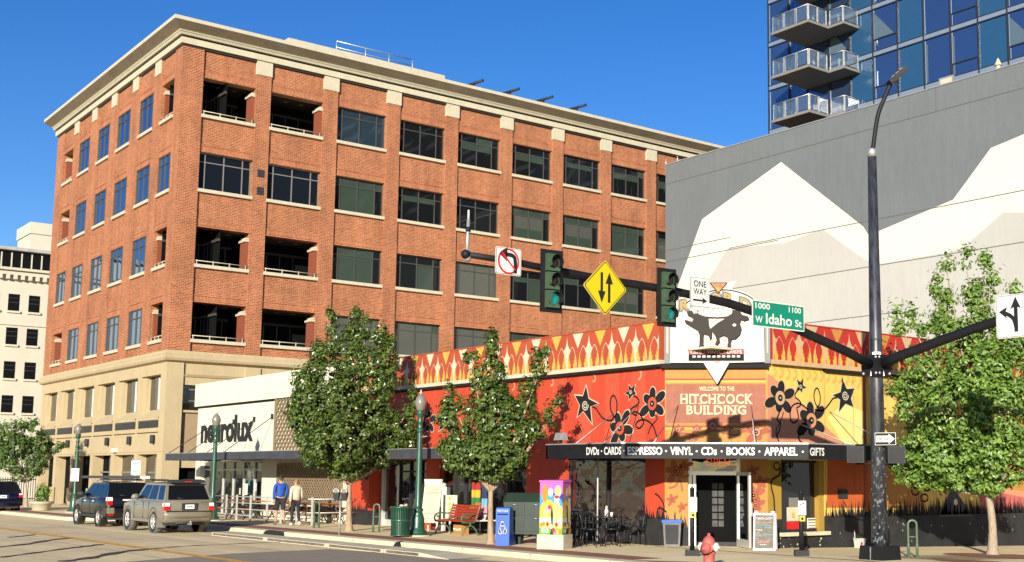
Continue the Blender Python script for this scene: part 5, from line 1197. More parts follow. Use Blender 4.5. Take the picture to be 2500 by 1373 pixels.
def crown(mb, lobes, n, size, rr, mm, droop=.3, shell=.55, clump=.2, per=34):
    """leaf clumps on twig ends, set round the skins of a set of ellipsoids, with gaps between them"""
    wts = [(l[1][0] * l[1][1] + l[1][0] * l[1][2] + l[1][1] * l[1][2]) * (l[2] if len(l) > 2 else 1) for l in lobes]
    k = mb.mi(mm); tot = sum(wts)
    for (l, w_) in zip(lobes, wts):
        c, r = V(l[0]), l[1]
        for j in range(max(3, int(n * w_ / tot / per))):
            t = V((rr.gauss(0, 1), rr.gauss(0, 1), rr.gauss(0, 1))).normalized(); q = shell + (1 - shell) * rr.random() ** .5
            if rr.random() < .1: q *= 1.15
            pc = c + V((t.x * r[0] * q, t.y * r[1] * q, t.z * r[2] * q)); cl = clump * rr.uniform(.55, 1.25)
            for i in range(int(per * rr.uniform(.5, 1.4))):
                g = V((rr.gauss(0, 1), rr.gauss(0, 1), rr.gauss(0, 1)))
                p = pc + g * cl * .5 + V((0, 0, abs(g.z) * cl * .25))
                nn = (g * .55 + t * .7 + V((rr.gauss(0, .3), rr.gauss(0, .3), .35))).normalized()
                a = nn.cross(V((rr.gauss(0, 1), rr.gauss(0, 1), rr.gauss(0, 1)))).normalized(); a = (a - V((0, 0, droop))).normalized(); b_ = nn.cross(a).normalized(); s = size * rr.uniform(.6, 1.25)
                h = nn * s * .12; b0 = len(mb.v)
                mb.v += [p - a * s * .5, p + b_ * s * .33 + h, p + a * s * .6, p - b_ * s * .33 + h]
                mb.f.append((b0, b0 + 1, b0 + 2, b0 + 3)); mb.m.append(k); mb.sm.append(False)
def limbs(mb, base, fork, tips, r0, mm, rr):
    P = smooth_path([base, base.lerp(fork, .5) + V((rr.uniform(-.04, .04), rr.uniform(-.04, .04), 0)), fork], 4)
    mb.tube([base - V((0, 0, .1)), base + V((0, 0, .02)), base + V((0, 0, .15))] + P[3:], [r0 * 1.9, r0 * 1.6, r0 * 1.15] + [r0 * (1 - .3 * i / len(P)) for i in range(3, len(P))], mm, 12)
    for t in tips:
        md = fork.lerp(V(t), .45) + V((rr.uniform(-.1, .1), rr.uniform(-.1, .1), -.1)); mb.tube(smooth_path([fork - V((0, 0, .06)), md, t], 4), [r0 * .62 * (1 - .85 * i / 8) for i in range(9)], mm, 7)
def px_lobe(base, px, py, rx, ry, dd=0., dp=None):
    """an ellipsoid seen at a picture point, dd metres nearer than the trunk"""
    c = at_range(px, py, base); away = V((base.x, base.y, 0)).normalized(); c = c - away * dd
    sc = (c - EYE).dot(fw) / F_PX; r = max(.08, rx * .97 * sc - .05); ry = max(5, ry * .98 - .05 / sc); return (c, (r if dp is None else (r + dp) / 2, r if dp is None else (r + dp) / 2, ry * sc))
def street_tree(label, tx, ty, fork, lobes, n, size, seed, leaf, bark, r0, name='street_tree', group='street trees', yoff=None, shell=.55, clump=.2):
    rr = random.Random(seed); base = gp(tx, ty)
    if yoff: base = V(yoff)
    t = thing(name, label, 'tree', base, 0, group); fk = at_range(*fork, base)
    L = [px_lobe(base, *l) for l in lobes]
    mb = MB(); limbs(mb, base, fk, [l[0] - V((0, 0, l[1][2] * .3)) for l in L], r0, bark, rr); mb.build('trunk', t)
    mb = MB(); crown(mb, L, n, size, rr, leaf, shell=shell, clump=clump); mb.build('crown', t); return t
T1 = [(830, 1080, 98, 72, .8), (762, 1028, 58, 88), (735, 1000, 36, 60), (742, 930, 32, 48), (800, 940, 40, 110), (842, 1000, 46, 100, .6), (862, 930, 34, 110), (905, 950, 40, 118), (938, 900, 30, 90), (916, 1045, 58, 76), (812, 812, 18, 66), (776, 885, 22, 62), (866, 812, 22, 68), (892, 800, 12, 44), (924, 835, 19, 58), (954, 872, 17, 56), (838, 870, 18, 70), (928, 1108, 52, 42), (852, 1145, 54, 34), (780, 1110, 52, 42), (988, 1050, 34, 72), (1004, 985, 18, 42), (960, 1100, 40, 34)]
street_tree('biggest broad leafy street tree with a slim trunk in front of the lattice wall', 852, 1297, (852, 1178), T1, 46000, .12, 21, LEAF_P, BARK, .1, clump=.16)
T2 = [(1189, 1112, 120, 62), (1096, 1020, 34, 62), (1102, 960, 15, 28), (1130, 1085, 62, 50), (1210, 1010, 56, 78), (1206, 940, 42, 72), (1205, 862, 22, 54), (1206, 826, 12, 24), (1151, 872, 24, 17), (1166, 925, 22, 46), (1290, 960, 26, 62), (1312, 890, 22, 50), (1330, 862, 14, 26), (1342, 1020, 16, 36), (1362, 985, 12, 22), (1300, 1055, 34, 30), (1256, 1062, 58, 50), (1262, 1000, 34, 34), (1190, 1155, 74, 28), (1160, 1010, 36, 44)]
street_tree('gappy upright street tree between the green lamp post and the blue recycling bin', 1198, 1329, (1198, 1195), T2, 23000, .112, 22, LEAF_P, BARK, .085, shell=.35, clump=.15)
T3 = [(2330, 1120, 110, 70, .6), (2260, 1100, 70, 60, .5), (2420, 1110, 90, 70, .3), (2240, 1010, 62, 75), (2330, 1000, 95, 95, .8), (2430, 1010, 95, 100, .4), (2210, 950, 48, 45), (2285, 930, 80, 60, .3), (2390, 910, 90, 75, .5), (2470, 930, 80, 80), (2330, 840, 70, 62), (2410, 820, 72, 62), (2480, 830, 60, 55), (2305, 770, 32, 60), (2300, 700, 26, 55), (2310, 645, 15, 40), (2385, 740, 46, 62), (2415, 690, 28, 52), (2402, 635, 13, 40), (2360, 640, 14, 36), (2195, 800, 20, 38), (2190, 770, 16, 30), (2225, 780, 14, 26), (2260, 810, 28, 30), (2478, 710, 14, 12), (2350, 1165, 70, 26), (2190, 1140, 26, 16), (2300, 1160, 85, 34), (2250, 1172, 64, 24), (2345, 1188, 84, 20), (2435, 1190, 60, 24), (2440, 1165, 66, 34), (2370, 1130, 90, 50), (2510, 1080, 60, 70), (2180, 960, 18, 14), (2215, 870, 26, 20), (2380, 1190, 16, 12)]
street_tree('light green maple tree with pale trunk behind the signal mast', 2425, 1355, (2412, 1200), T3, 38000, .125, 23, LEAF_M, BARKL, .115, shell=.4, name='maple_tree', yoff=(-18.57, 27.8, zg(-18.57, 27.8) + PAVE))
T0 = [(60, 1120, 70, 42), (30, 1090, 50, 40), (100, 1090, 36, 34), (70, 1060, 40, 34), (20, 1050, 30, 24), (78, 1032, 13, 22), (45, 1035, 14, 18), (130, 1100, 16, 10), (60, 1160, 34, 20), (-20, 1110, 50, 50), (148, 1092, 10, 6)]
street_tree('small far street tree at the left edge in front of the white building', 64, 1238, (62, 1175), T0, 12000, .15, 24, LEAF_D, BARKL, .075)
# ------------------------------------------------------------------ lamp posts
GLOBE = mat('frosted_acorn_globe', srgb(170, 164, 150, .4), .2, var=.1, spec=.8)
def lamp_post(label, b):
    t = thing('lamp_post', label, 'lamp post', b, 0, 'green cast iron lamp posts')
    m = MB()
    m.lathe((0, 0, 0), [(.36, 0), (.36, .04), (.29, .06), (.29, .12), (.22, .2), (.2, .3), (.2, .5), (.17, .62), (.13, .72), (.16, .76), (.16, .8), (.12, .84), (.1, .95), (.094, 1.8), (.085, 3.1), (.085, 3.14), (.11, 3.16), (.11, 3.2), (.08, 3.24), (.075, 3.42), (.1, 3.46), (.06, 3.52), (.1, 3.62), (.13, 3.72), (.13, 3.78), (.02, 3.79)], GREENP, 20); m.build('post', t, True)
    m = MB(); m.lathe((0, 0, -.02), [(.4, 0), (.4, .05), (.36, .055)], CONC, 18); m.build('footing', t, True)
    m = MB(); m.lathe((0, 0, 3.78), [(.1, 0), (.13, .06), (.175, .2), (.185, .3), (.15, .37), (.15, .4), (.11, .45), (.04, .53), (.02, .55)], GLOBE, 16); o = m.build('globe', t, True)
    m = MB(); m.lathe((0, 0, 4.31), [(.035, 0), (.05, .03), (.02, .07), (.025, .1), (.005, .14)], CREAM, 8); m.build('finial', o, True)
    m = MB(); m.tube([(-.05, 0, 2.98), (.55, -.08, 3.0)], .012, STEEL, 5); m.build('banner_arm', t, True); return t
lp = lamp_post('green lamp post beside the slatted litter bin and the shop tree', gp(1019, 1309))
for (px, py), lb in (((517, 1271), 'green lamp post behind the grey off-roader, in front of the bar lettering'), ((180, 1251), 'green lamp post carrying a small parking plate beside the dark car')):
    place(copy_tree(lp), gp(px, py), R(10), lb)
# ------------------------------------------------------------------ small helpers
def solo(mb, name, label, cat, loc, rz=0, group=None):
    o = mb.build(name, local=True); o.location = loc; o.rotation_euler = (0, 0, rz); return tag(o, label, cat, group)
# litter bin of green slats
b = gp(977, 1311); t = thing('litter_bin', 'round green slatted steel litter bin beside the lamp post', 'litter bin', b)
m = MB(); m.lathe((0, 0, .05), [(.24, 0), (.25, .02), (.25, .8), (.22, .8)], DARK, 18); m.lathe((0, 0, 0), [(.29, .03), (.3, .06), (.28, .08)], GREENP, 20); m.lathe((0, 0, .45), [(.285, 0), (.295, .02), (.295, .05), (.285, .07)], GREENP, 20); m.build('liner', t, True)
m = MB()
for k in range(34):
    a = 2 * math.pi * k / 34; c, s = math.cos(a), math.sin(a); q = V((-s, c, 0)) * .017
    pr2 = [(.28, .08), (.285, .5), (.3, .78), (.31, .86)]; m.grid([[V((c * r, s * r, z)) - q, V((c * r, s * r, z)) + q] for r, z in pr2], GREENP, False)
m.build('slats', t, True)
m = MB(); m.lathe((0, 0, .84), [(.3, 0), (.33, .02), (.33, .06), (.24, .07), (.22, .02)], GREENP, 20); m.build('rim', t, True)
m = MB(); m.lathe((.12, .1, .86), [(.05, 0), (.06, .1), (.04, .12)], mat('paper_cup', srgb(220, 190, 160), .8), 8); m.ball((-.05, .05, .9), (.09, .07, .06), TERR, 8, 5); m.build('litter', t, True)
# bike racks: narrow green hoops
def hoop(label, b, rz, h=.86, w=.2, g='green bike hoops'):
    m = MB(); r = w / 2; P = [(-r, 0, -.05), (-r, 0, .3), (-r, 0, h - r)] + [(-r * math.cos(a), 0, h - r + r * math.sin(a)) for a in [math.pi * k / 10 for k in range(1, 10)]] + [(r, 0, h - r), (r, 0, .3), (r, 0, -.05)]
    m.tube(P, .028, GREENR, 8); m.tube([(-r, 0, h * .55), (r, 0, h * .55)], .02, GREENR, 6)
    for s in (-r, r): m.lathe((s, 0, 0), [(.07, 0), (.07, .012), (.034, .016), (.034, .3), (.03, .31)], GREENR, 10)
    return solo(m, 'bike_rack', label, 'bike rack', b, rz, g)
GREENR = mat('green_powder_coat', srgb(96, 122, 90), .4, var=.15)
hoop('narrow green bike hoop on the pavement right of the signal mast', gp(2229, 1361), R(45))
hoop('narrow green bike hoop standing before the shop door left of the litter bin', gp(918, 1300), R(45), .9)
hoop('narrow green bike hoop between the two walkers and the parking meter', gp(772, 1289), R(30), .9)
# twin-head parking meter
m = MB(); m.tube([(0, 0, -.05), (0, 0, 1.05)], .032, GREYM, 8); m.box(-.2, .2, -.03, .03, 1.04, 1.1, CHAR)
for s in (-.13, .13): m.hexa([(s - .08, -.05, 1.1), (s + .08, -.05, 1.1), (s + .08, .05, 1.1), (s - .08, .05, 1.1), (s - .1, -.07, 1.3), (s + .1, -.07, 1.3), (s + .1, .07, 1.3), (s - .1, .07, 1.3)], CHAR); m.lathe((s, -.06, 1.32), [(.1, 0), (.1, .1), (.06, .11)], GREYM, 12, True, (0, 1, 0)); m.lathe((s, -.075, 1.34), [(.07, 0), (.07, .015)], GLOBE, 12, True, (0, 1, 0))
b = gp(832, 1307); solo(m, 'parking_meter', 'twin headed parking meter on a pale post at the kerb by the big tree', 'parking meter', V((b.x, 17.35, zg(b.x, 17) + PAVE)), R(40))
# ------------------------------------------------------------------ bench
RWOOD = mat('red_brown_bench_slats', srgb(190, 66, 34), .5, var=.2, scale=5, stretch=(1, 8, 8))
b = gp(1110, 1299); t = thing('park_bench', 'red slatted bench with curly green cast iron ends under the shop window', 'bench', gy(1118, 20.5), R(0))
m = MB(); L = .82
for k in range(5): y = -.3 + k * .085; m.box(-L, L, y, y + .07, .42 + .004 * k, .45 + .004 * k, RWOOD)
m.build('seat', t, True)
m = MB()
for k in range(5): z = .52 + k * .082; y = .16 + k * .03; m.hexa([(-L, y, z), (L, y, z), (L, y + .03, z), (-L, y + .03, z), (-L, y + .025, z + .068), (L, y + .025, z + .068), (L, y + .055, z + .068), (-L, y + .055, z + .068)], RWOOD)
m.build('backrest', t, True)
for s in (-L + .03, L - .03):
    m = MB()
    for pts in ([(-.32, 0), (-.24, .2), (-.05, .3), (.1, .24), (.2, .1), (.24, 0)], [(-.34, .41), (-.1, .39), (.12, .42), (.2, .6), (.32, .95)], [(-.34, .42), (-.36, .52), (-.3, .63), (-.1, .66), (.1, .64), (.22, .66)], [(-.05, .3), (-.04, .4)], [(-.3, .62), (-.24, .54), (-.18, .58), (-.2, .62)]):
        m.tube(smooth_path([(s, y, z) for y, z in pts], 4), .024, GREENR, 6)
    m.build('bench_end', t, True)
m = MB(); m.box(-.28, .18, .02, .3, .0, .3, mat('cardboard_carton', srgb(206, 150, 70), .8, var=.08)); m.box(-.28, .18, .015, .02, .12, .2, TERR)
o = solo(m, 'carton', 'brown cardboard carton tucked under the red bench', 'box', gy(1118, 20.5))
# white A-frame / menu stand
def aboard(name, label, b, rz, w, h, face, frame, lines, leg=.0, top=None):
    t = thing(name, label, 'board', b, rz); fr = Fr((0, 0, 0), (1, 0, 0), (0, .12, 1))
    for nm, s in (('front_panel', 1), ('back_panel', -1)):
        f = fr if s > 0 else Fr((0, .38, 0), (-1, 0, 0), (0, -.12, 1)); m = MB(); fw_ = .04
        m.fbox(f, -w / 2, w / 2, leg, h, -.02, 0, frame); m.fquad(f, -w / 2 + fw_, w / 2 - fw_, leg + fw_, h - fw_, .003, face)
        for x in (-w / 2, w / 2 - .05):
            if leg: m.fbox(f, x, x + .05, 0, leg, -.02, 0, frame)
        if s > 0:
            for (a, b_, v, hh, mm) in lines: m.fquad(f, -w / 2 + a * w, -w / 2 + b_ * w, v * h, v * h + hh, .006, mm)
            if top: top(m, f, w, h)
        m.build(nm, t, True)
    return t
rb = random.Random(4)
PALEY = mat('cream_menu_board', srgb(244, 238, 206), .7, var=.02); INK = mat('faint_print', (.12, .11, .09), .8, var=0)
ln = []
for v, a, b_ in ((.80, .1, .9), (.74, .1, .9), (.71, .12, .88), (.46, .4, .62), (.40, .42, .6), (.33, .12, .85), (.24, .15, .8)):
    x = a
    while x < b_ - .04: w_ = rb.uniform(.03, .09); ln.append((x, min(b_, x + w_), v, .018, INK)); x += w_ + .025
aboard('menu_stand', 'tall cream menu board on legs standing by the lamp post', gy(1046, 21.0), R(12), .82, 1.72, PALEY, WHITE, ln, .28)
CHK = mat('dusty_chalkboard', srgb(138, 132, 122), .8, var=.25, scale=9); CT = mat('chalk_teal', srgb(120, 190, 180), .8, var=.1); CP = mat('chalk_pink', srgb(240, 150, 140), .8, var=.1); CWH = mat('chalk_white', srgb(236, 232, 222), .8, var=.1)
ln = []
for v, mm, a, b_ in ((.86, CWH, .12, .88), (.83, CWH, .2, .8), (.74, CP, .06, .9), (.68, CT, .08, .4), (.655, CT, .5, .85), (.62, CT, .1, .36), (.60, CT, .52, .85), (.54, CWH, .06, .4), (.46, CP, .1, .3), (.42, CT, .08, .36), (.41, CT, .5, .88), (.37, CT, .08, .4), (.3, CP, .12, .3), (.24, CP, .15, .78), (.2, CP, .2, .7), (.14, CWH, .3, .6)):
    x = a
    while x < b_ - .03: w_ = rb.uniform(.03, .08); ln.append((x, min(b_, x + w_), v + rb.uniform(-.008, .008), rb.uniform(.012, .03), mm)); x += w_ + .022
def clips(m, f, w, h):
    for x in (-.3, .3): m.fbox(f, x * w / .8 - .04, x * w / .8 + .04, h - .03, h + .05, -.02, .02, GREYM)
b = gp(1866, 1345); aboard('chalkboard_stand', 'dusty chalkboard A-frame with pink and teal writing beside the open door', b + V((-.1, .1, 0)), R(35), .56, .92, CHK, GREYM, ln, 0, clips)
# ------------------------------------------------------------------ blue recycling bin
BLU = mat('bright_blue_plastic', srgb(24, 104, 218), .4, var=.06, wear=.08)
b = gp(1228, 1332); t = thing('recycling_bin', 'tall bright blue recycling bin with a black arrow symbol and sloped foot', 'recycling bin', b + V((.06, 0, 0)), R(40)); t.scale = (.74, .8, 1)
m = MB(); F = Fr((0, -.25, 0), (1, 0, 0)); w_, h = .25, .98
side = [(-.25, 0), (.62, 0), (.62, .03), (.3, .36), (.25, .42), (.25, .86), (.12, .98), (-.12, 1.0), (-.22, .97), (-.25, .88)]
m.face([(-w_, y, z) for y, z in side][::-1], BLU); m.face([(w_, y, z) for y, z in side], BLU)
for k in range(len(side)): a, c = side[k], side[(k + 1) % len(side)]; m.face([(-w_, a[0], a[1]), (w_, a[0], a[1]), (w_, c[0], c[1]), (-w_, c[0], c[1])][::-1], BLU)
m.build('body', t, True)
m = MB(); m.fquad(F, -.2, .2, .80, .83, .003, DARK); m.text(F, 'RECYCLE', -.19, .19, .885, .93, .005, WHITE, .01); m.build('bin_label', t, True)
m = MB()
for k in range(3):
    a = R(90 + 120 * k); c, s = math.cos(a), math.sin(a)
    def rot(x, y): return (x * c - y * s, .44 + (x * s + y * c) * 1.15)
    for off, mm, g_ in ((.003, WHITE, .016), (.006, SIGNK, 0)):
        m.fpoly(F, [rot(*q) for q in ((.075 - g_, -.07 - g_), (.15 + g_, -.025), (.15 + g_, .03 + g_), (.075 - g_, .075 + g_))], off + .001 * k, mm)
m.build('recycling_symbol', t, True)
# ------------------------------------------------------------------ green relay mailbox
MG = mat('olive_green_mailbox_paint', srgb(50, 74, 58, .36), .5, var=.12, scale=3, wear=.15)
b = gp(1290, 1330); t = thing('relay_mailbox', 'big dark green metal mail storage box on two stub legs behind the painted cabinet', 'mailbox', V((b.x - .15, b.y + .15, b.z)), R(36))
m = MB()
sd = [(-.42, .3), (.42, .3), (.42, 1.22), (.2, 1.36), (-.2, 1.36), (-.42, 1.12)]
m.face([(-.6, y, z) for y, z in sd][::-1], MG); m.face([(.6, y, z) for y, z in sd], MG)
for k in range(len(sd)): a, c = sd[k], sd[(k + 1) % len(sd)]; m.face([(-.6, a[0], a[1]), (.6, a[0], a[1]), (.6, c[0], c[1]), (-.6, c[0], c[1])][::-1], MG)
m.box(-.63, .63, -.45, .45, .28, .33, MG); m.build('body', t, True)
for s in (-1, 1):
    for z0, z1 in ((.36, .74), (.77, 1.1)):
        m = MB(); m.box(s * .3 - .28, s * .3 + .28, -.435, -.42, z0, z1, MG); o = m.build('door', t, True)
        m = MB(); m.tube([(s * .3 - .05, -.44, z1 - .07), (s * .3 - .03, -.47, z1 - .04), (s * .3 + .03, -.47, z1 - .04), (s * .3 + .05, -.44, z1 - .07)], .012, GREYM, 5); m.build('handle', o, True)
for s in (-.4, .4):
    m = MB(); m.hexa([(s - .16, -.12, -.02), (s + .16, -.12, -.02), (s + .16, .12, -.02), (s - .16, .12, -.02), (s - .2, -.14, .29), (s + .2, -.14, .29), (s + .2, .14, .29), (s - .2, .14, .29)], MG); m.build('leg', t, True)
# ------------------------------------------------------------------ painted utility cabinet
b = gp(1347, 1341); t = thing('utility_cabinet', 'tall utility cabinet wrapped in bright cartoonish garden art on a concrete plinth', 'utility cabinet', b + V((-.08, .15, 0)), R(31)); t.scale = (.77, .77, 1)
m = MB(); m.box(-.46, .46, -.4, .4, -.03, .36, CONC); m.build('plinth', t, True)
cab = {n: mat('cabinet_' + n, srgb(*c), .35, var=.03) for n, c in dict(pink=(236, 120, 220), blue=(96, 176, 240), yellow=(252, 222, 70), green=(120, 214, 70), orange=(250, 160, 30), red=(232, 60, 60), white=(252, 246, 226), navy=(40, 60, 190), rose=(250, 190, 200), lemon=(253, 240, 140)).items()}
m = MB(); m.box(-.4, .4, -.34, .34, .36, 1.66, cab['pink'])
for fr in (Fr((0, -.34, 0), (1, 0, 0)), Fr((.4, 0, 0), (0, 1, 0))):
    W_ = .4 if abs(fr.u.x) > .5 else .34; lo = .36
    def hill(cx, w, v0, v1, mm, o): m.fpoly(fr, [(max(-W_, cx - w), lo + v0)] + [(max(-W_, min(W_, cx + w * math.sin(a))), lo + v0 + (v1 - v0) * math.cos(a)) for a in [-1.5 + 3 * k / 14 for k in range(15)]] + [(min(W_, cx + w), lo + v0)], o, mm)
    def dot(x, v, ru, rv, mm, o, rot=0):
        ru = min(ru, .3); m.disc(fr, max(-W_ + ru, min(W_ - ru, x)), lo + v, ru, rv, o, mm, 16, 0)
    hill(-.25, .5, .5, 1.0, cab['blue'], .003); hill(.2, .5, .5, 1.06, cab['navy'], .002); hill(.1, .42, .4, .98, cab['blue'], .004); hill(-.1, .38, .3, .86, cab['yellow'], .006); hill(.3, .3, .3, .72, cab['lemon'], .007); m.fquad(fr, -W_, W_, lo + .12, lo + .4, .008, cab['lemon']); m.fquad(fr, -W_, W_, lo, lo + .16, .01, cab['green'])
    m.fquad(fr, -W_, W_, lo + .3, lo + .42, .009, cab['white'])
    dot(-.22, 1.02, .1, .22, cab['orange'], .012); dot(.24, 1.08, .13, .15, cab['rose'], .012); dot(.24, 1.08, .09, .11, cab['lemon'], .014); dot(-.02, 1.05, .09, .11, cab['white'], .012)
    dot(-.12, .62, .12, .09, cab['rose'], .016); dot(-.2, .5, .1, .09, cab['lemon'], .018); dot(-.05, .68, .055, .055, cab['red'], .02); dot(.2, .6, .13, .26, cab['lemon'], .016); dot(.2, .86, .09, .1, cab['white'], .018); dot(.2, .93, .08, .04, cab['red'], .02)
    m.fpoly(fr, [(0, lo + .05), (.06, lo + .05), (.08, lo + .5), (.03, lo + .74), (-.01, lo + .5), (.02, lo + .3)], .022, SIGNK); m.fpoly(fr, [(-.04, lo), (.1, lo), (.05, lo + .16)], .024, SIGNK); dot(.03, .2, .045, .055, cab['white'], .026)
    for k, (x, v, c) in enumerate(((-.33, .24, 'orange'), (-.25, .27, 'orange'), (-.12, .26, 'red'), (.2, .25, 'red'), (.32, .27, 'white'), (-.28, .1, 'white'), (-.2, .09, 'white'), (-.12, .1, 'white'), (.15, .08, 'pink'), (.25, .07, 'yellow'), (.33, .09, 'orange'), (.1, .12, 'red'))): dot(x, v, .05, .055, cab[c], .014 + .002 * k)
m.build('body', t, True)
m = MB(); m.hexa([(-.43, -.37, 1.66), (.43, -.37, 1.66), (.43, .37, 1.66), (-.43, .37, 1.66), (-.42, -.36, 1.7), (.42, -.36, 1.7), (.42, .36, 1.72), (-.42, .36, 1.72)], cab['pink']); m.build('lid', t, True)
# ------------------------------------------------------------------ hydrant
HR = mat('faded_red_hydrant_paint', srgb(228, 112, 104), .6, var=.15, scale=6, wear=.12)
b = gp(1731, 1390); t = thing('fire_hydrant', 'faded red fire hydrant with two white side caps at the kerb', 'fire hydrant', V((b.x, b.y, b.z - .02)), R(20)); t.scale = (.86, .86, .9)
m = MB(); m.lathe((0, 0, 0), [(.2, 0), (.2, .04), (.13, .05), (.13, .34), (.16, .36), (.16, .4), (.14, .42), (.14, .56), (.155, .58), (.15, .61), (.12, .68), (.07, .73), (.035, .745), (.035, .79), (.01, .8)], HR, 18); m.build('barrel', t, True)
for s in (-1, 1):
    m = MB(); m.lathe((0, 0, .5), [(.07, .1), (.07, .17), (.1, .175), (.1, .22), (.07, .24), (.03, .25), (.03, .28)], WHITE, 12, True, (s, -.1, 0)); m.build('side_cap', t, True)
m = MB(); m.lathe((0, 0, .48), [(.09, .1), (.09, .16), (.12, .165), (.12, .21), (.04, .23), (.04, .26)], HR, 12, True, (0, -1, 0)); m.tube([(-.17, -.1, .44), (-.06, -.2, .34), (.08, -.2, .36), (.18, -.08, .44)], .012, DARK, 5); m.build('front_cap', t, True)
# ------------------------------------------------------------------ push button posts
for (px, py, yt), lb in (((1690, 1357, 1196), 'black crossing push button post left of the fire hydrant'), ((1957, 1357, 1205), 'black crossing push button post between the chalkboard and the mast')):
    b = gp(px, py); z1 = at_range(px, yt, b).z - b.z; t = thing('push_button_post', lb, 'push button post', b, R(48), 'crossing push button posts')
    m = MB(); m.tube([(0, 0, 0), (0, 0, z1)], .055, BLACK, 12); m.lathe((0, 0, z1), [(.06, -.01), (.05, .04), (.015, .07), (.02, .1)], BLACK, 10); m.hexa([(-.17, -.17, 0), (.17, -.17, 0), (.17, .17, 0), (-.17, .17, 0), (-.16, -.16, .13), (.16, -.16, .13), (.16, .16, .13), (-.16, .16, .13)], BLACK); m.build('post', t, True)
    m = MB(); f = Fr((.02, -.062, 0), (1, 0, 0)); m.fbox(f, -.09, .09, z1 - .5, z1 - .17, -.01, 0, SIGNW); m.fquad(f, .0, .06, z1 - .25, z1 - .22, .003, SIGNK); m.fquad(f, -.06, -.02, z1 - .27, z1 - .24, .003, SIGNK)
    for k in range(3): m.fquad(f, -.04, .04, z1 - .33 - k * .035, z1 - .318 - k * .035, .003, SIGNK)
    m.build('sign_plate', t, True)
    m = MB(); m.fbox(f, -.065, .065, z1 - .64, z1 - .52, -.01, .02, SIGNY); m.lathe((.02, -.08, z1 - .58), [(.035, 0), (.03, .03)], BLACK, 10, True, (0, -1, 0)); m.build('push_button', t, True)
# ------------------------------------------------------------------ wheeled bin with a blue liner by the door
b = gp(1663, 1333); t = thing('waste_bin', 'dark grey square waste bin with blue liner beside the shop door', 'waste bin', CF.pt(.22, 0, .32) + V((0, 0, .13)), R(45))
GB = mat('weathered_grey_plastic', (.12, .115, .11), .7, var=.2)
m = MB(); m.hexa([(-.2, -.2, 0), (.2, -.2, 0), (.2, .2, 0), (-.2, .2, 0), (-.24, -.24, .68), (.24, -.24, .68), (.24, .24, .68), (-.24, .24, .68)], GB); m.hexa([(-.16, -.225, .08), (.16, -.225, .08), (.16, -.2, .08), (-.16, -.2, .08), (-.18, -.24, .58), (.18, -.24, .58), (.18, -.2, .58), (-.18, -.2, .58)], CHAR); m.build('body', t, True)
m = MB(); m.hexa([(-.26, -.26, .62), (.26, -.26, .63), (.26, .26, .62), (-.26, .26, .63), (-.265, -.265, .7), (.265, -.265, .71), (.265, .265, .7), (-.265, .265, .71)], BLU); m.build('liner', t, True)
# white tub against the dado
m = MB(); m.hexa([(-.11, -.09, 0), (.11, -.09, 0), (.11, .09, 0), (-.11, .09, 0), (-.13, -.11, .26), (.13, -.11, .26), (.13, .11, .26), (-.13, .11, .26)], WHITE); m.box(-.14, .14, -.12, .12, .24, .27, CRM); m.fpoly(Fr((.0, -.105, 0), (1, 0, 0)), [(-.08, .08), (-.02, .06), (.02, .16), (-.06, .18)], .012, SIGNR); m.tube([(-.1, .08, .2), (-.1, .1, .5)], .012, WHITE, 5)
solo(m, 'plastic_tub', 'small white plastic tub left on the pavement against the painted wall', 'tub', V((-22.35, 27.1, zg(-22.3, 27.1) + PAVE)), R(80))
# ------------------------------------------------------------------ cafe tables and chairs
CH = mat('black_wrought_iron', (.012, .012, .013), .4, var=.1)
def cafe_chair(label, loc, rz):
    t = thing('cafe_chair', label, 'chair', loc, rz, 'black iron cafe chairs')
    m = MB(); m.lathe((0, 0, .44), [(.2, 0), (.21, .012), (.2, .025)], CH, 12); m.build('seat', t, True)
    m = MB(); m.tube(smooth_path([(-.19, -.14, .45), (-.2, -.19, .7), (-.12, -.22, .88), (.12, -.22, .88), (.2, -.19, .7), (.19, -.14, .45)], 4), .014, CH, 6)
    for x in (-.09, 0, .09): m.tube([(x, -.18, .46), (x * 1.1, -.215, .86)], .008, CH, 5)
    m.tube([(-.195, -.18, .62), (0, -.215, .64), (.195, -.18, .62)], .008, CH, 5); m.build('backrest', t, True)
    for sd_ in (-1, 1): m = MB(); m.tube(smooth_path([(sd_ * -.2, -.17, .64), (sd_ * -.26, .0, .66), (sd_ * -.24, .16, .62), (sd_ * -.2, .17, .45)], 4), .012, CH, 5); m.build('armrest', t, True)
    for x, y in ((-1, -1), (1, -1), (1, 1), (-1, 1)):
        m = MB(); m.tube([(x * .15, y * .15, .45), (x * .2, y * .21, 0)], .013, CH, 6); m.build('leg', t, True)
    return t
def cafe_table(label, loc, rz):
    t = thing('cafe_table', label, 'table', loc, rz, 'black cafe tables')
    m = MB(); m.lathe((0, 0, .72), [(.38, 0), (.4, .01), (.4, .025), (.38, .03)], CH, 22); m.build('tabletop', t, True)
    m = MB(); m.tube([(0, 0, .06), (0, 0, .72)], .03, CH, 8)
    for k in range(4): a = k * math.pi / 2 + .4; m.tube([(0, 0, .22), (.2 * math.cos(a), .2 * math.sin(a), .1), (.34 * math.cos(a), .34 * math.sin(a), 0)], .018, CH, 6)
    m.build('pedestal', t, True); return t
def pv(x, y): return V((x, y, zg(x, y) + PAVE))
tb = cafe_table('black round cafe table nearest the painted cabinet', pv(-26.9, 20.75), 0)
place(copy_tree(tb), pv(-25.6, 20.65), 0, 'black round cafe table in front of the middle of the cafe window')
ch = cafe_chair('black iron cafe chair with its back to the street by the painted cabinet', pv(-27.5, 20.3), R(20))
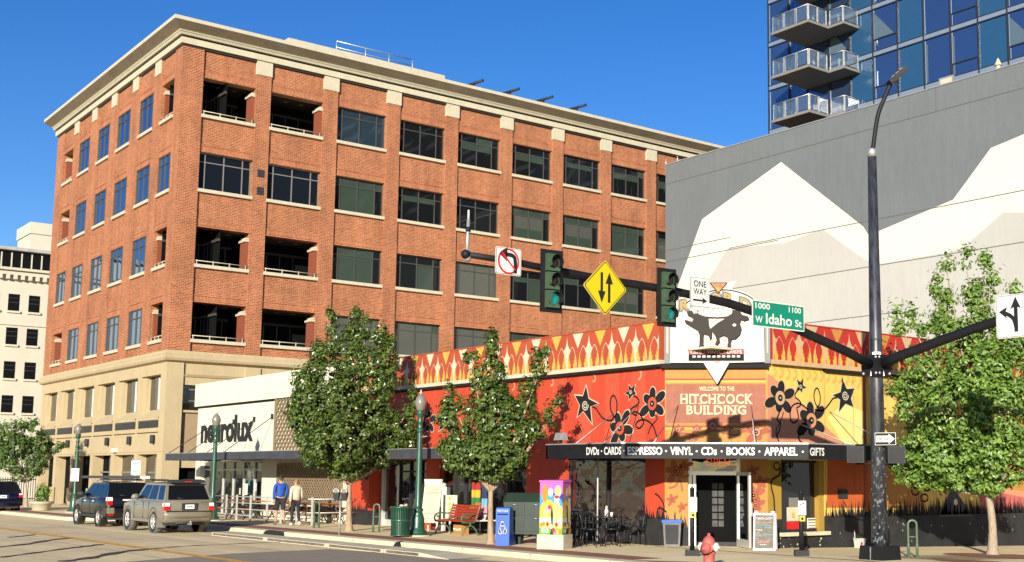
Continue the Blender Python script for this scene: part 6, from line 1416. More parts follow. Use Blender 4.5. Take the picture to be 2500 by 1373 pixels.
for x, y, a, lb in ((-26.35, 20.15, 10, 'black iron cafe chair on the street side between the two tables'), (-27.2, 21.3, 170, 'black iron cafe chair under the window at the left table'), (-26.3, 21.3, 200, 'black iron cafe chair under the window between the tables'), (-25.75, 20.0, -10, 'black iron cafe chair on the street side of the right table'), (-24.95, 20.3, 60, 'black iron cafe chair nearest the waste bin'), (-25.2, 21.3, 160, 'black iron cafe chair under the window at the right table'), (-26.9, 19.85, -25, 'black iron cafe chair furthest out on the pavement by the painted cabinet'), (-25.1, 19.75, 35, 'black iron cafe chair furthest out on the pavement near the waste bin')):
    place(copy_tree(ch), pv(x, y), R(a), lb)
m = MB(); m.box(-.12, .12, -.03, .03, 0, .16, WHITE); m.box(-.1, .1, -.034, -.03, .09, .12, SIGNK); solo(m, 'table_sign', 'small white card sign on the left cafe table', 'sign', pv(-27.05, 20.75) + V((0, 0, .752)), R(30))
m = MB(); m.lathe((0, 0, 0), [(.05, 0), (.055, .16), (.03, .2), (.03, .27), (.01, .28)], WHITE, 10); m.lathe((.16, .05, 0), [(.04, 0), (.045, .12)], WHITE, 10); solo(m, 'bottle', 'white bottle and cup on the right cafe table', 'bottle', pv(-25.6, 20.65) + V((0, 0, .752)))
# ------------------------------------------------------------------ bar patio: railing, picnic tables
RY = 19.95
t = thing('patio_railing', 'low grey four-rail steel railing around the bar patio', 'railing', pv(-51.8, RY))
PXS = [-51.6, -50.0, -48.9, -47.5, -45.9, -44.6, -43.2, -41.9]
for x in PXS:
    m = MB(); zz = zg(x, RY) + PAVE; m.box(x - .03, x + .03, RY - .03, RY + .03, zz, zz + 1.02, STEEL); m.build('post', t)
m = MB()
for h in (.2, .45, .7, .95): m.tube([(PXS[0], RY, zg(PXS[0], RY) + PAVE + h), (PXS[-1], RY, zg(PXS[-1], RY) + PAVE + h)], .022, STEEL, 6)
for h in (.45, .95): m.tube([(PXS[-1], RY, zg(-42, RY) + PAVE + h), (PXS[-1], YF, zg(-42, RY) + PAVE + h)], .022, STEEL, 6)
m.build('rail', t)
def picnic(label, loc, rz, L=.95):
    t = thing('picnic_table', label, 'picnic table', loc, rz, 'orange wooden picnic tables on the bar patio')
    m = MB()
    for k in range(5): m.box(-L, L, -.36 + k * .146, -.24 + k * .146, .73, .77, WOODO)
    m.build('tabletop', t, True)
    for s in (-1, 1):
        m = MB(); m.box(-L, L, s * .68 - .13, s * .68 - .01, .43, .47, WOODO); m.box(-L, L, s * .68 + .01, s * .68 + .13, .43, .47, WOODO); m.build('bench_seat', t, True)
    for x in (-L + .25, L - .25):
        m = MB(); m.tube([(x, -.7, 0), (x, -.25, .73)], .025, CH, 6); m.tube([(x, .7, 0), (x, .25, .73)], .025, CH, 6); m.tube([(x, -.78, .42), (x, .78, .42)], .025, CH, 6); m.build('leg', t, True)
    return t
pt = picnic('orange wooden picnic table behind the two walkers', pv(-45.9, 20.95), R(0))
for x, lb in ((-43.4, 'orange wooden picnic table at the right end of the patio behind the parking meter'), (-49.6, 'orange wooden picnic table left of the bar door notices'), (-51.5, 'orange wooden picnic table just behind the grey off-roader')):
    place(copy_tree(pt), pv(x, 20.95), R(0), lb)
# ------------------------------------------------------------------ goods in front of the craft shop
def cloth(label, px, py, w_, h, cols, y, rz=0):
    p = on_y(px, py, y); m = MB(); n = len(cols)
    for k, c in enumerate(cols):
        rows = []
        for i in range(7):
            x = -w_ / 2 + w_ * i / 6; wv = .03 * math.sin(i * 1.6); rows.append([(x, wv, -h * k / n), (x * .97, wv * 1.4, -h * (k + 1) / n)])
        m.grid(rows, c)
    m.tube([(-w_ / 2 - .05, 0, .01), (w_ / 2 + .05, 0, .01)], .012, CH, 5); m.tube([(0, 0, 0), (0, .5, .25)], .01, CH, 5)
    return solo(m, 'hanging_cloth', label, 'flag', p, rz, 'cloths hanging by the craft shop')
C = {n: mat('cloth_' + n, srgb(*c), .85, var=.05) for n, c in dict(green=(60, 130, 60), yellow=(230, 190, 40), red=(190, 40, 44), navy=(46, 70, 110), sky=(130, 200, 240), pink=(245, 170, 190), orange=(240, 120, 40), purple=(190, 110, 200), white=(245, 240, 230)).items()}
cloth('striped green yellow and red cloth hanging by the craft shop window', 1163, 1178, .42, .95, [C['red'], C['yellow'], C['green'], C['yellow']], 21.2, R(10)); cloth('navy, pale blue and pink flag hanging left of the slim shop tree', 1184, 1182, .44, .9, [C['navy'], C['navy'], C['sky'], C['pink']], 21.1, R(-8))
m = MB(); m.box(-.75, .75, -.3, .3, .42, .46, WHITE)
for x in (-.7, .7):
    for y in (-.26, .26): m.tube([(x, y, 0), (x, y, .42)], .02, CHAR, 6)
rg = random.Random(9); crow = []
solo(m, 'display_table', 'low white display table of crafts under the shop window', 'table', gy(1160, 21.2), 0)
for k in range(16):
    m = MB(); w_ = rg.uniform(.07, .13); h = rg.uniform(.15, .55); c = rg.choice([C['white'], C['sky'], C['yellow'], C['orange'], C['purple'], C['pink'], C['white'], CRM]); c2 = rg.choice([C['navy'], C['red'], C['white'], SIGNK])
    m.hexa([(-w_, -.01, 0), (w_, -.01, 0), (w_, .03, 0), (-w_, .03, 0), (-w_, .05, h), (w_, .05, h), (w_, .09, h), (-w_, .09, h)], c); m.face([(-w_ * .6, -.006 + .0, h * .3), (w_ * .6, -.006, h * .3), (w_ * .5, .02, h * .6), (-w_ * .5, .02, h * .6)], c2)
    nm = ['cream', 'pale', 'striped', 'spotted'][k % 4]
    solo(m, 'craft_card', 'small coloured craft card propped on the display table under the shop window', 'card', gy(1160, 21.2) + V((-.68 + (k % 8) * .19, -.12 + .2 * (k // 8), .46)), rg.uniform(-.2, .2), 'craft cards on the display table')
m = MB(); f = Fr((0, 0, 0), (1, 0, 0)); m.fbox(f, -.28, .28, .45, 1.2, -.04, 0, PALEY); m.fbox(f, -.03, .03, 0, .45, -.04, -.01, STEEL)
for k in range(4): m.disc(f, 0, .58 + k * .17, .06, .06, .004, YELP, 10)
solo(m, 'sandwich_sign', 'cream sign with a column of yellow dots left of the red bench', 'sign', gy(1098, 21.0), R(20))
m = MB(); f = Fr((0, 0, 0), (1, 0, 0)); m.fbox(f, -.05, .05, 0, 1.5, -.05, .05, WHITE); m.fbox(f, -.22, -.05, .8, 1.25, -.02, .0, WHITE); m.fbox(f, .05, .3, 1.0, 1.45, -.02, 0, WHITE); m.lathe((0, 0, 1.5), [(.09, 0), (.06, .06), (.01, .08)], WHITE, 8)
solo(m, 'shop_post_sign', 'white shop post with small side boards by the craft shop', 'sign', gy(1083, 21.3), R(10))
m = MB(); m.fbox(f, -.4, .4, .0, 1.25, -.03, .0, REDW); m.fpoly(f, [(-.1 + .26 * math.cos(R(90 + 72 * k / 2 + 36 * 0)) * (1 if k % 2 == 0 else .4), .62 + .3 * math.sin(R(90 + 36 * k)) * (1 if k % 2 == 0 else .4)) if 0 else (-.02 + (.26 if k % 2 == 0 else .1) * math.cos(R(90 + 36 * k)), .66 + (.3 if k % 2 == 0 else .11) * math.sin(R(90 + 36 * k))) for k in range(10)], .004, BLKP); grass_edge(m, f, -.4, .4, 0, .5, .006, DADO, rg)
solo(m, 'painted_board', 'red painted board with a black star leaning by the menu stand', 'board', gy(1072, 21.5), R(4))
# thin umbrella-pole with string lights outside the cafe window
m = MB(); m.tube([(0, 0, 0), (0, 0, 2.45)], .022, STEEL, 6); m.lathe((0, 0, 0), [(.2, 0), (.2, .05), (.03, .07)], CHAR, 12); m.tube(smooth_path([(0, 0, 2.3), (.6, .3, 2.0), (1.2, .6, 2.25)], 5), .008, CHAR, 4); m.tube(smooth_path([(0, 0, 2.3), (-.6, .3, 2.05), (-1.3, .6, 2.3)], 5), .008, CHAR, 4)
solo(m, 'string_light_pole', 'thin pale pole with sagging string lights outside the cafe window', 'pole', pv(-26.3, 20.9))
# parking signs
PSIGN = lambda m, f, z: (m.fbox(f, -.2, .2, z, z + .62, -.012, 0, SIGNW), m.fquad(f, -.12, .1, z + .47, z + .53, .003, SIGNG), m.fquad(f, -.14, .12, z + .36, z + .39, .003, SIGNG), m.fquad(f, -.05, .05, z + .25, z + .29, .003, SIGNG), m.fquad(f, -.14, .12, z + .12, z + .17, .003, SIGNG))
b = gp(288, 1262); m = MB(); zt = at_range(288, 1122, V((b.x, 17.9, 0))).z; zz = zg(b.x, 18) + PAVE; m.tube([(0, .03, 0), (0, .03, zt - zz)], .03, STEEL, 8); PSIGN(m, Fr((0, 0, 0), (1, 0, 0)), zt - zz - .66)
solo(m, 'parking_sign', 'white and green parking sign on a pale post behind the dark car', 'parking sign', V((b.x, 17.9, zz)), R(52))
b = gp(180, 1251); zt = at_range(180, 1142, b).z - b.z; m = MB(); PSIGN(m, Fr((0, -.14, 0), (1, 0, 0)), zt - .66); m.box(-.02, .02, -.13, .0, zt - .5, zt - .1, STEEL); solo(m, 'parking_plate', 'small white and green parking plate fixed to the far lamp post', 'parking sign', b, R(52))
# planter
b = gp(100, 1247); t = thing('planter', 'round pale concrete planter with a leafy green shrub near the stone piers', 'planter', b)
m = MB(); m.lathe((0, 0, 0), [(.38, 0), (.42, .04), (.5, .34), (.57, .36), (.57, .46), (.5, .47), (.47, .42)], TERRA, 22); m.lathe((0, 0, .4), [(.46, 0), (.3, .03)], DARK, 16); m.build('bowl', t, True)
m = MB(); rr = random.Random(31); crown(m, [((0, 0, .75), (.3, .3, .3)), ((.1, 0, 1.0), (.2, .2, .25)), ((-.12, .1, .9), (.2, .2, .25))], 900, .12, rr, LEAF_M, -.3)
for k in range(6): a = k * 1.05; m.tube([(0, 0, .45), (.2 * math.cos(a), .2 * math.sin(a), 1.0)], .012, BARK, 5)
m.build('shrub', t, True)
# iron fence by the far side street
t = thing('iron_fence', 'black iron fence behind the far street tree', 'fence', V((-92, 25, -.2)))
m = MB()
for k in range(60): y = 22 + k * .16; m.box(-98.03, -97.97, y, y + .035, -.6, 1.5, BLACK)
m.box(-98.04, -97.96, 22, 31.6, 1.3, 1.36, BLACK); m.box(-98.04, -97.96, 22, 31.6, -.1, -.04, BLACK); m.build('palings', t)
m = MB(); rr = random.Random(5); crown(m, [((0, 0, .2), (.7, 1.2, .6)), ((.2, 2.0, .2), (.6, .9, .6))], 1500, .16, rr, LEAF_P, 0); m.tube([(0, 0, -.5), (0, 0, .3)], .03, BARK, 5)
solo(m, 'hedge_shrub', 'low dark shrub at the foot of the iron fence', 'shrub', V((-96.6, 25.5, .0)))
# ------------------------------------------------------------------ parked cars (local: x forward, rear at x = 0)
CGLASS = glass_mat('car_window_glass', (.006, .007, .008), .0, (.18, .22, .27), .02, .1, 1.5)
LRED = mat('red_tail_lens', (.45, .006, .006), .15, var=0, spec=.8); LCLR = mat('clear_lens', (.7, .68, .62), .12, var=0, spec=.8); PLATE = mat('number_plate', (.7, .7, .68), .5, var=.05)
RIM = mat('silver_wheel_rim', (.62, .6, .55), .3, .4, var=.05); TRIMB = mat('black_plastic_trim', (.02, .02, .02), .6, var=.1)
def car_paint(name, c, met=.5): return mat(name, c, .28, met, var=.03, coat=.45)
def suv(name, label, loc, paint, L, Wd, H, wb, rf, wheel_r, style):
    t = thing(name, label, 'car', loc, math.pi); w = Wd / 2; g0 = .34; belt = style['belt']; hood = style['hood']
    # lower body: loft of sections along the length
    S = [(0.0, .86, .50, belt - .28), (.03, .95, .42, belt - .02), (.12, .985, .36, belt), (L * .3, 1, g0, belt), (L * .62, 1, g0, belt - .02), (L * .70, .99, g0, belt - .03), (L * .76, .985, .36, hood + .02), (L * .93, .95, .4, hood - .06), (L * .985, .86, .42, hood - .18), (L, .78, .5, hood - .32)]
    rows = []
    for x, k, zb, zt in S:
        ww = w * k; sh = zt - .1
        half = [(ww * .86, zb), (ww * .97, zb + .08), (ww, zb + .26), (ww, (zb + sh) / 2 + .1), (ww * .985, sh), (ww * .93, zt)]
        rows.append([(x, -y, z) for y, z in half] + [(x, y, z) for y, z in reversed(half)])
    m = MB(); m.grid(rows, paint, True, True); m.face([V(p) for p in rows[0]][::-1], paint); m.face([V(p) for p in rows[-1]], paint)
    # cabin
    rb, rt, wb_, wt = style['rear'], style['rear_top'], style['ws_base'], style['ws_top']
    Cb = [(rb, .93), (rt + .05, .95), (wt, .95), (wb_, .93)]; zb = belt - .03
    def ring(x0, x1, k0, k1, za, zc): return [(x0, -w * k0, za), (x1, -w * k1, zc), (x1, w * k1, zc), (x0, w * k0, za)]
    zr = H - .07; kb, kt = .93, .77
    def P(xb, xt, f, s): return V((xb + (xt - xb) * f, s * w * (kb + (kt - kb) * f), zb + (zr - zb) * f))
    A = {s: [P(rb, rt, f, s) for f in (0, .5, .9, 1)] for s in (-1, 1)}; B = {s: [P(wb_, wt, f, s) for f in (0, .5, .9, 1)] for s in (-1, 1)}
    for s in (-1, 1): m.grid([A[s], B[s]] if s > 0 else [B[s], A[s]], paint, True)
    m.grid([A[-1], A[1]], paint, True); m.grid([B[1], B[-1]], paint, True)
    nr = 6; rr_ = []
    for i in range(nr + 1):
        x = rt + (wt - rt) * i / nr; cz = .07 * math.sin(math.pi * (.15 + .7 * i / nr)); rr_.append([(x, w * kt * s, zr + cz * (1 - abs(s) ** 2.5)) for s in (-1, -.8, -.4, 0, .4, .8, 1)])
    m.grid(rr_, paint, True); m.build('body', t, True)
    # windows
    def quad_on(a0, a1, b0, b1, f0, f1, s, o=.006):       # side glass between two fractions
        n = V((0, s, .25)).normalized() * o
        def q(fr_, f): return P(rb + (wb_ - rb) * fr_, rt + (wt - rt) * fr_, f, s) + n
        return [q(a0, f0), q(a1, f0), q(b1, f1), q(b0, f1)]
    for s in (-1, 1):
        for (a0, a1, b0, b1) in style['side']:
            m = MB(); m.face(quad_on(a0, a1, b0, b1, .1, .9, s) if s > 0 else quad_on(a0, a1, b0, b1, .1, .9, s)[::-1], CGLASS); m.build('side_window', t, True)
    m = MB(); nrm = V((-1, 0, .3)).normalized() * .008; e = .9
    m.face([P(rb, rt, .1, -1) * 1 + nrm + V((0, .09, 0)), P(rb, rt, .9, -1) + nrm + V((0, .08, 0)), P(rb, rt, .9, 1) + nrm - V((0, .08, 0)), P(rb, rt, .1, 1) + nrm - V((0, .09, 0))], CGLASS); m.tube([P(rb, rt, .12, .1) + nrm * 3, P(rb, rt, .2, .5) + nrm * 3], .01, TRIMB, 5); m.build('rear_window', t, True)
    m = MB(); nrm = V((1, 0, .6)).normalized() * .008; m.face([P(wb_, wt, .06, 1) + nrm, P(wb_, wt, .94, 1) + nrm, P(wb_, wt, .94, -1) + nrm, P(wb_, wt, .06, -1) + nrm], CGLASS); m.build('windscreen', t, True)
    # wheels
    for x in (rf, rf + wb):
        for s in (-1, 1):
            c = V((x, s * (w - .13), wheel_r)); ax = V((0, s, 0))
            m = MB(); m.lathe((x, s * (w - .26), wheel_r + .03), [(wheel_r + .07, 0), (wheel_r + .07, .265), (wheel_r + .02, .268), (wheel_r + .02, .0)], style['arch'], 22, True, ax); m.build('wheel_arch', t, True)
            wl = bpy.data.objects.new('wheel', None); COL.objects.link(wl); wl.parent = t
            m = MB(); m.lathe(c, [(wheel_r * .62, -.11), (wheel_r * .9, -.12), (wheel_r, -.09), (wheel_r, .09), (wheel_r * .93, .125), (wheel_r * .66, .13), (wheel_r * .62, .1)], RUBBER, 24, True, ax); m.build('tyre', wl, True)
            m = MB(); r = wheel_r * .65; m.lathe(c, [(r, .06), (r, .12), (r * .92, .125), (r * .88, .07)], RIM, 22, True, ax); m.lathe(c, [(r * .88, .05), (.02, .055)], TRIMB, 20, False, ax); m.lathe(c, [(r * .28, .05), (r * .26, .115), (.02, .12)], RIM, 12, True, ax)
            for k in range(style['spokes']):
                a = 2 * math.pi * k / style['spokes']; d = V((math.cos(a), 0, math.sin(a))); q = V((-math.sin(a), 0, math.cos(a))); ws_ = r * style['spw']
                for ss in (1,): m.hexa([c + ax * o_ + d * rr2 + q * ww2 for o_ in (.07, .112) for rr2, ww2 in ((r * .2, -ws_ * .7), (r * .93, -ws_), (r * .93, ws_), (r * .2, ws_ * .7))], RIM)
            m.build('rim', wl, True)
    # tail: lights, bumper, plate
    for s in (-1, 1):
        m = MB(); y = s * w * .86; z0, z1 = style['tail']; dx = .015
        m.hexa([(-.03, y - .09, z0), (-.03, y + .09, z0), (.2, y + s * .115 + (.02 if s > 0 else -.02) * 0 + 0, z0), (.2, y - .09, z0), (.0, y - .09, z1), (.0, y + .09, z1), (.2, y + s * .1, z1), (.2, y - .09, z1)], LRED)
        o = m.build('tail_light', t, True); m = MB(); zc = z1 - (z1 - z0) * style['clear']; m.hexa([(-.036, y - .08, zc), (-.036, y + .08, zc), (.15, y + s * .118, zc), (.15, y - .08, zc), (-.008, y - .08, z1 + .01), (-.008, y + .08, z1 + .01), (.15, y + s * .105, z1 + .01), (.15, y - .08, z1 + .01)], LCLR); m.build('clear_lens', o, True)
    m = MB(); bm_ = style['bumper']; zz0, zz1 = style['bz']
    prof = [(.1, zz0), (-.05, zz0 + .03), (-.09, (zz0 + zz1) / 2), (-.08, zz1 - .02), (.06, zz1)]
    rw = [[(x + .16 * abs(s) ** 6, s * w * .985, z) for x, z in prof] for s in (-1, -.95, -.8, -.4, 0, .4, .8, .95, 1)]; m.grid(rw, bm_, True)
    for s in (-1, 1): m.hexa([(.05, s * w * .96, zz0), (.62, s * w * .985, zz0 + .02), (.62, s * w * 1.0, zz0 + .02), (.05, s * w * .99, zz0), (.05, s * w * .96, zz1), (.42, s * w * .985, zz1), (.42, s * w * 1.0, zz1), (.05, s * w * .99, zz1)], bm_)
    m.box(.1, L - .3, -w * .8, w * .8, .28, .5, TRIMB); m.build('bumper', t, True)
    m = MB(); zp = style['plate']; m.box(style['px'] - .03, style['px'] + .02, -.26, .26, zp - .12, zp + .12, TRIMB); o = m.build('plate_recess', t, True); m = MB(); m.box(style['px'] - .04, style['px'] - .03, -.15, .15, zp - .07, zp + .07, PLATE)
    for k in range(5): m.box(style['px'] - .043, style['px'] - .04, -.11 + k * .045, -.085 + k * .045, zp - .03, zp + .035, TRIMB)
    m.build('number_plate', o, True)
    for s in (-1, 1):
        m = MB(); c = P(wb_, wt, .12, s) + V((-.25, s * .14, .06)); m.ball(c, (.08, .13, .1), style['mirror'], 10, 6); m.tube([c, c + V((0, -s * .16, -.05))], .025, TRIMB, 5); m.build('mirror', t, True)
        for xh in style['handles']: m = MB(); m.tube([(xh - .1, s * w * .99, belt - .16), (xh, s * w * 1.02, belt - .16), (xh + .1, s * w * .99, belt - .16)], .018, style['hm'], 6); m.build('door_handle', t, True)
    for s in (-1, 1):
        for xh in style['seams']: m = MB(); m.box(xh - .006, xh + .006, s * w * .992 - .008, s * w * .992 + .012, .46, belt - .06, TRIMB); m.build('door_seam', t, True)
        m = MB(); m.box(rf + .45, rf + wb - .45, s * w - .03, s * w + .02, .36, .46, style['sill']); m.build('side_sill', t, True)
    return t, P, w, zr
zc = zg(-40, 14)
SILV = car_paint('champagne_grey_car_paint', srgb(184, 174, 150, .38), .1); DKP = car_paint('dark_slate_car_paint', srgb(26, 26, 27, .5), 0); NAVY = car_paint('navy_car_paint', srgb(22, 28, 66), .4)
xr = gp(430, 1303, 0).x
b = V((-41.3, 15.2, zg(-42.6, 14.4)))
t, P, w, zr = suv('offroad_car', 'champagne grey older four wheel drive car with roof rack parked rear towards us', b, SILV, 4.6, 1.74, 1.74, 2.68, 1.0, .39, dict(belt=1.1, hood=1.06, rear=.06, rear_top=.42, ws_base=3.05, ws_top=2.45, side=((.06, .25, .02, .26), (.3, .58, .3, .58), (.61, .95, .61, .9)), arch=mat('grey_flare', srgb(120, 118, 110), .5), spokes=6, spw=.16, tail=(.78, 1.02), clear=.42, bumper=SILV, bz=(.5, .74), plate=.9, px=-.0, mirror=SILV, handles=(1.75, 2.75), hm=SILV, seams=(1.5, 2.05, 3.0), sill=SILV))
m = MB()
for s in (-1, 1): m.tube([(.55, s * .56, zr + .12), (2.3, s * .56, zr + .12)], .025, TRIMB, 6)
for x in (.7, 1.1, 1.5, 1.9, 2.2): m.box(x - .03, x + .03, -.56, .56, zr + .08, zr + .12, TRIMB)
m.build('roof_rack', t, True)
m = MB(); m.hexa([(.2, -.6, zr + .02), (.2, .6, zr + .02), (.48, .62, zr + .03), (.48, -.62, zr + .03), (.26, -.56, zr + .13), (.26, .56, zr + .13), (.5, .6, zr + .1), (.5, -.6, zr + .1)], TRIMB); m.box(.2, .215, -.12, .12, zr + .05, zr + .08, LRED); m.build('spoiler', t, True)
m = MB(); m.tube([(.0, -.45, .36), (.0, .45, .36)], .03, TRIMB, 6); m.box(-.18, .05, -.04, .04, .3, .36, GREYM); m.ball((-.17, 0, .4), .035, GREYM, 8, 6); m.build('tow_bar', t, True)
for s in (-1, 1): m = MB(); m.box(.52, .55, s * .77 - .14, s * .77 + .14, .2, .5, mat('grey_mud_flap', srgb(150, 146, 132), .6)); m.build('mud_flap', t, True)
b = V((-47.7, 15.35, zg(-49.6, 14.4)))
t, P, w, zr = suv('family_car', 'dark slate family car with a long roof tube, parked ahead of the grey car', b, DKP, 4.75, 1.88, 1.72, 2.79, .98, .36, dict(belt=1.12, hood=1.02, rear=.1, rear_top=.5, ws_base=3.35, ws_top=2.5, side=((.07, .26, .04, .27), (.3, .58, .3, .57), (.6, .96, .6, .88)), arch=DKP, spokes=5, spw=.15, tail=(.84, 1.12), clear=.45, bumper=DKP, bz=(.42, .74), plate=.86, px=.0, mirror=TRIMB, handles=(1.7, 2.75), hm=LCLR, seams=(1.5, 2.1, 3.1), sill=TRIMB))
m = MB(); m.box(-.035, 0, -.35, .35, 1.0, 1.05, LCLR); m.lathe((-.03, 0, 1.12), [(.06, 0), (.055, .02)], GREYM, 12, True, (-1, 0, 0)); m.build('tailgate_trim', t, True)
for s in (-1, 1): m = MB(); m.box(-.09, .06, s * w * .84 - .12, s * w * .84 + .12, .52, .74, SILV); m.box(-.095, -.07, s * w * .84 - .1, s * w * .84 + .1, .44, .5, LRED); m.build('reflector', t, True)
m = MB()
for s in (-1, 1): m.tube([(.55, s * .6, zr + .05), (.7, s * .6, zr + .1), (2.3, s * .6, zr + .1), (2.45, s * .6, zr + .05)], .02, GREYM, 6)
for x in (.95, 2.0): m.box(x - .03, x + .03, -.62, .62, zr + .12, zr + .16, TRIMB)
m.build('roof_rack', t, True)
m = MB(); m.box(-.4, 1.05, -.13, .13, -.055, .055, TRIMB); m.box(-1.6, -.41, -.12, .12, -.05, .05, TRIMB); m.box(1.06, 1.5, -.12, .12, -.05, .05, RIM)
zq = zr + .23; o = solo(m, 'roof_awning_roll', 'long dark roll strapped across the roof of the dark car', 'roof load', V((b.x - 1.45, b.y - .1, b.z + zr + .225)), R(35))
b = V((-67.3, 15.3, zg(-67, 14.4)))
t, P, w, zr = suv('parked_car', 'navy car cut off by the left edge of the picture', b, NAVY, 4.7, 1.88, 1.66, 2.8, 1.0, .36, dict(belt=1.08, hood=1.0, rear=.1, rear_top=.6, ws_base=3.3, ws_top=2.4, side=((.07, .26, .04, .27), (.3, .58, .3, .57), (.6, .96, .6, .88)), arch=NAVY, spokes=5, spw=.15, tail=(.82, 1.0), clear=.3, bumper=NAVY, bz=(.4, .74), plate=.86, px=.0, mirror=NAVY, handles=(1.7, 2.75), hm=NAVY, seams=(1.5, 2.1, 3.1), sill=TRIMB))
# ------------------------------------------------------------------ two walkers
def skin(name, verts, edges, radii, m, parent, sub=2):
    me = bpy.data.meshes.new(name); me.from_pydata(verts, edges, []); o = bpy.data.objects.new(name, me); COL.objects.link(o)
    md = o.modifiers.new('s', 'SKIN'); md.use_smooth_shade = True
    for i, r in enumerate(radii):
        d = me.skin_vertices[0].data[i]; d.radius = r if isinstance(r, tuple) else (r, r); d.use_root = i == 0
    sb = o.modifiers.new('d', 'SUBSURF'); sb.levels = sub; sb.render_levels = sub
    dg = bpy.context.evaluated_depsgraph_get(); nm = bpy.data.meshes.new_from_object(o.evaluated_get(dg)); o.modifiers.clear(); o.data = nm; nm.name = name
    bpy.data.meshes.remove(me); nm.materials.clear(); nm.materials.append(m); o.parent = parent
    for p in nm.polygons: p.use_smooth = True
    return o
SKINM = mat('light_skin', srgb(226, 176, 146), .6, var=.04)
def person(label, loc, rz, sc, hair, top, bottom, shoes, stride, shorts, female, hairshape):
    t = thing('person', label, 'person', loc, rz); K = lambda p: (p[0] * sc, p[1] * sc, p[2] * sc)
    st = stride; sw = .17 if female else .2; hp = .09
    # x forward; left leg forward
    VV = [(0, 0, .95), (0, 0, 1.12), (0, 0, 1.32), (0.0, 0, 1.46), (.01, 0, 1.53), (.02, 0, 1.62), (.03, 0, 1.71)]
    RR = [(.105, .15), (.1, .135), (.11, .165), (.07, .09), (.052, .052), (.085, .075), (.075, .068)]
    EE = [(0, 1), (1, 2), (2, 3), (3, 4), (4, 5), (5, 6)]
    def add(p, r, par): VV.append(p); RR.append(r); EE.append((par, len(VV) - 1)); return len(VV) - 1
    leg = {}
    for s, f in ((1, st), (-1, -st)):
        h = add((0, s * hp, .88), .085, 0); k = add((f * .55 + .04, s * hp * 1.05, .5), .056, h); c = add((f * .7, s * hp * 1.05, .34), .056, k); a = add((f - (.06 if f < 0 else 0), s * hp, .1 + (.05 if f < 0 else 0)), .038, c); tt = add((f + .12 - (.04 if f < 0 else 0), s * hp * 1.2, .035 + (.0 if f > 0 else .0)), .034, a); leg[s] = (h, k, c, a, tt)
    arm = {}
    for s, f in ((1, -st * .6), (-1, st * .6)):
        h = add((0, s * sw, 1.42), .055, 3); e = add((f * .4 - .03, s * (sw + .06), 1.14), .04, h); w_ = add((f + .05, s * (sw + .06), .9), .028, e); p = add((f + .08, s * (sw + .055), .83), (.018, .036), w_)
        arm[s] = (h, e, w_)
        for q, (dx, L) in enumerate(((.022, .075), (.008, .085), (-.008, .08), (-.022, .065))): j = add((f + .085 + dx, s * (sw + .05), .79), .0085, p); add((f + .095 + dx, s * (sw + .035), .79 - L * .8), .0075, j)
        j = add((f + .11, s * (sw + .03), .83), .0095, p); add((f + .125, s * (sw + .02), .785), .008, j)
    body = skin('body', [K(v) for v in VV], EE, [tuple(x * sc for x in r) if isinstance(r, tuple) else r * sc for r in RR], SKINM, t)
    m = MB(); m.hexa([K(q) for q in ((.095, -.016, 1.6), (.125, -.014, 1.6), (.125, .014, 1.6), (.095, .016, 1.6), (.095, -.008, 1.66), (.1, -.006, 1.66), (.1, .006, 1.66), (.095, .008, 1.66))], SKINM)
    for s in (-1, 1): m.ball(K((.02, s * .08, 1.635)), (.02 * sc, .012 * sc, .032 * sc), SKINM, 8, 5)
    for s in (-1, 1): m.ball(K((.1, s * .03, 1.66)), .009, DARK, 6, 4)
    m.ball(K((.1, 0, 1.575)), (.006, .022, .006), SIGNR, 6, 4); m.build('face', body, True)
    def sub(idx, grow, name, mm, extra=None, s2=1):
        mp = {i: n for n, i in enumerate(idx)}; vs = [K(VV[i]) for i in idx]; rs_ = []
        for i in idx:
            r = RR[i]; r = r if isinstance(r, tuple) else (r, r); g_ = grow.get(i, .012) if isinstance(grow, dict) else grow; rs_.append(tuple((x + g_) * sc for x in r))
        es = [(mp[a], mp[b_]) for a, b_ in EE if a in mp and b_ in mp]
        return skin(name, vs, es, rs_, mm, t)
    sub([0, 1, 2, 3] + list(arm[1]) + list(arm[-1]), {0: .022 if female else .03, 1: .03, 2: .022, 3: .012, **{arm[s][k]: (.016, .02, .014)[k] for s in (1, -1) for k in range(3)}}, 'jacket', top)
    if shorts: sub([0] + [leg[s][k] for s in (1, -1) for k in (0, 1)], {0: .016, **{leg[s][0]: .026 for s in (1, -1)}, **{leg[s][1]: .04 for s in (1, -1)}}, 'shorts', bottom)
    else: sub([0] + [leg[s][k] for s in (1, -1) for k in (0, 1, 2, 3)], .009, 'leggings', bottom)
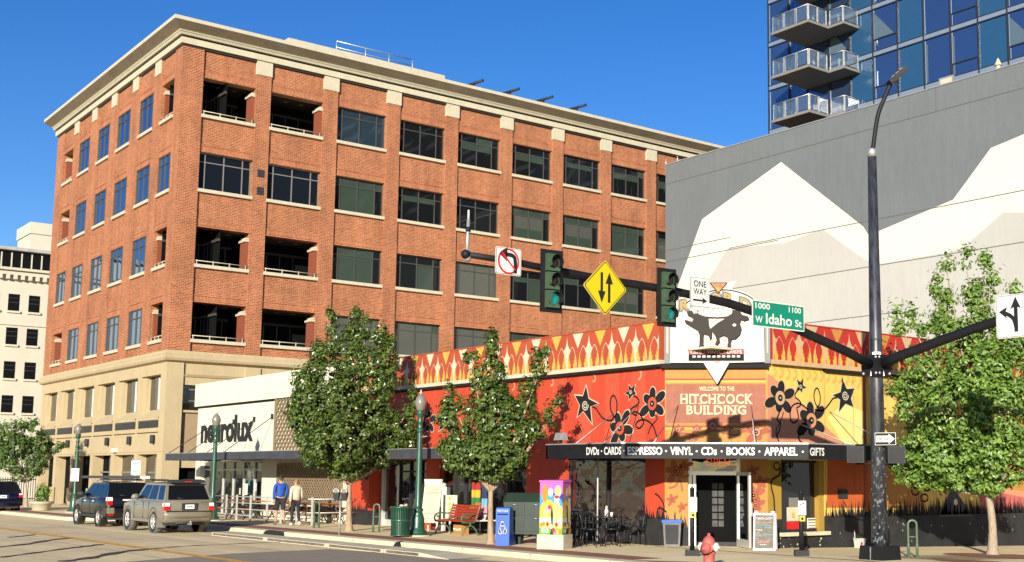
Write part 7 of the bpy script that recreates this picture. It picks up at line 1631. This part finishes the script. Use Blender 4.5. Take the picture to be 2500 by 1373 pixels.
    for s in (1, -1):
        a = VV[leg[s][3]]; m = MB(); m.ball(K((a[0] + .055, a[1] * 1.08, .05 + (.03 if a[2] > .12 else 0))), (.15 * sc, .05 * sc, .05 * sc), shoes, 10, 6); m.ball(K((a[0] + .0, a[1] * 1.04, .09 + (.04 if a[2] > .12 else 0))), (.06 * sc, .045 * sc, .05 * sc), shoes, 8, 5); m.build('shoe', t, True)
    m = MB(); c = K((.012, 0, 1.685))
    if hairshape == 'cap': m.lathe(K((.02, 0, 1.67)), [(.088 * sc, 0), (.09 * sc, .03), (.08 * sc, .075), (.05 * sc, .105), (.01, .115)], hair, 14); m.hexa([K(q) for q in ((.08, -.07, 1.675), (.18, -.05, 1.665), (.18, .05, 1.665), (.08, .07, 1.675), (.08, -.07, 1.69), (.18, -.05, 1.675), (.18, .05, 1.675), (.08, .07, 1.69))], hair); m.ball(K((-.02, 0, 1.64)), (.072 * sc, .078 * sc, .06 * sc), mat('brown_hair', (.06, .035, .02), .7), 10, 6)
    else: m.ball(K((.0, 0, 1.685)), (.09 * sc, .084 * sc, .088 * sc), hair, 12, 8); m.ball(K((-.085, 0, 1.72)), .045 * sc, hair, 8, 6); m.ball(K((-.05, 0, 1.63)), (.05 * sc, .06 * sc, .06 * sc), hair, 8, 6)
    m.build('cap' if hairshape == 'cap' else 'hair', t, True)
    return t
BLUEJ = mat('royal_blue_jacket', srgb(20, 92, 200), .75, var=.08); CREAMJ = mat('cream_sweatshirt', srgb(244, 230, 200), .85, var=.05); BLKC = mat('black_cloth', (.014, .013, .014), .85, var=.1)
person('person in a royal blue jacket, black shorts and dark cap walking away', pv(-43.0, 19.2), R(172), 1.02, BLKC, BLUEJ, BLKC, mat('dark_trainers', (.09, .08, .075), .7), .2, True, False, 'cap')
person('person in a cream sweatshirt and black leggings with hair in a bun walking away', pv(-42.0, 19.35), R(176), .96, mat('blond_brown_hair', (.2, .11, .05), .6), CREAMJ, BLKC, mat('white_trainers', srgb(240, 234, 226), .6), .15, False, True, 'bun')
